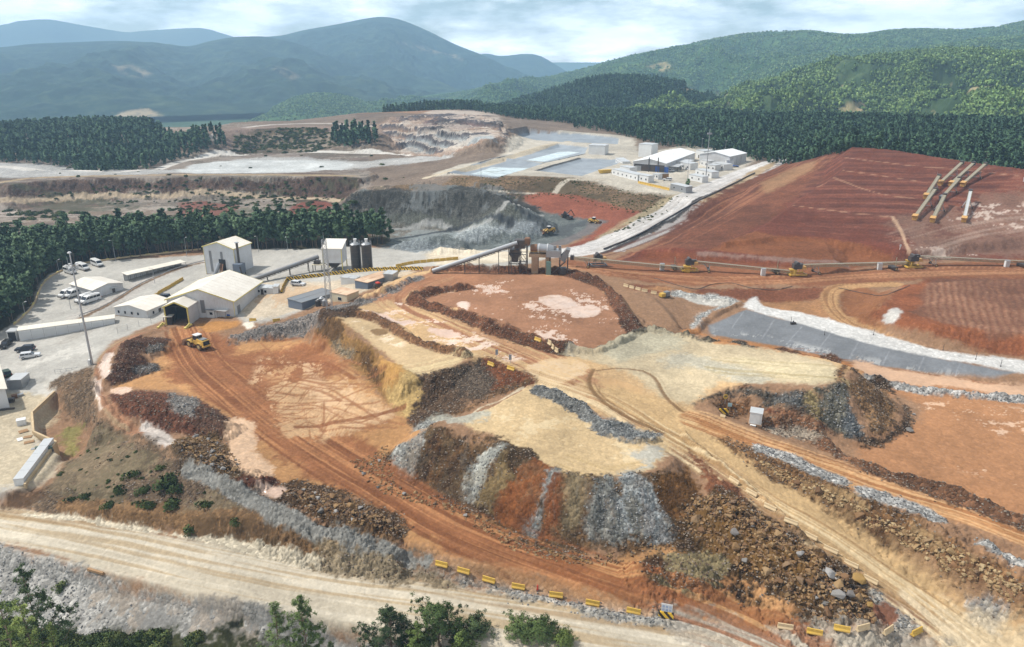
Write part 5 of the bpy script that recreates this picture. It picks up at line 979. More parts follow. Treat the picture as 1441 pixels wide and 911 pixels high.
for sx_, n_ in ((x0-.9, 0), (x0+pw+.1, 1)): f = MB().bar((sx_, -pd-3.4, .45), (sx_+.8, -pd-.6, .9), .7, .5).bar((sx_+.3, -pd-2.8, .8), (sx_+.5, -pd-1, 1.3), .35, .35); f.build('guide_block', M_trim, t, .05)
# guard cabin with canopy
t = cabin('guard_cabin', 'small white cabin with a grey roof beside the hall porch', (292,447), (305,448), 3., 2.6, M_white, M_bluex, windows=((1.6, 1.1, 1.1, .8),), over=.4); f = MB()
f.box(2.9, 7.2, -.4, 2.8, 2.75, 2.87); f.build('canopy', M_alu, t)
f = MB()
for x_, y_ in ((3.1, -.2), (7., -.2), (7., 2.6)): f.box(x_-.05, x_+.05, y_-.05, y_+.05, -.4, 2.74)
f.build('canopy_post', M_grey, t)
t = empty('water_drum', G1(322,446), 'blue drum with yellow base under the grey canopy', 'drum', rz=.2); MB().cyl((-.5, 0, .45), (.5, 0, .45), .38, n=14).build('barrel', M_blu, t); MB().box(-.9, .9, -.45, .45, -.1, .12).build('cradle', M_yel, t)
t = empty('switch_cabin', G1(231,459), 'dark steel frame cabin with white roof left of the hall porch', 'cabin', rz=.1); MB().box(0, 2.6, 0, 2.4, 2.7, 2.9).build('roof', M_roofx, t); f = MB()
for x_ in (.1, 2.5):
    for y_ in (.1, 2.3): f.box(x_-.08, x_+.08, y_-.08, y_+.08, -.3, 2.7)
f.build('post', M_dgrey, t); MB().box(.4, 2.1, .5, 2., 0, 2.).build('panel', M_dgrey, t, .05)
# mill tower with stack and duct
t, L = gable('mill_tower', 'tall white gabled tower building behind the processing hall', (291,386), (333,387), 10, 10.4, 2.0, 'y', trim=M_trim, over=.3)
for x_ in (2.3, 7.1): MB().box(x_, x_+1., -.05, -.004, 1.2, 9).build('louvre_strip', M_grey, t)
MB().box(6.2, 9., -.09, -.01, 2., 6.2).build('loading_door', M_dark, t); f = MB().cyl((6.6, -.5, 4.8), (5.6, -2.8, .5), .7, n=14); f.build('discharge_duct', M_galv, t); MB().bar((8, -.4, 4.6), (8.6, -2.6, .6), .5, .35).bar((7.2, -.4, 4.8), (7.8, -2.6, .6), .25, .3).build('chute', M_rust, t)
MB().box(L+.3, L+3.4, -2, 1.2, 2., 5.4).build('filter_box', M_blue, t, .08); MB().bar((L+.5, -1.8, 0), (L+.5, -1.8, 2), .2).bar((L+3.2, -1.8, 0), (L+3.2, -1.8, 2), .2).bar((L+3.2, 1, 0), (L+3.2, 1, 2), .2).bar((L+3.3, -1.9, 4.6), (L+4.4, -2.2, .6), .35).build('filter_leg', M_dgrey, t)
st_ = MB().cyl((L+1.4, .4, 5.4), (L+1.4, .4, 12.6), .42, n=14).build('stack', M_dgrey, t); MB().cyl((L+1.4, .4, 12.7), (L+1.4, .4, 12.9), .75, .75, 14).build('rain_cap', M_galv, st_)
# bin building on legs
o, rz, L = frame((456,383), (483,381)); t = empty('storage_bin_building', o, 'white boxy bin building on steel legs beside black silos', 'building', rz=rz)
MB().prism_y([(0, 3.2), (6, 3.2), (6, 10.2), (0, 8.3)], 0, L).build('wall', M_wall, t); MB().prism_y([(-.3, 8.25), (6.3, 10.34), (6.3, 10.5), (-.3, 8.42)], -.3, L+.3).build('roof', M_roof, t)
f = MB()
for x_ in (.2, L-.2): f.box(x_-.14, x_+.14, -.03, .28, -.5, 8.2).box(x_-.14, x_+.14, 5.8, 6.03, -.5, 9.9)
f.build('trim', M_trim, t); f = MB().bar((.3, .1, .2), (L-.3, .1, 3.1), .18).bar((L-.3, .1, .2), (.3, .1, 3.1), .18).prism([(1, 3.2), (2.6, 1.2), (4.2, 1.2), (L-1, 3.2)], 1, 5); f.build('hopper', M_dgrey, t)
MB().box(-4.2, -.4, -.2, 3, 2.3, 2.5).build('platform', M_cream, t); MB().box(-4, -3.8, 0, .2, -.5, 2.3).box(-.8, -.6, 0, .2, -.5, 2.3).box(-4, -3.8, 2.6, 2.8, -.5, 2.3).build('platform_leg', M_dgrey, t); MB().box(-3.6, -1.6, .4, 2.4, 2.5, 3.7).build('drive', M_dgrey, t, .06)
# silos
for i, (px, lab) in enumerate(((502, 'left black cylindrical silo with pale top beside the pines'), (517.5, 'right black cylindrical silo with pale top beside the pines'))):
    t = empty('black_silo', G1(px, 380), lab, 'silo', 'pair of black silos'); f = MB().cyl((0, 0, -.3), (0, 0, 9.2), 1.72, n=28); f.build('shell', M_black, t); f = MB()
    for z_ in (2.2, 4.4, 6.6, 8.6): f.cyl((0, 0, z_), (0, 0, z_+.1), 1.77, n=28)
    f.build('hoop', M_dgrey, t); MB().cyl((0, 0, 9.2), (0, 0, 9.6), 1.74, 1.2, 28).build('top_cone', M_galv, t); MB().cyl((.1, 0, 9.6), (.1, 0, 10.9), .45, n=12).cyl((.1, 0, 10.9), (.1, 0, 11.1), .62, n=12).build('filter', M_white, t); f = MB()
    for k in range(12): a = k*math.pi/6; f.bar((1.65*math.cos(a), 1.65*math.sin(a), 9.3), (1.65*math.cos(a), 1.65*math.sin(a), 10.3), .05)
    for k in range(12): a = k*math.pi/6; b_ = a+math.pi/6; f.bar((1.65*math.cos(a), 1.65*math.sin(a), 10.3), (1.65*math.cos(b_), 1.65*math.sin(b_), 10.3), .05)
    f.bar((1.85, -.5, 0), (1.85, -.5, 10.2), .06).bar((1.85, -.1, 0), (1.85, -.1, 10.2), .06); f.build('railing', M_galv, t)
# cabins and containers of the yard
cabin('container_office', 'blue grey container office in the front of the paved yard', (406,433), (426,437), 13.5, 2.7, M_blue, M_bluex, tilt=.05, group=None)
cabin('workshop_container', 'blue grey container with rusty stained roof beside red machine', (500,406.5), (518,408), 12, 2.7, M_blue, paint('stained_roof', (206,180,152), .7, 0, .35, (150,104,72), .6), tilt=.05)
cabin('grey_container', 'light grey container behind the stained roof container', (540,397), (553,396.5), 4, 2.6, M_galv, M_alu)
cabin('white_container', 'small white container beside the stained roof container', (480,401), (501,400), 3, 2.5, M_white, M_alu, cat='container')
cabin('cream_cabin', 'cream cabin with rust streaked roof below the lattice mast', (465,424), (489,426), 5.2, 2.8, M_cream, paint('stained_roof', (206,180,152)), endwin=(), windows=((4., .8, 1.4, 1.),))
cabin('gate_cabin', 'small white cabin with flat roof beside the processing hall', (357,415), (387,414), 3.2, 2.5, M_white, M_alu, windows=((2., 1., .8, .8), (4.4, 1., .8, .8)), doors=(3.2,))
cabin('annex_container', 'narrow white container at the end of the gate cabin', (385,414.5), (392,413.5), 3., 2.4, M_white, M_alu, cat='container')
cabin('lean_to', 'grey lean-to at the right wall of the hall', (336,424), (345,421), 3, 3., M_galv, M_alu)
for i, (px, py, m_, lab) in enumerate(((448,431,M_black,'dark green water tank left of the cream cabin'), (453,427,M_galv,'pale water tank behind the dark tank'), (457.5,431,M_grey,'grey tank on pallet beside the cream cabin'))):
    t = empty('water_tank', G1(px, py), lab, 'tank', 'tanks beside the cream cabin'); MB().cyl((0, 0, 0), (0, 0, 1.7), .85, n=18).cyl((0, 0, 1.7), (0, 0, 2.0), .85, .3, 18).build('shell', m_, t); MB().cyl((0, 0, 2.0), (0, 0, 2.12), .28, n=10).build('lid', M_white, t)
t = empty('site_compressor', G1(532,406), 'dark machine with red hood beside the stained roof container', 'machine', rz=.7); MB().box(-1.4, 1.4, -.7, .7, .4, 1.5).build('body', M_dgrey, t, .1); MB().box(-.6, .6, -.72, .72, 1.5, 1.9).build('hood', M_red, t, .1); wheel(t, -.9, -.7, .35, .35, .2); wheel(t, .9, -.7, .35, .35, .2); wheel(t, -.9, .7, .35, .35, .2); wheel(t, .9, .7, .35, .35, .2)
# lattice mast
def lattice(t, h, w0, w1, step, mat):
    f = MB(); z = 0.
    cor = [(-1, -1), (1, -1), (1, 1), (-1, 1)]
    W_ = lambda z_: (w0+(w1-w0)*z_/h)/2
    for cx, cy_ in cor: f.bar((cx*w0/2, cy_*w0/2, 0), (cx*w1/2, cy_*w1/2, h), .09)
    while z < h-step*.5:
        a, b = W_(z), W_(min(z+step, h))
        for k in range(4):
            p, q = cor[k], cor[(k+1) % 4]; f.bar((p[0]*a, p[1]*a, z), (q[0]*b, q[1]*b, min(z+step, h)), .05); f.bar((q[0]*a, q[1]*a, z), (p[0]*b, p[1]*b, min(z+step, h)), .05); f.bar((p[0]*b, p[1]*b, min(z+step, h)), (q[0]*b, q[1]*b, min(z+step, h)), .05)
        z += step
    f.build('lattice', mat, t)
t = empty('lattice_mast', G1(464,436), 'slender grey lattice mast between container office and cream cabin', 'mast'); lattice(t, 20, 1.5, 1.1, 1.7, M_galv); MB().bar((0, 0, 20), (0, 0, 22), .06).box(-.15, .15, -.15, .15, 18.6, 19.4).build('antenna', M_galv, t)
# floodlight mast with crow's nest at the yard corner
t = empty('floodlight_mast', G1(130,513), 'tall grey floodlight mast with a round lamp gallery at the yard corner', 'mast'); MB().cyl((0, 0, -.5), (0, 0, 30), .30, .15, 14).build('pole', M_galv, t); f = MB()
for k in range(10): a = k*math.pi/5; b_ = a+math.pi/5; f.bar((1.25*math.cos(a), 1.25*math.sin(a), 25.6), (1.25*math.cos(b_), 1.25*math.sin(b_), 25.6), .10).bar((1.25*math.cos(a), 1.25*math.sin(a), 26.6), (1.25*math.cos(b_), 1.25*math.sin(b_), 26.6), .08).bar((1.25*math.cos(a), 1.25*math.sin(a), 25.6), (1.25*math.cos(a), 1.25*math.sin(a), 26.6), .07).bar((0, 0, 25.2), (1.25*math.cos(a), 1.25*math.sin(a), 25.6), .06)
f.build('gallery', M_galv, t)
for k in range(5): a = k*math.pi/2.5; f = MB().box(1.3*math.cos(a)-.25, 1.3*math.cos(a)+.25, 1.3*math.sin(a)-.25, 1.3*math.sin(a)+.25, 26.7, 27.1); f.build('floodlight', M_white, t)
MB().cyl((0, 0, 30), (0, 0, 30.3), .5, .3, 12).build('cap_lamp', M_white, t); MB().box(-.9, -.3, -.35, .35, -.2, 1.3).build('control_box', M_white, t, .03); MB().bar((-.9, 0, 26.5), (-.9, 0, 29), .06).build('aerial', M_galv, t)
# lamp posts
LP = [((163,368), 8.5, 'lamp post beside the second planting ring of the parking yard'), ((263,361), 7.5, 'lamp post at the kerb left of the mill tower'), ((84,387), 5.5, 'short lamp post at the kerb behind the leftmost minibus'), ((38,454), 6.5, 'lamp post at the far left kerb by the dark pines'), ((364,355), 6.5, 'first lamp post between mill tower and bin building'), ((405,354), 5.5, 'lamp post before the pines left of the bin building'), ((218,399), 5.5, 'thin lamp post on the ramp beside the canopy'), ((100,436), 5.5, 'lamp post in front of the parked minibuses')]
for (q, h, lab) in LP:
    t = empty('street_lamp', G1(*q), lab, 'lamp post', 'lamp posts of the yard', random.uniform(0, 6)); MB().cyl((0, 0, -.3), (0, 0, h), .10, .05, 8).bar((0, 0, h), (.9, 0, h+.15), .06).build('pole', M_galv, t); MB().box(.6, 1.25, -.12, .12, h+.12, h+.24).build('lamp_head', M_white, t)
# low buildings on the left
t, L = gable('site_office', 'white single storey office with small windows left of the hall', (163,444.5), (208,447.5), 11, 2.9, 1.3, 'y', over=.4, roof=M_roof)
for x_ in (1.5, 4., 6.6, 9.): window(t, x_, 1.1, .75, .9)
for y_ in (2.6, 8.6): window(t, y_, 1.1, .75, .9, L, 'x')
door(t, 5.4, 1.1, 2.1, L, 'x')
t = empty('parked_car', (0, 0, 0), 'x', 'car'); bpy.data.objects.remove(t)
cabin('garage_row', 'long white garage row along the yard edge', (28.5,481), (162,455), 3.2, 3.3, M_white, M_roofx, ribs=False, cat='garages', tilt=.2); t = [o for o in C.objects if o.name == 'garage_row'][0]; f = MB(); Lg = frame((28.5,481), (162,455))[2]
for k in range(9): x_ = Lg*k/8.0; f.box(x_-.05, x_+.05, -.05, -.003, 0, 3.3)
f.build('post', M_galv, t)
for k in range(8): x_ = Lg*(k+.5)/8; MB().box(x_-1.35, x_+1.35, -.03, -.003, .1, 2.7).build('shutter', sheet('shutter', (198,200,200), .3, .5, .08, 0, 2), t)
cabin('transformer_box', 'dark fronted white box at the left end of the garage row', (12,481), (24.5,480), 2.6, 3., M_white, M_alu, cat='cabin', ribs=False); t = [o for o in C.objects if o.name == 'transformer_box'][0]; MB().box(.25, 2.4, -.05, -.003, .1, 2.8).build('door', M_dark, t)
# carport roofs
o, rz, L = frame((137,418), (176,404)); t, L = gable('minibus_shed', 'low white shed with wide roof beside the parked minibuses', (133,421), (172,408), 14, 3., 1.1, 'y', over=.4, roof=M_roof, length=10.5)
door(t, 7., 1., 2.); MB().box(5.8, 8.4, -1.3, -.02, 2.3, 2.4).build('awning', M_alu, t)
o, rz, L = frame((182,397), (262,374)); t = empty('long_canopy', o, 'long narrow white canopy along the curving ramp', 'canopy', rz=rz); MB().prism_y([(-.2, 2.6), (3.6, 2.9), (3.6, 3.05), (-.2, 2.75)], -.5, L).build('roof', M_roofx, t); f = MB()
for k in range(11): x_ = L*k/10.; f.box(x_-.06, x_+.06, 0, .12, -.4, 2.62).box(x_-.06, x_+.06, 3.3, 3.42, -.4, 2.9)
f.build('post', M_grey, t); MB().box(0, L, 3.44, 3.5, -.3, 2.86).build('back_panel', M_white, t)
# warehouse cut by the left frame edge
o = G1(14,574); q2 = G1(3,536); t = empty('edge_warehouse', o, 'white warehouse gable at the left edge of the photo', 'warehouse', rz=math.atan2(q2[1]-o[1], q2[0]-o[0])); MB().box(0, 22, 0, 16, -.5, 5.).build('wall', M_wall, t); MB().prism_y([(-.4, 4.95), (8, 6.8), (16.4, 4.95), (16.4, 5.1), (8, 6.95), (-.4, 5.1)], -.4, 22.4).build('roof', M_roofx, t); MB().box(-.05, -.003, 2, 6, .1, 4).build('door', M_grey, t)
o = G1(13,549); t = empty('store_annex', o, 'grey metal annex at the side of the edge warehouse', 'annex', rz=R(8)); MB().box(0, 3.2, 0, 4.5, -.4, 2.6).build('wall', M_galv, t, .03); MB().box(-.1, 3.3, -.1, 4.6, 2.62, 2.74).build('roof', M_alu, t)
for i, (px, py, sx_, sy_, sz_, m_, nm, lab) in enumerate(((16,566,1.4,1.,1.,M_dgrey,'parts_crate','dark crate beside the warehouse corner'), (21,560,1.2,1.,.8,M_rust,'parts_crate','rusty crate leaning row by the annex'), (28,558,1.6,1.,.5,M_galv,'parts_crate','pale grey crate right of the rusty crate'), (10,577,3.2,.5,.4,M_dgrey,'steel_profile','dark steel profile lying by the warehouse'), (31,597,1.8,1.5,1.3,M_white,'white_cube_tank','white cube tank beside the retaining wall'), (33,607,1.8,1.6,.15,M_wood,'timber_pallet','upper timber pallet beside the retaining wall'), (39,615,1.6,1.2,.15,M_wood,'timber_pallet','middle timber pallet beside the retaining wall'), (41,622,1.9,1.3,.15,M_wood,'timber_pallet','lower timber pallet beside the retaining wall'), (28,618,1.1,1.7,.1,M_white,'white_board','white board lying on the sandy yard'), (49,631,1.5,.9,.1,M_galv,'grey_board','grey board lying beside the green machine'))):
    o = G1(px, py); t = empty(nm, o, lab, nm.split('_')[-1], rz=.35+.2*(i % 3)); q = MB()
    if nm == 'timber_pallet':
        for k in range(5): q.box(-sx_/2, sx_/2, -sy_/2+k*sy_/5, -sy_/2+k*sy_/5+sy_/6, .1, sz_)
        q.build('deck', m_, t); MB().box(-sx_/2, -sx_/2+.1, -sy_/2, sy_/2, 0, .095).box(sx_/2-.1, sx_/2, -sy_/2, sy_/2, 0, .095).build('runner', m_, t)
    else:
        q.box(-sx_/2, sx_/2, -sy_/2, sy_/2, 0, sz_).build('body', m_, t, .03)
        if sz_ > .4: MB().box(-sx_/2-.04, sx_/2+.04, -sy_/2-.04, sy_/2+.04, sz_, sz_+.06).build('lid', m_, t)
for px, py, lab in ((57,634,'left green pump set beside the retaining wall'), (68,635,'right green pump set beside the retaining wall')):
    t = empty('pump_set', G1(px, py), lab, 'pump', 'pump sets at the wall', .6); MB().box(-.9, .9, -.5, .5, .25, 1.1).build('housing', M_grn, t, .08); MB().box(-1., 1., -.55, .55, 0, .24).build('skid', M_dgrey, t); MB().cyl((.2, 0, 1.1), (.2, 0, 1.6), .12, n=10).build('exhaust', M_dgrey, t)
t = empty('tipped_trolley', G1(33,541), 'low metal trolley parked in front of the annex', 'trolley', rz=.4); MB().box(-1., 1., -.6, .6, .35, .5).build('deck', M_grey, t); f = MB().bar((-1, -.5, .5), (-1, -.5, 1.3), .06).bar((-1, .5, .5), (-1, .5, 1.3), .06).bar((-1, -.5, 1.3), (-1, .5, 1.3), .06); f.build('handle', M_dgrey, t); wheel(t, -.7, -.55, .17, .18, .1); wheel(t, .7, -.55, .17, .18, .1)
t = empty('barrier_pole', G1(25,546), 'thin red white post frame in the left yard', 'post', rz=0); MB().bar((0, 0, 0), (-1.5, 7, 2.2), .12).bar((0, 0, 0), (0, 0, 1.2), .14).build('boom', M_galv, t); MB().box(-.25, .25, -.25, .25, -.1, .8).build('base', M_conc, t)
t = empty('railing_frame', G1(78,527), 'grey tube railing standing at the yard edge', 'railing', rz=.35); f = MB()
for k in range(5): f.bar((k*1.3, 0, 0), (k*1.3, 0, 1.1), .07)
f.bar((0, 0, 1.1), (5.2, 0, 1.1), .07).bar((0, 0, .55), (5.2, 0, .55), .05); f.build('rail', M_galv, t)
# retaining wall and white covered bins on it
pw_ = G([(77,553),(45.5,583),(48,611),(83,640)]); pts = [Vector((p[0], p[1], -3.6)) for p in pw_]; e_ = G1(36,688); pts.append(Vector((e_[0], e_[1], -3.6)))
f = MB()
for a, b in zip(pts[:-1], pts[1:]): f.bar(a+Vector((0, 0, -1.2)), b+Vector((0, 0, -1.2)), .45, 3.6)
t = empty('retaining_wall', pts[0], 'pale concrete retaining wall bending round the sandy yard', 'wall'); f.v = [(x-pts[0].x, y-pts[0].y, z-pts[0].z) for x, y, z in f.v]; w_ = f.build('wall', M_sand, t, .03)
a, b = pts[3], pts[4]; d = (b-a); Lr = d.length; d.normalize(); nrm = Vector((-d.y, d.x, 0)); nrm = nrm if nrm.x < 0 else -nrm
for k in range(5):
    c = a+d*(Lr*(k+.5)/5.2)+nrm*1.2; w1 = Lr/5.2-.12; t = empty('lidded_bin', c, '%s white lidded bin from the wall corner, on the yard edge' % ORD[k], 'bin', 'white lidded bins along the wall', math.atan2(d.y, d.x)); MB().box(-w1/2, w1/2, -.9, .9, -.1, 1.35).build('body', M_white, t, .04); MB().box(-w1/2-.05, w1/2+.05, -.97, .97, 1.36, 1.5).build('lid', M_alu, t, .03)
# ------------------------------------------------------------------ parked vehicles
vb = van(M_white, label='leftmost white minibus of the three at the back kerb', group='white minibuses in the parking yard'); put(vb, 99, 385, (112,389))
put(clone(vb, (0,0,0), 0, 'middle white minibus of the three at the back kerb'), 117, 380, (130,383.5)); put(clone(vb, (0,0,0), 0, 'rightmost white minibus of the three at the back kerb'), 137, 374.5, (149,378.5))
for (px, py, lab) in ((97,417,'leftmost white minibus beside the shed roof'), (106.5,417.5,'second white minibus from the left beside the shed'), (121,424,'third white minibus from the left, half behind another'), (128,425.5,'white minibus nearest the floodlight mast beside the shed')): put(clone(vb, (0,0,0), 0, lab), px, py, (px-14,py+5.5))
c = car(paint('dark_car_paint', (44,52,66), .25, .2, .06), 'suv', 'dark blue estate car in the left yard', 'car', 'parked_car'); put(c, 36, 494, (24,495.5))
c = car(paint('white_car_paint', (208,210,212), .25, .1, .08), 'pickup', 'white pickup with hardtop parked below the dark blue car', 'pickup', 'pickup_truck'); put(c, 43, 503.5, (57,500.5))
c = car(paint('black_car_paint', (28,32,36), .25, .2, .08), 'suv', 'black car at the left edge beside the dark door box', 'car', 'parked_car'); put(c, 9, 488, (4,492))
c = car(paint('dark_car_paint', (44,52,66)), 'suv', 'dark car parked behind the site office by yellow barriers', 'car', 'parked_car'); put(c, 230, 421, (222,421))
c = car(paint('white_car_paint', (208,210,212)), 'pickup', 'white pickup on the plant yard below the striped barriers', 'pickup', 'pickup_truck'); put(c, 420, 402.5, (434,402.5))
c = car(paint('green_car_paint', (40,66,58), .4, .1, .1), 'suv', 'dark green vehicle beside the edge warehouse', 'car', 'parked_car'); put(c, 9, 529, (2,523))
c = car(paint('white_car_paint', (208,210,212)), 'suv', 'white car beside the small shed of the pond station', 'car', 'parked_car'); put(c, 939, 254.5, (930,254))
c = car(paint('white_car_paint', (208,210,212)), 'pickup', 'white pickup at the canopy of the pond station hall', 'pickup', 'pickup_truck'); put(c, 946, 241.5, (955,240))
c = car(paint('white_car_paint', (208,210,212)), 'pickup', 'white pickup far up the white haul road', 'pickup', 'pickup_truck'); put(c, 1113, 220.5, (1104,221.5))
# ------------------------------------------------------------------ wheel loader
M_cat = paint('loader_yellow', (206,170,84), .5, 0, .3, (150,104,70), 1.2)
def loader(label, group=None):
    t = empty('wheel_loader', (0, 0, 0), label, 'wheel loader', group)
    f = MB().prism([(-4.1, 1.3), (-.6, 1.2), (-.6, 2.3), (-1.2, 2.95), (-3.9, 2.75), (-4.1, 2.2)], -1.05, 1.05); f.box(-1.0, .3, -.75, .75, .9, 1.9); f.build('engine_body', M_cat, t, .08)
    MB().box(-4.16, -4.08, -.95, .95, 1.45, 2.6).build('grille', M_dark, t); MB().box(-4.35, -3.5, -1.25, 1.25, .9, 1.4).build('counterweight', M_cat, t, .08); MB().box(-3.6, -1.6, -.85, .85, 2.86, 3.0).build('hood_top', M_grey, t, .05)
    cb = MB().box(-1.15, .75, -.85, .85, 1.9, 2.3).build('cab', M_cat, t, .05); MB().prism([(-1.1, 2.3), (.72, 2.3), (.5, 3.65), (-1.05, 3.65)], -.8, .8).build('glass', M_glass, cb); f = MB()
    for x_, x2 in ((-1.1, -1.05), (.72, .5)):
        for y_ in (-.82, .82): f.bar((x_, y_, 2.3), (x2, y_, 3.68), .1)
    f.build('cab_post', M_dgrey, cb); MB().box(-1.25, .75, -.95, .95, 3.66, 3.84).build('cab_roof', M_white, cb, .04)
    MB().box(.3, 2.6, -.6, .6, .9, 1.8).prism([(.6, 1.8), (1.8, 1.8), (1.5, 2.5), (.9, 2.6)], -.5, .5).build('front_frame', M_cat, t, .06); f = MB()
    for y_ in (-.55, .55): f.bar((1.2, y_, 2.4), (2.8, y_, 1.7), .24, .5).bar((2.8, y_, 1.7), (4., y_, .6), .24, .45)
    f.build('lift_arm', M_cat, t, .04); MB().bar((1.3, 0, 2.6), (3.2, 0, 1.7), .25).bar((3.2, 0, 1.7), (4., 0, 1.1), .2).build('tilt_link', M_dgrey, t)
    MB().prism([(3.9, .25), (5.5, .1), (5.5, .16), (4.3, .5), (4.15, 1.1), (4.5, 1.75), (4.4, 1.8), (3.9, 1.35)], -1.65, 1.65).build('bucket', M_rust, t, .02); f = MB()
    for y_ in (-1.66, 1.6): f.prism([(3.95, .3), (5.4, .15), (4.5, 1.7), (3.95, 1.3)], y_, y_+.06)
    f.build('bucket_side', M_rust, t); MB().cyl((-1.6, .5, 2.9), (-1.6, .5, 3.6), .1, n=10).build('exhaust', M_dgrey, t)
    f = MB()
    for x_ in (-2.5, 2.0):
        for s_ in (-1, 1): f.prism([(x_-1.1, 1.5), (x_-.6, 1.95), (x_+.6, 1.95), (x_+1.1, 1.5), (x_+1.1, 1.6), (x_+.6, 2.05), (x_-.6, 2.05), (x_-1.1, 1.6)], min(s_*.85, s_*1.5), max(s_*.85, s_*1.5))
    f.build('mudguard', M_cat, t)
    for x_ in (-2.5, 2.0):
        for s_ in (-1, 1): wheel(t, x_, s_*1.22, .92, .95, .66)
    return t
ld = loader('yellow wheel loader driving towards the hall porch', 'loaders on the site'); put(ld, 279, 488, (262.5,482.5))
put(clone(ld, (0,0,0), 0, 'yellow loader working in the middle of the grey quarry floor', (.75,)*3), 772, 328, (757,329)); put(clone(ld, (0,0,0), 0, 'small yellow loader at the rim of the red slope', (.7,)*3), 836, 315, (848,316))
def excavator(px, py, rz, label):
    t = empty('excavator', G1(px, py), label, 'excavator', 'dark excavators', rz); t.scale = (.75,)*3; f = MB()
    for y_ in (-1.2, 1.2): f.prism([(-2, .1), (2, .1), (2.2, .5), (1.9, .95), (-1.9, .95), (-2.2, .5)], y_-.3, y_+.3)
    f.build('track', M_dgrey, t); MB().box(-2.2, 1.2, -1.3, 1.3, 1., 2.2).build('house', M_dgrey, t, .1); MB().box(-.2, 1.3, .1, 1.3, 2.2, 3.2).build('cab', M_glass, t, .08); MB().bar((1, -.4, 2), (4, -.4, 4.6), .45).bar((4, -.4, 4.6), (6, -.4, 1.4), .4).build('boom', M_dgrey, t); MB().prism([(5.6, .3), (6.4, .5), (6.3, 1.5), (5.7, 1.5)], -.9, .1).build('bucket', M_rust, t)
excavator(795, 306, .4, 'left dark excavator on the quarry rim'); excavator(801, 309, 2.4, 'right dark excavator on the quarry rim')
# ------------------------------------------------------------------ conveyors
def conveyor(label, group, L, za, zb, tail, name='field_conveyor', leg=.62, feet=True, white=False, hop_mat=None, cat='conveyor'):
    """belt on a lattice frame, hopper at the tail, wheeled legs part-way, head chute"""
    t = empty(name, (0, 0, 0), label, cat, group); zz = lambda x: za+(zb-za)*x/L; f = MB(); n = max(int(L/2.4), 4)
    for y_ in (-.6, .6):
        f.bar((0, y_, zz(0)), (L, y_, zz(L)), .13).bar((0, y_, zz(0)-.75), (L, y_, zz(L)-.75), .13)
        for k in range(n): x1, x2 = L*k/n, L*(k+1)/n; f.bar((x1, y_, zz(x1)-.75), ((x1+x2)/2, y_, zz((x1+x2)/2)), .08).bar(((x1+x2)/2, y_, zz((x1+x2)/2)), (x2, y_, zz(x2)-.75), .08)
    f.build('truss', M_olive, t); MB()._add([(0, -.5, zz(0)+.12), (L, -.5, zz(L)+.12), (L, 0, zz(L)+.05), (L, .5, zz(L)+.12), (0, .5, zz(0)+.12), (0, 0, zz(0)+.05)], [(0, 1, 2, 5), (5, 2, 3, 4)]).build('belt', M_alu if white else M_bel, t)
    hp = MB().prism([(-.8, zz(0)+.05), (1.2, zz(0)+.1), (1.5, zz(0)+.7), (-1.1, zz(0)+.65)], -1., 1.); hp.build('hopper', hop_mat or M_org, t, .06); MB().box(-.8, 1.0, -.85, .85, .05, zz(0)-.02).build('tail_frame', hop_mat or M_org, t, .05)
    x = L*leg; f = MB()
    for s_ in (-1, 1): f.bar((x-.2, s_*.65, zz(x)-.6), (x, s_*1.7, .5), .16).bar((x+1.6, s_*.65, zz(x+1.6)-.6), (x, s_*1.7, .6), .14)
    f.bar((x, -1.8, .5), (x, 1.8, .5), .18); f.build('leg', M_grey, t)
    for s_ in (-1, 1): wheel(t, x, s_*1.9, .5, .52, .35)
    MB().box(L-.3, L+.9, -.7, .7, zz(L)-1., zz(L)+.5).build('head_chute', M_dgrey, t, .05); f = MB().bar((L-.2, .75, zz(L)), (L-.2, .75, zz(L)+1.6), .06); f.build('beacon', M_galv, t); return t
def span(t, A, B):
    a, b = G([A, B]); t.location = a; t.rotation_euler = (0, -math.atan2(b[2]-a[2], math.hypot(b[0]-a[0], b[1]-a[1])), math.atan2(b[1]-a[1], b[0]-a[0])); return t
gh_g = 'field conveyors parked on the red heap'
GH = [((1322.8,261), (1352,242), 'far left field conveyor of the parked set on the red heap'), ((1338.5,262), (1368,243), 'far middle field conveyor of the parked set on the red heap'), ((1354.8,262.5), (1385,244), 'far right field conveyor of the parked set on the red heap'), ((1302.7,279), (1318,263), 'leftmost short field conveyor on the red heap'), ((1325,282), (1348,265), 'field conveyor with grey hopper amid the parked set'), ((1287,309.5), (1314,280), 'nearest left field conveyor of the parked set'), ((1312,312.5), (1327,289), 'nearest middle field conveyor of the parked set'), ((1356,312.5), (1363,283), 'rightmost single field conveyor with pale belt on the red heap')]
for i, (A, B, lab) in enumerate(GH):
    a, b = G([A, B]); Lc = min(max(np.linalg.norm(a-b), 18), 27); span(conveyor(lab, gh_g, Lc, 1.3, 4.4, None, white=i == 7, hop_mat=M_grey if i == 4 else None), A, B)
oc_g = 'long conveyor line below the red heap'
for i, (A, B, lab) in enumerate((((967,383), (806,374), 'conveyor of the line from the crusher to the first cart'), ((1116,388), (978,381), 'conveyor of the line left of the middle drive unit'), ((1280,375), (1126,386), 'conveyor of the line below the orange heap face'), ((1452,374), (1290,374), 'rightmost conveyor of the line, leaving the photo'))):
    a, b = G([A, B]); Lc = math.hypot(*(b-a)[:2]); t = conveyor(lab, oc_g, Lc, 1.5, 3.3, None, 'overland_conveyor', .86, hop_mat=M_yel); span(t, A, B)
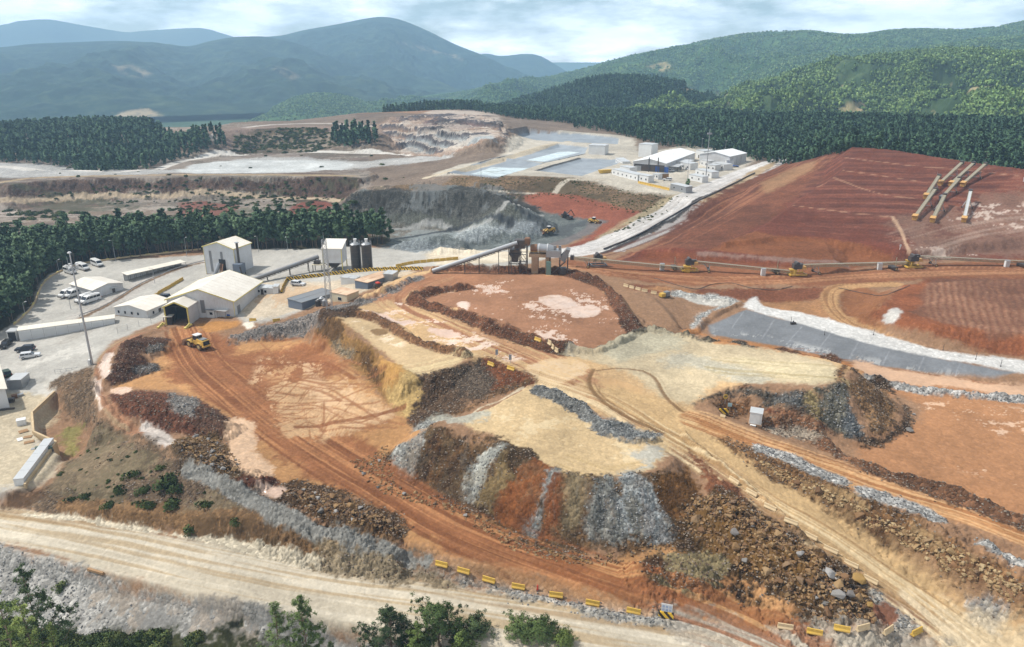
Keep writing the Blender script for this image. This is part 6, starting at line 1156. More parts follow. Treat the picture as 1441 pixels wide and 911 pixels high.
for i, (px, py, lab) in enumerate(((948,379,'leftmost wheeled support cart with mast beside the conveyor line'), (1091,385,'wheeled support cart left of the middle yellow drive unit'), (1256,380,'wheeled support cart beside the white marker board'), (1438,376,'wheeled support cart at the right photo edge'))):
    t = empty('support_cart', G1(px, py), lab, 'cart', 'support carts of the conveyor line', .1*i); MB().box(-.9, .9, -1.4, 1.4, .7, 1.3).build('chassis', M_dgrey, t, .05); MB().bar((0, -1, 1.3), (0, -1, 4.6), .14).bar((0, -1, 3), (1.4, .8, 1.2), .1).build('mast', M_olive, t); wheel(t, 0, -1.5, .6, .62, .4); wheel(t, 0, 1.5, .6, .62, .4)
for i, (px, py, lab) in enumerate(((970,382,'left yellow drive unit with dark motor on the conveyor line'), (1121,388,'middle yellow drive unit with dark motor on the conveyor line'), (1284,377,'right yellow drive unit with dark motor on the conveyor line'), (842,374,'grey drive unit on the conveyor line nearest the crusher'))):
    t = empty('drive_unit', G1(px, py), lab, 'drive unit', 'drive units of the conveyor line', .05*i); m_ = M_grey if i == 3 else M_yel; MB().box(-2.8, 2.8, -1.6, -1.3, .3, .8).box(-2.8, 2.8, 1.3, 1.6, .3, .8).box(-2.8, -2.4, -1.3, 1.3, .3, .8).box(2.4, 2.8, -1.3, 1.3, .3, .8).build('skid', m_, t, .03); MB().box(-1.6, 1.2, -1., 1., 2.4, 4.).cyl((-.4, -1.2, 4.2), (-.4, 1.2, 4.2), .6, n=14).build('motor', M_dgrey, t, .08); MB().bar((-1.5, -1.2, .8), (-1.2, -.9, 2.4), .16).bar((1.5, -1.2, .8), (1., -.9, 2.4), .16).bar((-1.5, 1.2, .8), (-1.2, .9, 2.4), .16).bar((1.5, 1.2, .8), (1., .9, 2.4), .16).build('frame', m_, t); MB().prism([(1.2, 2.2), (2.8, 2.2), (2.5, 3.2), (1.2, 3.2)], -.8, .8).build('chute', M_org, t)
for i, (px, py, lab) in enumerate(((931.5,380,'leftmost white electrical cabinet beside the conveyor line'), (1073.5,388,'white electrical cabinet left of the middle drive unit'), (1237,380,'white electrical cabinet below the orange heap face'), (1416,376,'white electrical cabinet near the right photo edge'))):
    t = empty('electrical_cabinet', G1(px, py), lab, 'cabinet', 'white cabinets of the conveyor line'); MB().box(-.7, .7, -.5, .5, 0, 2.2).build('body', M_white, t, .03); MB().box(-.78, .78, -.58, .58, 2.2, 2.32).build('roof', M_galv, t); MB().box(-.6, .6, -.53, -.503, .15, 2.05).build('door', M_alu, t)
# inclined conveyors
def incline(name, label, A, za, B, zb, legs, tubef=True, mat=None):
    """covered belt between two known heights above the ground points"""
    a, b = G([A, B]); a = Vector(a)+Vector((0, 0, za)); b = Vector(b)+Vector((0, 0, zb)); t = empty(name, a, label, 'conveyor'); d = b-a; f = MB().bar((0, 0, -.5), d+Vector((0, 0, -.5)), 1.5, .25); u = Vector((-d.y, d.x, 0)).normalized()*.7; n = max(int(d.length/2), 3)
    for s_ in (-1, 1):
        f.bar(u*s_+Vector((0, 0, -.9)), d+u*s_+Vector((0, 0, -.9)), .12)
        for k in range(n): f.bar(u*s_+d*(k/n)+Vector((0, 0, -.9)), u*s_+d*((k+.5)/n)+Vector((0, 0, -.4)), .08).bar(u*s_+d*((k+.5)/n)+Vector((0, 0, -.4)), u*s_+d*((k+1)/n)+Vector((0, 0, -.9)), .08)
    f.build('truss', M_dgrey, t); MB().cyl((0, 0, 0), d, .72, n=12).build('cover', mat or M_galv, t)
    for k in legs:
        p = d*k; w_ = a+p; g = gz(np.array([w_.x]), np.array([w_.y]))[0]-a.z; f = MB()
        for s_ in (-1, 1): f.bar(p+u*s_+Vector((0, 0, -.8)), Vector((p.x, p.y, g-.3))+u*s_*1.7, .2)
        f.bar(Vector((p.x, p.y, (g+p.z)/2))+u*1.3, Vector((p.x, p.y, (g+p.z)/2))-u*1.3, .14); f.build('leg', M_dgrey, t)
incline('hall_conveyor', 'dark covered conveyor rising from the hall to the bin building', (344,402), 1.2, (450,380), 5.0, (.3, .6, .85), mat=M_grey)
incline('crusher_conveyor', 'long pale covered conveyor rising to the crusher tower', (609,385), .8, (728,383), 9.8, (.38, .55, .78, .93))
# crusher
o, rz, L = frame((716,384), (778,386)); t = empty('ore_crusher', o, 'tall steel and concrete ore crusher with a white drum above the round pad', 'crusher', rz=rz)
f = MB()
for x_ in (0, 3.6, 5.8):
    for y_ in (0, 3.4): f.bar((x_, y_, -.4), (x_, y_, 10), .26)
for z_ in (3.2, 6.4, 9.6):
    for x_ in (0, 3.6): f.bar((x_, 0, z_), (x_, 3.4, z_), .2)
    f.bar((0, 0, z_), (5.8, 0, z_), .2).bar((0, 3.4, z_), (5.8, 3.4, z_), .2)
for x1, x2, z1, z2 in ((0, 3.6, 0, 3.2), (3.6, 0, 3.2, 6.4), (0, 3.6, 6.4, 9.6), (3.6, 5.8, 0, 3.2), (5.8, 3.6, 3.2, 6.4)): f.bar((x1, 0, z1), (x2, 0, z2), .12).bar((x1, 3.4, z1), (x2, 3.4, z2), .12)
f.build('steel_frame', M_dgrey, t); f = MB().box(.2, 3.4, .2, 3.2, 6.6, 7.8).box(1.8, 5.2, .3, 3., 8.2, 11.).prism([(1, 3.6), (2.8, 3.6), (3.4, 6.4), (.4, 6.4)], .4, 3.); f.build('screen_house', M_dgrey, t, .05); MB().box(5., 6.8, .4, 3., 9.2, 11.6).build('chute', M_rust, t, .2)
MB().cyl((7., 1.6, 8.2), (9.2, 1.6, 8.3), 1.25, 1.35, 20).build('drum_collar', M_rust, t); dr = MB().cyl((9.2, 1.6, 8.3), (13.2, 1.6, 8.1), 1.5, 1.5, 24).build('drum', M_galv, t); f = MB()
for x_ in (9.6, 12.4): f.cyl((x_, 1.6, 8.25), (x_+.25, 1.6, 8.24), 1.62, n=24)
f.build('drum_ring', M_white, dr); MB().cyl((13.2, 1.6, 8.1), (14.6, 1.6, 8.0), 1.5, 1.2, 20).build('drum_end', M_galv, t)
for x_, w_ in ((7.4, 2.2), (12., 1.6)): MB().box(x_, x_+w_, .4, 3.2, -.5, 5.6).build('pier', M_conc, t, .06)
MB().box(6.6, 12.2, -.1, 3.6, 5.6, 6.6).build('deck', M_conc, t, .04); MB().box(12.2, 17., -.4, 3.8, 5.8, 8.0).build('feed_box', M_galv, t, .06); MB().prism([(16.4, 5.2), (18.4, 4.2), (20, 8.2), (18.8, 8.6)], 0, 3.4).build('feed_hopper', M_grey, t); MB().box(12.4, 13.9, -.9, .2, -.3, 4.4).build('control_cabinet', M_teal, t, .04); f = MB()
for k in range(9): f.bar((14.2+k*.5, -.6, .2+k*.5), (14.2+k*.5, .4, .2+k*.5), .4, .06)
f.bar((14, -.6, .1), (18.6, -.6, 4.6), .1, .25).bar((14, .4, .1), (18.6, .4, 4.6), .1, .25); f.build('stair', M_dgrey, t); f = MB()
for x_ in (13.4, 16.6, 19.2): f.bar((x_, .2, -.4), (x_, .2, 6), .24).bar((x_, 3.2, -.4), (x_, 3.2, 6), .24)
f.build('feed_leg', M_dgrey, t); MB().box(16.8, 18.8, -.2, 2.2, .0, 2.2).build('crusher_motor', M_dgrey, t, .1); f = MB()
for x_ in (6.6, 8.4, 10.2, 12.2): f.bar((x_, -.05, 6.6), (x_, -.05, 7.5), .06)
f.bar((6.6, -.05, 7.5), (12.2, -.05, 7.5), .06); f.build('railing', M_yel, t)
MB().box(16.2, 17., .4, 1.2, 8., 9.6).cyl((15., 1., 8.), (15., 1., 9.4), .5, n=12).build('dust_vent', M_grey, t)
# ------------------------------------------------------------------ pond station
M_cool = sheet('cool_white_roofing', (222,224,224), .9, .5, .06, 0, 1)
pg = 'white buildings of the pond station'
o, rz, L = frame((890.5,240), (936,243)); t, L = gable('pond_station_hall', 'largest white hall of the pond station with blue front doors', (890.5,240), (936,243), 62, 5.4, 2.0, 'y', over=.5, roof=M_cool, group=None, base=0)
MB().box(.6, L-.6, -.05, -.003, .3, 4.2).build('front_bay', M_dgrey, t)
for x_ in (13.5, 19.): MB().box(x_, x_+2.4, -.1, -.052, .3, 3.4).build('door', M_blu, t)
MB().box(1.5, 5, -.1, -.052, .3, 3.2).build('shutter', M_galv, t)
for y_ in (5, 12): q = MB().box(L+.02, L+6, y_, y_+5.5, 3.2, 3.4); q.build('canopy', M_alu, t); MB().box(L+5.6, L+5.8, y_, y_+.2, -.3, 3.2).box(L+5.6, L+5.8, y_+5.2, y_+5.4, -.3, 3.2).build('canopy_post', M_dgrey, t)
MB().box(L+.02, L+7, 22, 34, -.3, 4.).build('side_store', M_white, t); MB().box(L-.1, L+7.2, 21.8, 34.2, 4.02, 4.2).build('side_store_roof', M_alu, t)
for x_, h_ in ((10, 8.4), (15.5, 8.6)): MB().cyl((x_, -1.2, 0), (x_, -1.2, h_), .28, n=10).build('flue', M_dgrey, t)
cabin('reagent_store', 'white square block behind the left end of the pond hall', (898,221), (916,222.5), 9, 8.5, M_white, M_alu, cat='building', ribs=False)
cabin('gate_block', 'white block at the far right end of the pond hall', (979,222), (990,224), 8, 5., M_white, M_alu, cat='building', ribs=False, doors=(3.,))
t, L = gable('far_store', 'second white hall behind a blue tarpaulin at the pond station', (1026,234), (1049.5,227.5), 20, 5.6, 2., 'x', over=.4, base=0, roof=M_cool); 
for x_ in (4, 10, 16): MB().box(x_, x_+.5, -.05, -.003, .5, 4.5).build('downpipe', M_galv, t)
for A, B, dp, h_, lab in (((861,246), (897,255), 5, 3.2, 'long low white cabin in the front row of the pond station'), ((899,255), (912,257.5), 4, 3.4, 'white box cabin at the right end of the front row'), ((969,253), (988,257), 4, 3., 'long white container left of the pond station mast'), ((978,246), (1001,251), 5, 3.2, 'long white container behind the pond station mast'), ((994,239.5), (1006,241), 6, 3.2, 'white cabin between mast and second hall'), ((1002,236), (1018,240), 6, 3.2, 'white cabin just left of the second hall'), ((957,237), (971,239.5), 6, 3.6, 'white cabin under the canopies right of the pond hall'), ((985,233), (996,235.5), 5, 3.4, 'small white cabin behind the pond station mast'), ((1010,231), (1022,234), 5, 3.2, 'white cabin touching the front of the second hall'), ((872,243), (886,246), 5, 3.6, 'white cabin at the left front corner of the pond hall'), ((918,251.5), (926,253), 3, 2.6, 'tiny white kiosk left of the brown shed'), ((866,229), (876,230.5), 5, 3., 'low white pump house beside the third pond'), ((943,267), (965,272), 4, 3., 'grey white container at the corner of the haul road'), ((828,217.5), (851,218.5), 9, 6.2, 'white block standing alone between the lined ponds')):
    t = cabin('site_cabin', lab, A, B, dp, h_, M_white if 'grey' not in lab else M_galv, M_alu, cat='cabin', ribs=False, group=pg); n_ = max(int(frame(A, B)[2]/4), 2)
    if h_ < 5:
        for k in range(n_): window(t, (k+.5)*frame(A, B)[2]/n_, 1.1, .9, .9)
t = empty('dark_shed', G1(934,251), 'small brown shed beside the white car at the pond station', 'shed', rz=.2); MB().box(-2.2, 2.2, -1.5, 1.5, -.2, 2.4).build('wall', M_wood, t); MB().box(-2.5, 2.5, -1.8, 1.8, 2.42, 2.56).build('roof', M_grey, t)
t = empty('tarpaulin', G1(1030,235), 'crumpled blue tarpaulin beside the second hall', 'tarpaulin'); bm_ = MB(); 
gx = np.linspace(-4, 4, 12); gy = np.linspace(-2, 2, 7); Vt = [(x_, y_, .9+.5*float(np.sin(x_*2.1+y_)*np.cos(y_*2.6-x_))*.6-.1*abs(x_)) for x_ in gx for y_ in gy]; bm_._add(Vt, [(i*7+j, (i+1)*7+j, (i+1)*7+j+1, i*7+j+1) for i in range(11) for j in range(6)]); bm_.build('sheet', M_blu, t)
t = empty('station_mast', G1(993,253), 'tall floodlight mast standing among the pond station cabins', 'mast'); MB().cyl((0, 0, -.3), (0, 0, 27), .3, .14, 10).build('pole', M_galv, t); MB().box(-1.1, 1.1, -1.1, 1.1, 24, 24.8).build('lamp_ring', M_grey, t)
for (q, h, lab) in (((967,258), 13, 'lamp pole before the canopies of the pond hall'), ((938,205), 9, 'leftmost lamp pole at the forest edge'), ((958,203), 9, 'lamp pole behind the pond hall ridge'), ((987,214), 9, 'lamp pole at the forest edge beside the mast'), ((1020,218), 9, 'lamp pole behind the second hall'), ((1044,217), 10, 'rightmost lamp pole at the forest edge'), ((1083,223), 5, 'short lamp pole on the white haul road'), ((677,252), 8, 'lamp pole on the slope below the lined ponds')):
    t = empty('street_lamp', G1(*q), lab, 'lamp post', 'lamp posts of the pond station'); MB().cyl((0, 0, -.3), (0, 0, h), .14, .08, 7).build('pole', M_galv, t); MB().box(-.2, .9, -.15, .15, h, h+.2).build('lamp_head', M_white, t)
t = empty('roadside_bush_tree', G1(969,264), 'small dark round tree beside the corner container', 'tree'); a_, b_ = pine(900, 4.2, 1.6, .2, 260, .45, 10); link('trunk', fast_mesh('trunk', *a_, bark), t); link('crown', crown_mesh('crown', b_, LM_pine), t)
# yellow equipment at the ponds
t = empty('yellow_skip', G1(851,244), 'yellow steel skip beside the lined pond', 'skip', rz=.35); MB().prism([(-3, .2), (3, .2), (3.8, 2), (-3.8, 2)], -1.3, 1.3).build('tub', M_yel, t); MB().box(-3, 3, -1., 1., -.1, .19).build('skid', M_dgrey, t)
# ------------------------------------------------------------------ barriers and signs
def rowlabel(fmt, i, n): return fmt % ORD[i] if i < 20 else fmt % 'last'
fr = [(621.7,797),(652.6,806),(688,818),(729.6,828),(782.7,840),(834,851),(891.7,862)]
for i, q in enumerate(fr):
    nx = fr[i+1] if i < 6 else (937,871); pv_ = fr[i-1] if i else (590,788); barrier(*q, (q[0]+(nx[0]-pv_[0]), q[1]+(nx[1]-pv_[1])), '%s yellow barrier from the left beside the cream road' % ORD[i], M_yel, 'yellow barriers between the red and cream roads')
t = empty('striped_sign_stand', G1(937,868), 'white notice board on a yellow black striped barrier at the road fork', 'sign'); MB().prism_y([(-.3, 0), (.3, 0), (.25, .3), (.16, .9), (-.16, .9), (-.25, .3)], -1.1, 1.1).build('barrier', M_strp, t, .02); MB().box(-.75, .85, -.03, .03, 1.0, 2.35).build('board', M_white, t); f = MB()
for r_ in range(2):
    for k in range(3): f.box(-.62+k*.49, -.62+k*.49+.36, -.045, -.034, 1.1+r_*.55, 1.1+r_*.55+.42)
f.build('pictogram', paint('notice_print', (120,140,176), .6, 0, .3, (210,212,216), 6.), t); MB().box(-.7, -.64, .04, .1, .6, 2.3).box(.74, .8, .04, .1, .6, 2.3).build('post', M_galv, t); t.rotation_euler = (0, 0, -.25)
t = empty('red_marker', G1(756.5,831), 'small red traffic marker between yellow barriers', 'marker'); MB().cyl((0, 0, .05), (0, 0, .95), .16, .10, 10).build('body', M_red, t); MB().box(-.22, .22, -.22, .22, 0, .06).build('base', M_dgrey, t)
br = [((1104.6,886), 'pale first barrier from the left along the wedge tip'), ((1146.6,889), 'second yellow barrier from the left below the boulder heap'), ((1184,891), 'third yellow barrier from the left below the boulder heap'), ((1212.7,893), 'fourth tan barrier from the left below the boulder heap'), ((1249,892), 'fifth half buried tan barrier below the boulder heap'), ((1290,891), 'yellow barrier at the right tip of the wedge')]
for i, (q, lab) in enumerate(br): barrier(*q, (q[0]+12, q[1]+(2, 1, 1, -3, -5, -5)[i]), lab, M_sand if i in (0, 3, 4) else M_yel, 'barriers along the tip of the wedge')
rr_ = [(1033,678),(1057.7,695),(1084,715),(1113,736),(1141,757),(1169,776),(1198,796),(1225,818)]
for i, q in enumerate(rr_):
    nx = rr_[min(i+1, 7)]; pv_ = rr_[max(i-1, 0)]; barrier(*q, (q[0]+(nx[0]-pv_[0]), q[1]+(nx[1]-pv_[1])), '%s sandy barrier down the straight road edge above the boulders' % ORD[i], M_sand, 'sandy barriers along the straight road', 2.2, .7)
# striped rows round the plant yard
def row(pts, n, fmt, mat, group, **k):
    pl = smooth(G(pts)[:, :2], 6); seg = np.hypot(*np.diff(pl, axis=0).T); s = np.r_[0, np.cumsum(seg)]; c = (np.arange(n)+.5)/n*s[-1]; L = s[-1]/n*.95
    for i in range(n):
        x = np.interp(c[i], s, pl[:, 0]); y = np.interp(c[i], s, pl[:, 1]); x2 = np.interp(c[i]+.5, s, pl[:, 0]); y2 = np.interp(c[i]+.5, s, pl[:, 1]); x1 = np.interp(c[i]-.5, s, pl[:, 0]); y1 = np.interp(c[i]-.5, s, pl[:, 1])
        barrier(0, 0, None, fmt % ORD[i], mat, group, round(L, 3), loc=(x, y, gz(np.array([x]), np.array([y]))[0]-.02), rz=math.atan2(y2-y1, x2-x1), **k)
row([(403,395),(440,391),(480,386),(520,382),(560,380.5),(596,380)], 19, '%s striped barrier from the left in the long yellow black row', M_strp, 'yellow black barriers across the plant yard', h=1.2)
row([(396,413),(399,405),(404,395)], 4, '%s striped barrier from the gate cabin up to the long row', M_strp, 'yellow black barriers beside the gate cabin', h=1.2)
row([(557,377),(580,372),(610,369),(645,366)], 10, '%s yellow barrier from the left in the row before the quarry', M_yel, 'yellow barriers behind the plant yard', h=1.1)
row([(556,391),(558,385),(562,381)], 3, '%s yellow barrier beside the light grey container', M_yel, 'yellow barriers at the grey container', h=1.1)
row([(217,419),(236,407),(258,394)], 7, '%s yellow barrier from the site office along the ramp', M_yel, 'yellow barriers along the ramp', h=1.1)
row([(898,258),(920,263),(942,268)], 12, '%s yellow barrier from the left before the pond station', M_yel, 'yellow barriers before the pond station', h=1.3)
row([(346,409),(355,408)], 2, '%s striped barrier between hall and gate cabin', M_strp, 'striped barriers at the hall', h=1.1)
for q, hp, lab in (((356,452), (364,451.5), 'left yellow block at the edge of the paved apron'), ((389,452), (398,450), 'right yellow block at the edge of the paved apron'), ((691,514), (698,518), 'left yellow barrier at the head of the gully'), ((719,520), (726,522), 'right yellow barrier at the head of the gully'), ((757,480), (764,482), 'yellow block lying on the dark berm of the round pad')): barrier(*q, hp, lab, M_yel, 'single yellow blocks')
for q, hp, lab in (((773.5,485), (777,491), 'upper cream block on the corner of the round pad'), ((778,491), (781,497), 'middle cream block on the corner of the round pad'), ((783,496), (790,500), 'lower cream block on the corner of the round pad')): barrier(*q, hp, lab, M_sand, 'cream blocks at the pad corner', 1.6, 1.1)
for i, q in enumerate(((881,403),(889,405),(898,407.5),(907,410),(920,413))): barrier(*q, (q[0]+9, q[1]+2.5), '%s cream block from the left on the path right of the pad' % ORD[i], M_sand, 'cream blocks beside the path', 1.8, .9)
t = empty('timber_kerb', G1(135,806), 'long timber beam on the gravel edge of the bottom road', 'beam', rz=-.35); MB().box(-1.7, 1.7, -.2, .2, 0, .45).box(-1.5, -1.2, -.26, .26, -.1, .2).build('beam', M_wood, t, .03)
for q, lab in (((699,505), 'left grey sign post above the gully barriers'), ((718,512), 'right grey sign post above the gully barriers')):
    t = empty('traffic_sign', G1(*q), lab, 'sign', 'grey signs above the gully', .3); MB().bar((0, 0, 0), (0, 0, 1.4), .07).build('post', M_galv, t); MB().box(-.32, .32, -.05, -.01, 1.0, 2.3).build('plate', paint('sign_back', (140,148,160), .5, .3, .1), t)
t = empty('round_warning_sign', G1(1020,569), 'round yellow warning sign near the white hut', 'sign', rz=.2); MB().bar((0, 0, 0), (0, 0, 1.3), .08).build('post', M_galv, t); MB().cyl((0, -.05, 1.7), (0, 0, 1.7), .55, n=20).build('plate', M_yel, t); MB().box(-.3, .3, -.065, -.052, 1.6, 1.72).box(-.3, .3, -.065, -.052, 1.8, 1.9).build('marking', M_dark, t)
t = empty('notice_sign', G1(1026.5,577), 'small pale blue notice sign beside the yellow warning sign', 'sign', rz=-.2); MB().bar((0, .03, 0), (0, .03, 1.), .07).build('post', M_galv, t); MB().box(-.4, .4, -.04, 0, .7, 1.5).build('plate', paint('pale_blue_board', (168,196,200), .5, 0, .1), t)
barrier(1018, 583, (1026,586), 'yellow black striped barrier left of the white hut', M_strp, 'striped barrier at the white hut', 1.9, 1.2); barrier(1017, 588, (1024,590), 'low pink tan block before the striped barrier', M_sand, 'pink block at the white hut', 1., .5)
t = empty('utility_hut', G1(1063,595), 'small white box hut beside the second haul road', 'hut', rz=R(-22)); MB().box(-1.15, 1.15, -1.15, 1.15, .12, 2.5).build('wall', M_white, t, .02); MB().prism_y([(-1.25, 2.52), (1.25, 2.62), (1.25, 2.72), (-1.25, 2.62)], -1.25, 1.25).build('roof', M_alu, t); MB().box(-1.3, 1.3, -1.3, 1.3, -.3, .11).build('plinth', M_conc, t); MB().box(-.8, .8, -1.19, -1.154, .2, 2.3).build('door', paint('white_paint', (206,208,208)), t); MB().box(-.9, .2, -1.9, -1.35, 0, .12).build('step', M_white, t)
t = empty('air_compressor', G1(935,418), 'yellow compressor with grey engine on the path right of the pad', 'compressor', rz=.5); MB().box(-1.6, -.1, -.8, .8, .3, 1.4).build('tank', M_yel, t, .1); MB().box(0, 1.6, -.8, .8, .35, 1.7).build('engine', M_grey, t, .12); MB().box(-1.7, 1.7, -.7, .7, 0, .28).build('skid', M_dgrey, t)
for q, lab in (((1266,352), 'orange white marker post on the heap path'), ((1440,256), 'white marker at the right end of the red heap')):
    t = empty('marker_post', G1(*q), lab, 'post'); MB().bar((0, 0, 0), (0, 0, 1.8), .16).build('post', M_white, t); MB().box(-.3, .3, -.12, -.085, 1.2, 1.9).build('plate', M_white, t)
for i, q in enumerate(((1113,455),(1160,472),(1229,472),(1327,493),(1373,506),(1408,516))):
    t = empty('liner_post', G1(*q), '%s thin grey post from the left along the white strip above the liner' % ORD[i], 'post', 'posts along the liner strip'); MB().bar((0, 0, -.1), (0, 0, 1.7), .08).build('post', M_dgrey, t); MB().box(-.1, .1, -.1, .1, 0, .25).build('foot', M_dgrey, t)
t = empty('sump_pump', G1(1116,457), 'small dark pump on the white strip above the liner', 'pump'); MB().box(-.7, .7, -.4, .4, 0, .6).build('housing', M_dgrey, t, .06); MB().cyl((0, 0, .6), (0, 0, 1.), .15, n=8).build('outlet', M_dgrey, t)
# hose draped down the bench, rope-like black pipe
def hose(name, label, pts, r, mat, cat='pipe'):
    p = G(smooth(np.array(pts, float), 6)); p[:, 2] += r*1.2; c = p.mean(0); V_, F_ = tube(p-c, [r]*len(p), 6); o = link(name, fast_mesh(name, V_, F_, mat), label=label, category=cat); o.location = c
hose('black_pipe', 'thin black pipe looping along the red bench below the conveyors', [(920,391),(950,400),(980,407),(1000,401),(1030,399),(1060,406),(1090,408),(1115,403)], .09, M_dgrey)
hose('feed_pipe', 'black pipe across the red bench right of the curved track', [(1180,405),(1200,410),(1225,415),(1245,415),(1262,409),(1280,402)], .09, M_dgrey)
hose('pond_pipe', 'dark pipe along the white haul road edge', [(850,352),(900,331),(970,291),(1030,260),(1062,244)], .35, M_dgrey)
# fence posts with mesh on the yard edge
fp = G([(166,470),(180,465),(196,460),(213,455),(228,450)]); t = empty('mesh_fence', fp[0], 'grey wire mesh fence left of the hall porch', 'fence'); f = MB(); g2 = MB()
for a, b in zip(fp[:-1], fp[1:]):
    a = Vector(a-fp[0]); b = Vector(b-fp[0]); f.bar(a, a+Vector((0, 0, 2)), .08)
    for z_ in (.3, .8, 1.3, 1.9): g2.bar(a+Vector((0, 0, z_)), b+Vector((0, 0, z_)), .03)
f.build('post', M_galv, t); g2.build('wire', M_galv, t)
# kerb wall along the pines
kp = G(smooth(np.array([(20,458),(46,432),(58,405),(70,392),(92,381),(114,373),(150,367),(182,362),(230,357),(283,351)], float), 4)); f = MB(); c0 = Vector(kp[0]); q = MB()
for i, (a, b) in enumerate(zip(kp[:-1], kp[1:])):
    f.bar(Vector(a)-c0+Vector((0, 0, .25)), Vector(b)-c0+Vector((0, 0, .25)), .35, .7)
    if i % 2 == 0: q.bar(Vector(a)-c0+Vector((0, 0, .66)), Vector((a+b)/2)-c0+Vector((0, 0, .66)), .37, .14)
t = empty('kerb_wall', c0, 'low sandy kerb wall between the parking yard and the pines', 'wall'); f.build('wall', M_sand, t); q.build('coping', M_trim, t)
kp = G(smooth(np.array([(112,446),(150,431),(198,401),(252,378),(310,363)], float), 4)); f = MB(); c0 = Vector(kp[0])
for a, b in zip(kp[:-1], kp[1:]):
    a = Vector(a)-c0; b = Vector(b)-c0
    f.bar(a+Vector((0, 0, .55)), b+Vector((0, 0, .55)), .08, .3).bar(a, a+Vector((0, 0, .7)), .1)
t = empty('guard_rail', c0, 'grey guard rail along the curving ramp', 'guard rail'); f.build('rail', M_galv, t)
# ------------------------------------------------------------------ rocks
def rock_mesh(seed, name='boulder', mat=None, sub=2, flat=.75):
    g = np.random.default_rng(seed); bm = bmesh.new(); d = g.standard_normal((13 if sub > 1 else 9, 3)); d /= np.linalg.norm(d, axis=1, keepdims=True); d *= (.40+.18*g.random((len(d), 1)))*[1, 1, flat]
    vs_ = [bm.verts.new(v) for v in d]; r_ = bmesh.ops.convex_hull(bm, input=vs_); bmesh.ops.delete(bm, geom=[v for v in bm.verts if not v.link_faces], context='VERTS')
    if sub > 1: bmesh.ops.bevel(bm, geom=bm.edges[:], offset=.035, segments=1, affect='EDGES', clamp_overlap=True)
    bmesh.ops.recalc_face_normals(bm, faces=bm.faces[:])
    me = bpy.data.meshes.new(name); bm.to_mesh(me); bm.free(); me.materials.append(mat); return me
def stone_material(name, cols, bump=.3):
    m, t, b = nodes(name); oi = nn(t, 'ShaderNodeObjectInfo'); tc = nn(t, 'ShaderNodeTexCoord'); n = noise_(t, tc.outputs['Object'], 3., 6, .7)
    f = math_(t, 'ADD', math_(t, 'MULTIPLY', oi.outputs['Random'], .8), math_(t, 'MULTIPLY', n, .25)); k = len(cols); t.links.new(ramp(t, f, [((i+.5)/k, tuple(lin(c)*.68)) for i, c in enumerate(cols)]), b.inputs['Base Color'])
    b.inputs['Roughness'].default_value = .9; b.inputs['Specular IOR Level'].default_value = .2; bp = nn(t, 'ShaderNodeBump', Strength=.6, Distance=.1); t.links.new(n, bp.inputs['Height']); t.links.new(bp.outputs[0], b.inputs['Normal']); return m
S_br = stone_material('brown_stone', [(104,78,56), (136,104,74), (156,124,86), (176,146,106), (128,104,84)]); S_gr = stone_material('grey_stone', [(112,108,104), (150,146,142), (176,172,168), (132,126,122)]); S_ye = stone_material('ochre_stone', [(166,130,74), (182,148,90)]); S_tn = stone_material('tan_stone', [(150,122,86), (180,150,108), (196,172,132), (140,108,76)]); S_mx = stone_material('mixed_rubble', [(66,54,46), (110,90,74), (140,122,104), (164,152,138), (92,80,72), (126,98,74)])
S_grx = stone_material('grey_rubble', [(78,78,78), (116,116,116), (146,146,144), (184,182,178), (100,100,104)])
RB = {m_.name: [rock_mesh(300+i+17*j, 'boulder', m_) for i in range(5)] for j, m_ in enumerate((S_br, S_gr, S_ye, S_tn))}
def boulders(pts, n, smin, smax, label, group, mats, seed, pw=2.2, sink=.28):
    g = np.random.default_rng(seed); w = G(pts)[:, :2]; lo, hi = w.min(0), w.max(0); k = 0; placed = []
    while k < n:
        x, y = g.uniform(lo, hi); i_, d_ = sdf_poly(w, np.array([x]), np.array([y]), 0.)
        if len(d_) == 0 or d_[0] > 0: continue
        s_ = smin+(smax-smin)*g.random()**pw
        if any((x-a)**2+(y-b)**2 < (.42*(s_+c))**2 for a, b, c in placed): s_ = smin
        placed.append((x, y, s_)); m_ = mats[int(g.random()*len(mats))]; o = bpy.data.objects.new('boulder', RB[m_.name][int(g.random()*5)]); C.objects.link(o)
        z = gz(np.array([x]), np.array([y]))[0]; o.location = (x, y, z+s_*(.5-sink)*.75); o.rotation_euler = (g.random()*.6, g.random()*.6, g.random()*6.28); o.scale = (s_*(.9+.4*g.random()), s_, s_*(.8+.4*g.random()))
        o['label'] = label; o['category'] = 'boulder'; o['group'] = group; k += 1
boulders([(985,705),(1030,700),(1080,730),(1130,768),(1180,805),(1225,850),(1230,876),(1165,876),(1125,845),(1060,805),(1000,765),(970,735)], 170, .6, 2.1, 'brown boulder in the long heap between the straight road and the pit', 'boulders of the long heap', [S_br, S_br, S_br, S_br, S_gr, S_br, S_br], 1, 1.9)
boulders([(244,622),(275,613),(308,622),(336,648),(332,664),(300,660),(262,642)], 52, .7, 2.2, 'brown boulder in the small heap below the dark red pile', 'boulders of the small heap', [S_br, S_br, S_gr], 2)
boulders([(398,692),(440,687),(515,713),(562,742),(552,750),(500,736),(430,713)], 64, .7, 2.0, 'brown boulder in the row of rocks beside the red haul road', 'boulders of the roadside row', [S_br, S_br, S_br, S_gr], 3)
boulders([(495,650),(530,632),(548,630),(540,672),(620,705),(700,752),(735,775),(780,786),(720,775),(640,722),(540,692),(500,668)], 32, .45, 1.1, 'dark brown rock at the foot of the striped dump', 'rocks at the dump foot', [S_br, S_br, S_gr], 4)
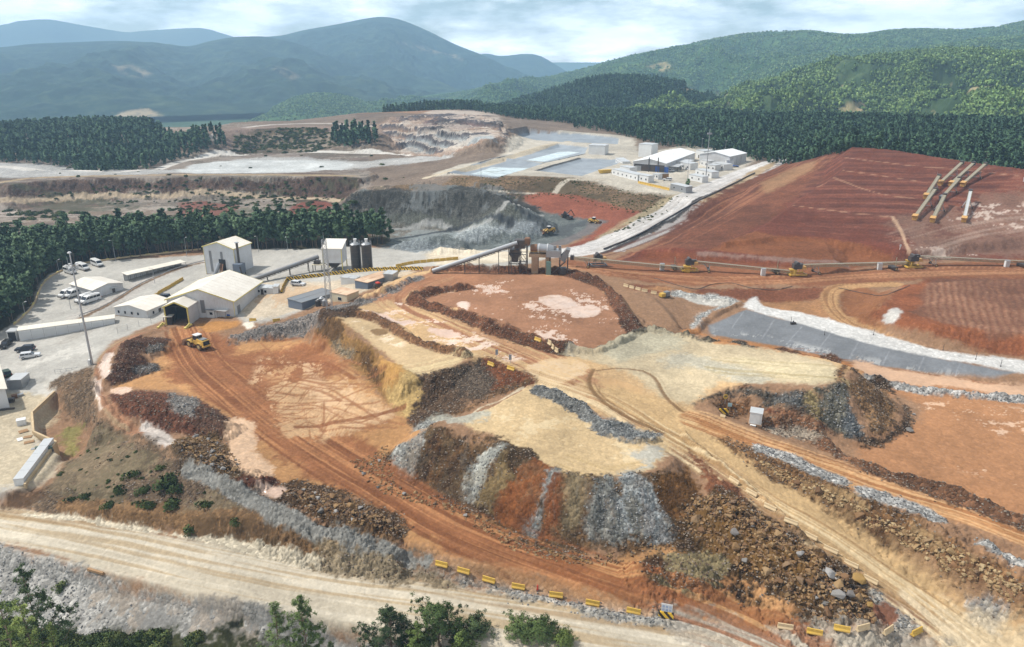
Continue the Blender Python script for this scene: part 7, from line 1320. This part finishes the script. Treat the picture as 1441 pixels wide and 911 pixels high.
boulders([(1090,668),(1140,680),(1220,720),(1320,765),(1400,808),(1436,830),(1420,850),(1340,805),(1240,745),(1150,700)], 40, .7, 1.9, 'tan rock embedded in the bank between the two haul roads', 'rocks of the road bank', [S_br, S_tn, S_tn], 5, 1.8, .5)
for px, py, s_, m_, lab in ((1207,819,2.6,S_ye,'large yellow boulder on the upper end of the long heap'), (1167,812,2.2,S_gr,'large grey boulder on the crest of the long heap'), (1181,842,2.1,S_gr,'squarish grey brown boulder in the middle of the long heap'), (1162,846,1.5,S_gr,'pale grey boulder left of the squarish boulder'), (1280,608,1.7,S_gr,'flat pale boulder alone on the red floor'), (1226,852,1.5,S_ye,'small ochre boulder near the tip of the long heap'), (1285,585,.9,S_gr,'dark rock beside the grey dump'), (275,616,1.5,S_gr,'pale grey boulder on top of the small heap')):
    a = G1(px, py); o = bpy.data.objects.new('boulder', rock_mesh(int(px), 'boulder', m_, 3)); C.objects.link(o); o.location = (a[0], a[1], a[2]+s_*.2); o.scale = (s_*1.2, s_*.95, s_*.85 if px != 1280 else s_*.5); o.rotation_euler = (.1, .15, px); o['label'] = lab; o['category'] = 'boulder'
# loose rubble on dumps, berms and banks
near = (RRf < 235) & (RUB > .68) & (np.abs(AA.ravel()) < R(46)); ii = np.nonzero(near)[0]; rg = np.random.default_rng(9); cellA = RRf[ii]**2
p_ = RUB[ii]**2*cellA; p_ /= p_.sum(); pick = rg.choice(ii, 20000, p=p_); jx = rg.normal(0, .4, len(pick)); jy = rg.normal(0, .4, len(pick)); px_, py_ = X[pick]+jx, Y[pick]+jy; big = COL[pick]; gry = (big.max(1)-big.min(1)) < .35*big.max(1)
KS = kinds('rubble', [rock_mesh(500+i, 'rubble', S_mx, 1) for i in range(4)]); KG = kinds('grey_rubble', [rock_mesh(520+i, 'grey_rubble', S_grx, 1) for i in range(4)])
P3 = np.c_[px_, py_, gz(px_, py_)+.04]
gn_scatter('rubble', P3[~gry], KS, .12, .5, kind='stuff'); gn_scatter('grey_rubble', P3[gry], KG, .12, .5, kind='stuff')
KBr = kinds('heap_rubble', [rock_mesh(540+i, 'heap_rubble', S_br, 1) for i in range(5)]); KTn = kinds('bank_rubble', [rock_mesh(560+i, 'bank_rubble', S_tn, 1) for i in range(5)])
def spread(name, K_, pts, n, a, b, seed):
    g = np.random.default_rng(seed); w = G(pts)[:, :2]; lo, hi = w.min(0), w.max(0); x = g.uniform(lo[0], hi[0], n*6); y = g.uniform(lo[1], hi[1], n*6); i_, d_ = sdf_poly(w, x, y, 0.); k = i_[d_ < 0][:n]; gn_scatter(name, np.c_[x[k], y[k], gz(x[k], y[k])+.05], K_, a, b, kind='stuff')
spread('heap_rubble', KBr, [(975,700),(1030,697),(1080,728),(1130,766),(1180,803),(1228,850),(1232,878),(1160,878),(1122,847),(1058,808),(995,768),(960,735)], 1500, .25, .95, 1); spread('heap_rubble', KBr, [(242,622),(275,611),(310,620),(338,648),(332,666),(300,662),(260,643)], 420, .25, .8, 2); spread('heap_rubble', KBr, [(396,692),(440,685),(517,712),(564,742),(553,752),(500,738),(428,714)], 500, .25, .8, 3)
spread('bank_rubble', KTn, [(1060,645),(1140,676),(1220,716),(1320,760),(1400,802),(1441,826),(1430,852),(1340,806),(1240,746),(1140,694)], 1300, .2, .9, 4); spread('heap_rubble', KBr, [(492,648),(545,626),(560,690),(650,712),(730,764),(810,784),(860,776),(945,764),(950,776),(860,796),(800,794),(720,774),(640,724),(540,694)], 1100, .2, .7, 5)
# ------------------------------------------------------------------ shrubs and ground cover
def bush_mesh(seed, r=1., n=260, s=.22):
    g = np.random.default_rng(seed); d = g.standard_normal((n, 3)); d /= np.linalg.norm(d, axis=1, keepdims=True); c = d*(.4+.6*g.random((n, 1)))**.6*[r, r, r*.75]; lob = g.standard_normal((4, 3))*[r*.5, r*.5, r*.2]; c += lob[g.integers(0, 4, n)]; c[:, 2] = np.abs(c[:, 2])+.05; return crown_mesh('shrub', quads(c, None, s*r, g, .6), LM_shrub)
BM = [bush_mesh(700+i) for i in range(4)]
for px, py, s_, lab in ((200,693,1.1,'small dark shrub left of the big shrub on the slope'), (232,684,1.9,'largest green shrub on the slope below the pit rim'), (246,690,1.5,'green shrub touching the right of the largest shrub'), (190,668,1.0,'dark shrub highest on the slope'), (118,700,.9,'dark shrub low on the left of the slope'), (102,703,.7,'small shrub at the far left of the slope'), (167,690,1.0,'dark shrub in the middle left of the slope'), (205,712,1.2,'wide shrub at the crest of the orange bank'), (240,712,1.4,'shrub overhanging the orange bank'), (290,712,.9,'shrub at the bank crest right of the others'), (267,745,.95,'round green shrub at the foot of the orange bank'), (225,660,.8,'small shrub near the rim track'), (150,714,1.,'shrub on the left end of the bank crest'), (90,824,.8,'upper small shrub on the gravel slope'), (86,832,.6,'lower small shrub on the gravel slope'), (330,735,.8,'grey green shrub near the gravel rim'), (1082,858,.0,'')):
    if s_ <= 0: continue
    a = G1(px, py); o = bpy.data.objects.new('shrub', random.choice(BM)); C.objects.link(o); o.location = a; o.scale = (s_, s_, s_*.9); o.rotation_euler = (0, 0, px); o['label'] = lab; o['category'] = 'shrub'; o['group'] = 'shrubs on the slope'
KBu = kinds('scrub', BM)
def scrub(name, pts, n, smin, smax, thr=-9., seed=1):
    g = np.random.default_rng(seed); w = G(pts)[:, :2]; lo, hi = w.min(0), w.max(0); x = g.uniform(lo[0], hi[0], n*3); y = g.uniform(lo[1], hi[1], n*3); i_, d_ = sdf_poly(w, x, y, 0.); k = i_[d_ < 0]; k = k[nz(x[k], y[k], .3, seed) > thr][:n]; gn_scatter(name, np.c_[x[k], y[k], gz(x[k], y[k])-.05], KBu, smin, smax, kind='stuff')
scrub('undergrowth', [(-300,905),(0,874),(60,890),(130,897),(240,890),(370,908),(480,925),(700,960),(700,990),(-300,990)], 2600, .25, .9, -.6, 2)
scrub('slope_scrub', [(60,690),(130,610),(200,640),(300,700),(420,742),(400,760),(250,730),(110,705)], 160, .12, .4, .3, 3)
scrub('bench_scrub', [(10,258),(300,249),(508,251),(500,275),(120,277),(20,279)], 900, .4, 1.2, .2, 4); scrub('pond_slope_scrub', [(600,262),(640,249),(820,252),(960,278),(905,300),(780,274)], 900, .15, .42, -.2, 5); scrub('upland_scrub', [(330,190),(400,180),(470,182),(478,206),(430,215),(380,217),(330,213)], 500, .5, 1.6, -.1, 8); scrub('terrace_scrub', [(-100,176),(300,186),(300,215),(520,215),(640,222),(560,258),(0,248),(-100,240)], 420, .4, 1.4, .35, 9); scrub('quarry_scrub', [(0,280),(480,284),(540,300),(520,318),(250,322),(0,320)], 500, .6, 1.8, .4, 6)
scrub('verge_scrub', [(850,336),(900,306),(960,281),(990,270),(960,284),(880,325)], 200, .2, .55, -1, 7)
# ------------------------------------------------------------------ near pines on the slope below the bottom road
def near_tree(px, py, D, h_px_top, r, label, seed, mat=None, n=7000, size=.2, bare=.12, limbs=34):
    u = (px-CX)/F; dx, dy, dz = raydir(px, h_px_top); k = D/math.hypot(dx, dy); x, y, zt = dx*k, dy*k, CAMZ+dz*k; g0 = gz(np.array([x]), np.array([y]))[0]; h = zt-g0
    a_, b_ = near_pine(seed, h, r*1.55, int(n*1.9), bare, int(limbs*1.2), size*.85); t = empty('pine_tree', (x, y, g0-.1), label, 'tree', 'pines along the bottom edge'); link('trunk', fast_mesh('trunk', *a_, bark), t); link('crown', crown_mesh('crown', b_, mat or LM_near), t)
LM_olive = leaf_material('young_pine_needles', (78,94,48), (108,124,64), (138,148,88)); LM_deep = leaf_material('deep_pine_needles', (48,62,40), (74,90,56), (104,118,76))
near_tree(28, 0, 91, 797, 3.3, 'tall dark pine at the lower left corner', 801, LM_deep, 5200, .24, .3); near_tree(30, 0, 88, 848, 2.6, 'bright green young pine in front of the corner pine', 802, LM_olive, 6500, .2, .05); near_tree(72, 0, 88, 875, 1.5, 'small bright pine right of the corner pine', 803, LM_olive, 2400, .2, .05); near_tree(-6, 0, 87, 835, 2.6, 'bright pine cut by the left photo edge', 813, LM_olive, 4500, .2, .05)
near_tree(382, 0, 87, 847, 1.5, 'slim pine touching the left side of the bushy upright pine', 804, LM_near, 2400, .2); near_tree(424, 0, 86, 841, 2.2, 'bushy pine with upright top on the bottom edge', 805, LM_near, 5200, .2); near_tree(548, 0, 85, 855, 2.7, 'broad dark pine left of the middle on the bottom edge', 806, LM_deep, 6500, .2); near_tree(617, 0, 85, 854, 2.6, 'tallest mid green pine on the bottom edge', 807, LM_near, 6500, .2); near_tree(668, 0, 85, 878, 1.5, 'small dark pine right of the tallest middle pine', 808, LM_deep, 2600, .2); near_tree(735, 0, 85, 879, 2., 'loose pale pine on the bottom edge', 809, LM_near, 2600, .2); near_tree(762, 0, 84, 878, 1.7, 'thin pine right of the loose pale pine', 810, LM_near, 2200, .2); near_tree(795, 0, 83, 893, 1., 'rounded small green pine at the right end of the row', 811, LM_olive, 1800, .17); near_tree(585, 0, 83, 885, 1.8, 'low bright pine in front of the broad dark pine', 812, LM_olive, 3600, .2); near_tree(650, 0, 82, 893, 1.6, 'low bright pine before the small dark pine', 814, LM_olive, 3000, .2)
# ------------------------------------------------------------------ camera, sky, sun, air
cam = bpy.data.cameras.new('camera'); cam.sensor_width = 36; cam.lens = 36*F/PW; cam.clip_start = 1; cam.clip_end = 200000
co = bpy.data.objects.new('camera', cam); C.objects.link(co); co.location = (0, 0, CAMZ); co.rotation_euler = (R(90)-PITCH, 0, 0); sc.camera = co
EL, AZ = R(52), R(-78)                   # sun height; bearing from +Y (ahead), negative = left
sd = Vector((math.cos(EL)*math.sin(AZ), math.cos(EL)*math.cos(AZ), math.sin(EL)))
sl = bpy.data.lights.new('sun', 'SUN'); sl.energy = 4.6; sl.angle = R(2.5); sl.color = (1, .955, .88)
so = bpy.data.objects.new('sun', sl); C.objects.link(so); so.rotation_euler = sd.to_track_quat('Z', 'Y').to_euler()
w = bpy.data.worlds.new('World'); sc.world = w; w.use_nodes = True; t = w.node_tree; t.nodes.clear()
out = t.nodes.new('ShaderNodeOutputWorld'); bg = t.nodes.new('ShaderNodeBackground'); t.links.new(bg.outputs[0], out.inputs[0])
st = t.nodes.new('ShaderNodeTexSky'); st.sky_type = 'NISHITA'; st.sun_disc = False; st.sun_elevation = EL; st.sun_rotation = AZ; st.air_density = 1.0; st.dust_density = .5
tc = t.nodes.new('ShaderNodeTexCoord'); sx = nn(t, 'ShaderNodeSeparateXYZ'); t.links.new(tc.outputs['Generated'], sx.inputs[0])
mp = nn(t, 'ShaderNodeMapping'); t.links.new(tc.outputs['Generated'], mp.inputs['Vector']); mp.inputs['Scale'].default_value = (4.2, 4.2, 15.)
c1 = noise_(t, mp.outputs[0], 1.25, 10, .58); c2 = noise_(t, mp.outputs[0], .4, 3, .5); low = math_(t, 'POWER', math_(t, 'SUBTRACT', 1, math_(t, 'MAXIMUM', sx.outputs[2], 0.), True), 9.)
cl = ramp(t, math_(t, 'ADD', math_(t, 'MULTIPLY', c1, .75), math_(t, 'MULTIPLY', c2, .3)), [(.44, (0, 0, 0)), (.58, (1, 1, 1))])
shade = ramp(t, noise_(t, mp.outputs[0], 2.6, 7, .6), [(.3, (14.5, 15.2, 16.)), (.7, (23., 23., 22.8))])
sv = nn(t, 'ShaderNodeVectorMath', operation='SCALE'); t.links.new(mixc(t, math_(t, 'MULTIPLY', cl, .85), st.outputs[0], shade), sv.inputs[0]); t.links.new(math_(t, 'ADD', 1, math_(t, 'MULTIPLY', low, 1.5)), sv.inputs['Scale']); t.links.new(sv.outputs[0], bg.inputs[0]); bg.inputs[1].default_value = .053
# air
hm = bpy.data.materials.new('air'); hm.use_nodes = True; t = hm.node_tree; t.nodes.clear()
out = t.nodes.new('ShaderNodeOutputMaterial'); pv = t.nodes.new('ShaderNodeVolumePrincipled'); t.links.new(pv.outputs[0], out.inputs['Volume'])
pv.inputs['Color'].default_value = (.46, .72, 1.0, 1); pv.inputs['Density'].default_value = 1.55e-4; pv.inputs['Anisotropy'].default_value = 0.1
bm = bmesh.new(); bmesh.ops.create_cube(bm, size=1.); hz = bpy.data.meshes.new('haze'); bm.to_mesh(hz); bm.free(); hz.materials.append(hm)
ho = link('haze', hz, kind='stuff'); ho.scale = (18000, 8400, 590); ho.location = (0, 4000, 590/2-90)
vs = sc.view_settings; vs.view_transform = 'Standard'; vs.look = 'None'; vs.exposure = EXPO; vs.gamma = 1; vs.use_curve_mapping = False
cy = sc.cycles; cy.max_bounces = 5; cy.diffuse_bounces = 2; cy.glossy_bounces = 2; cy.transmission_bounces = 2; cy.volume_bounces = 1; cy.transparent_max_bounces = 4
cy.use_denoising = True; cy.use_adaptive_sampling = False; cy.sampling_pattern = 'BLUE_NOISE'; cy.sample_clamp_indirect = 6
try: cy.denoiser = 'OPENIMAGEDENOISE'; cy.denoising_input_passes = 'RGB_ALBEDO_NORMAL'
except Exception: pass
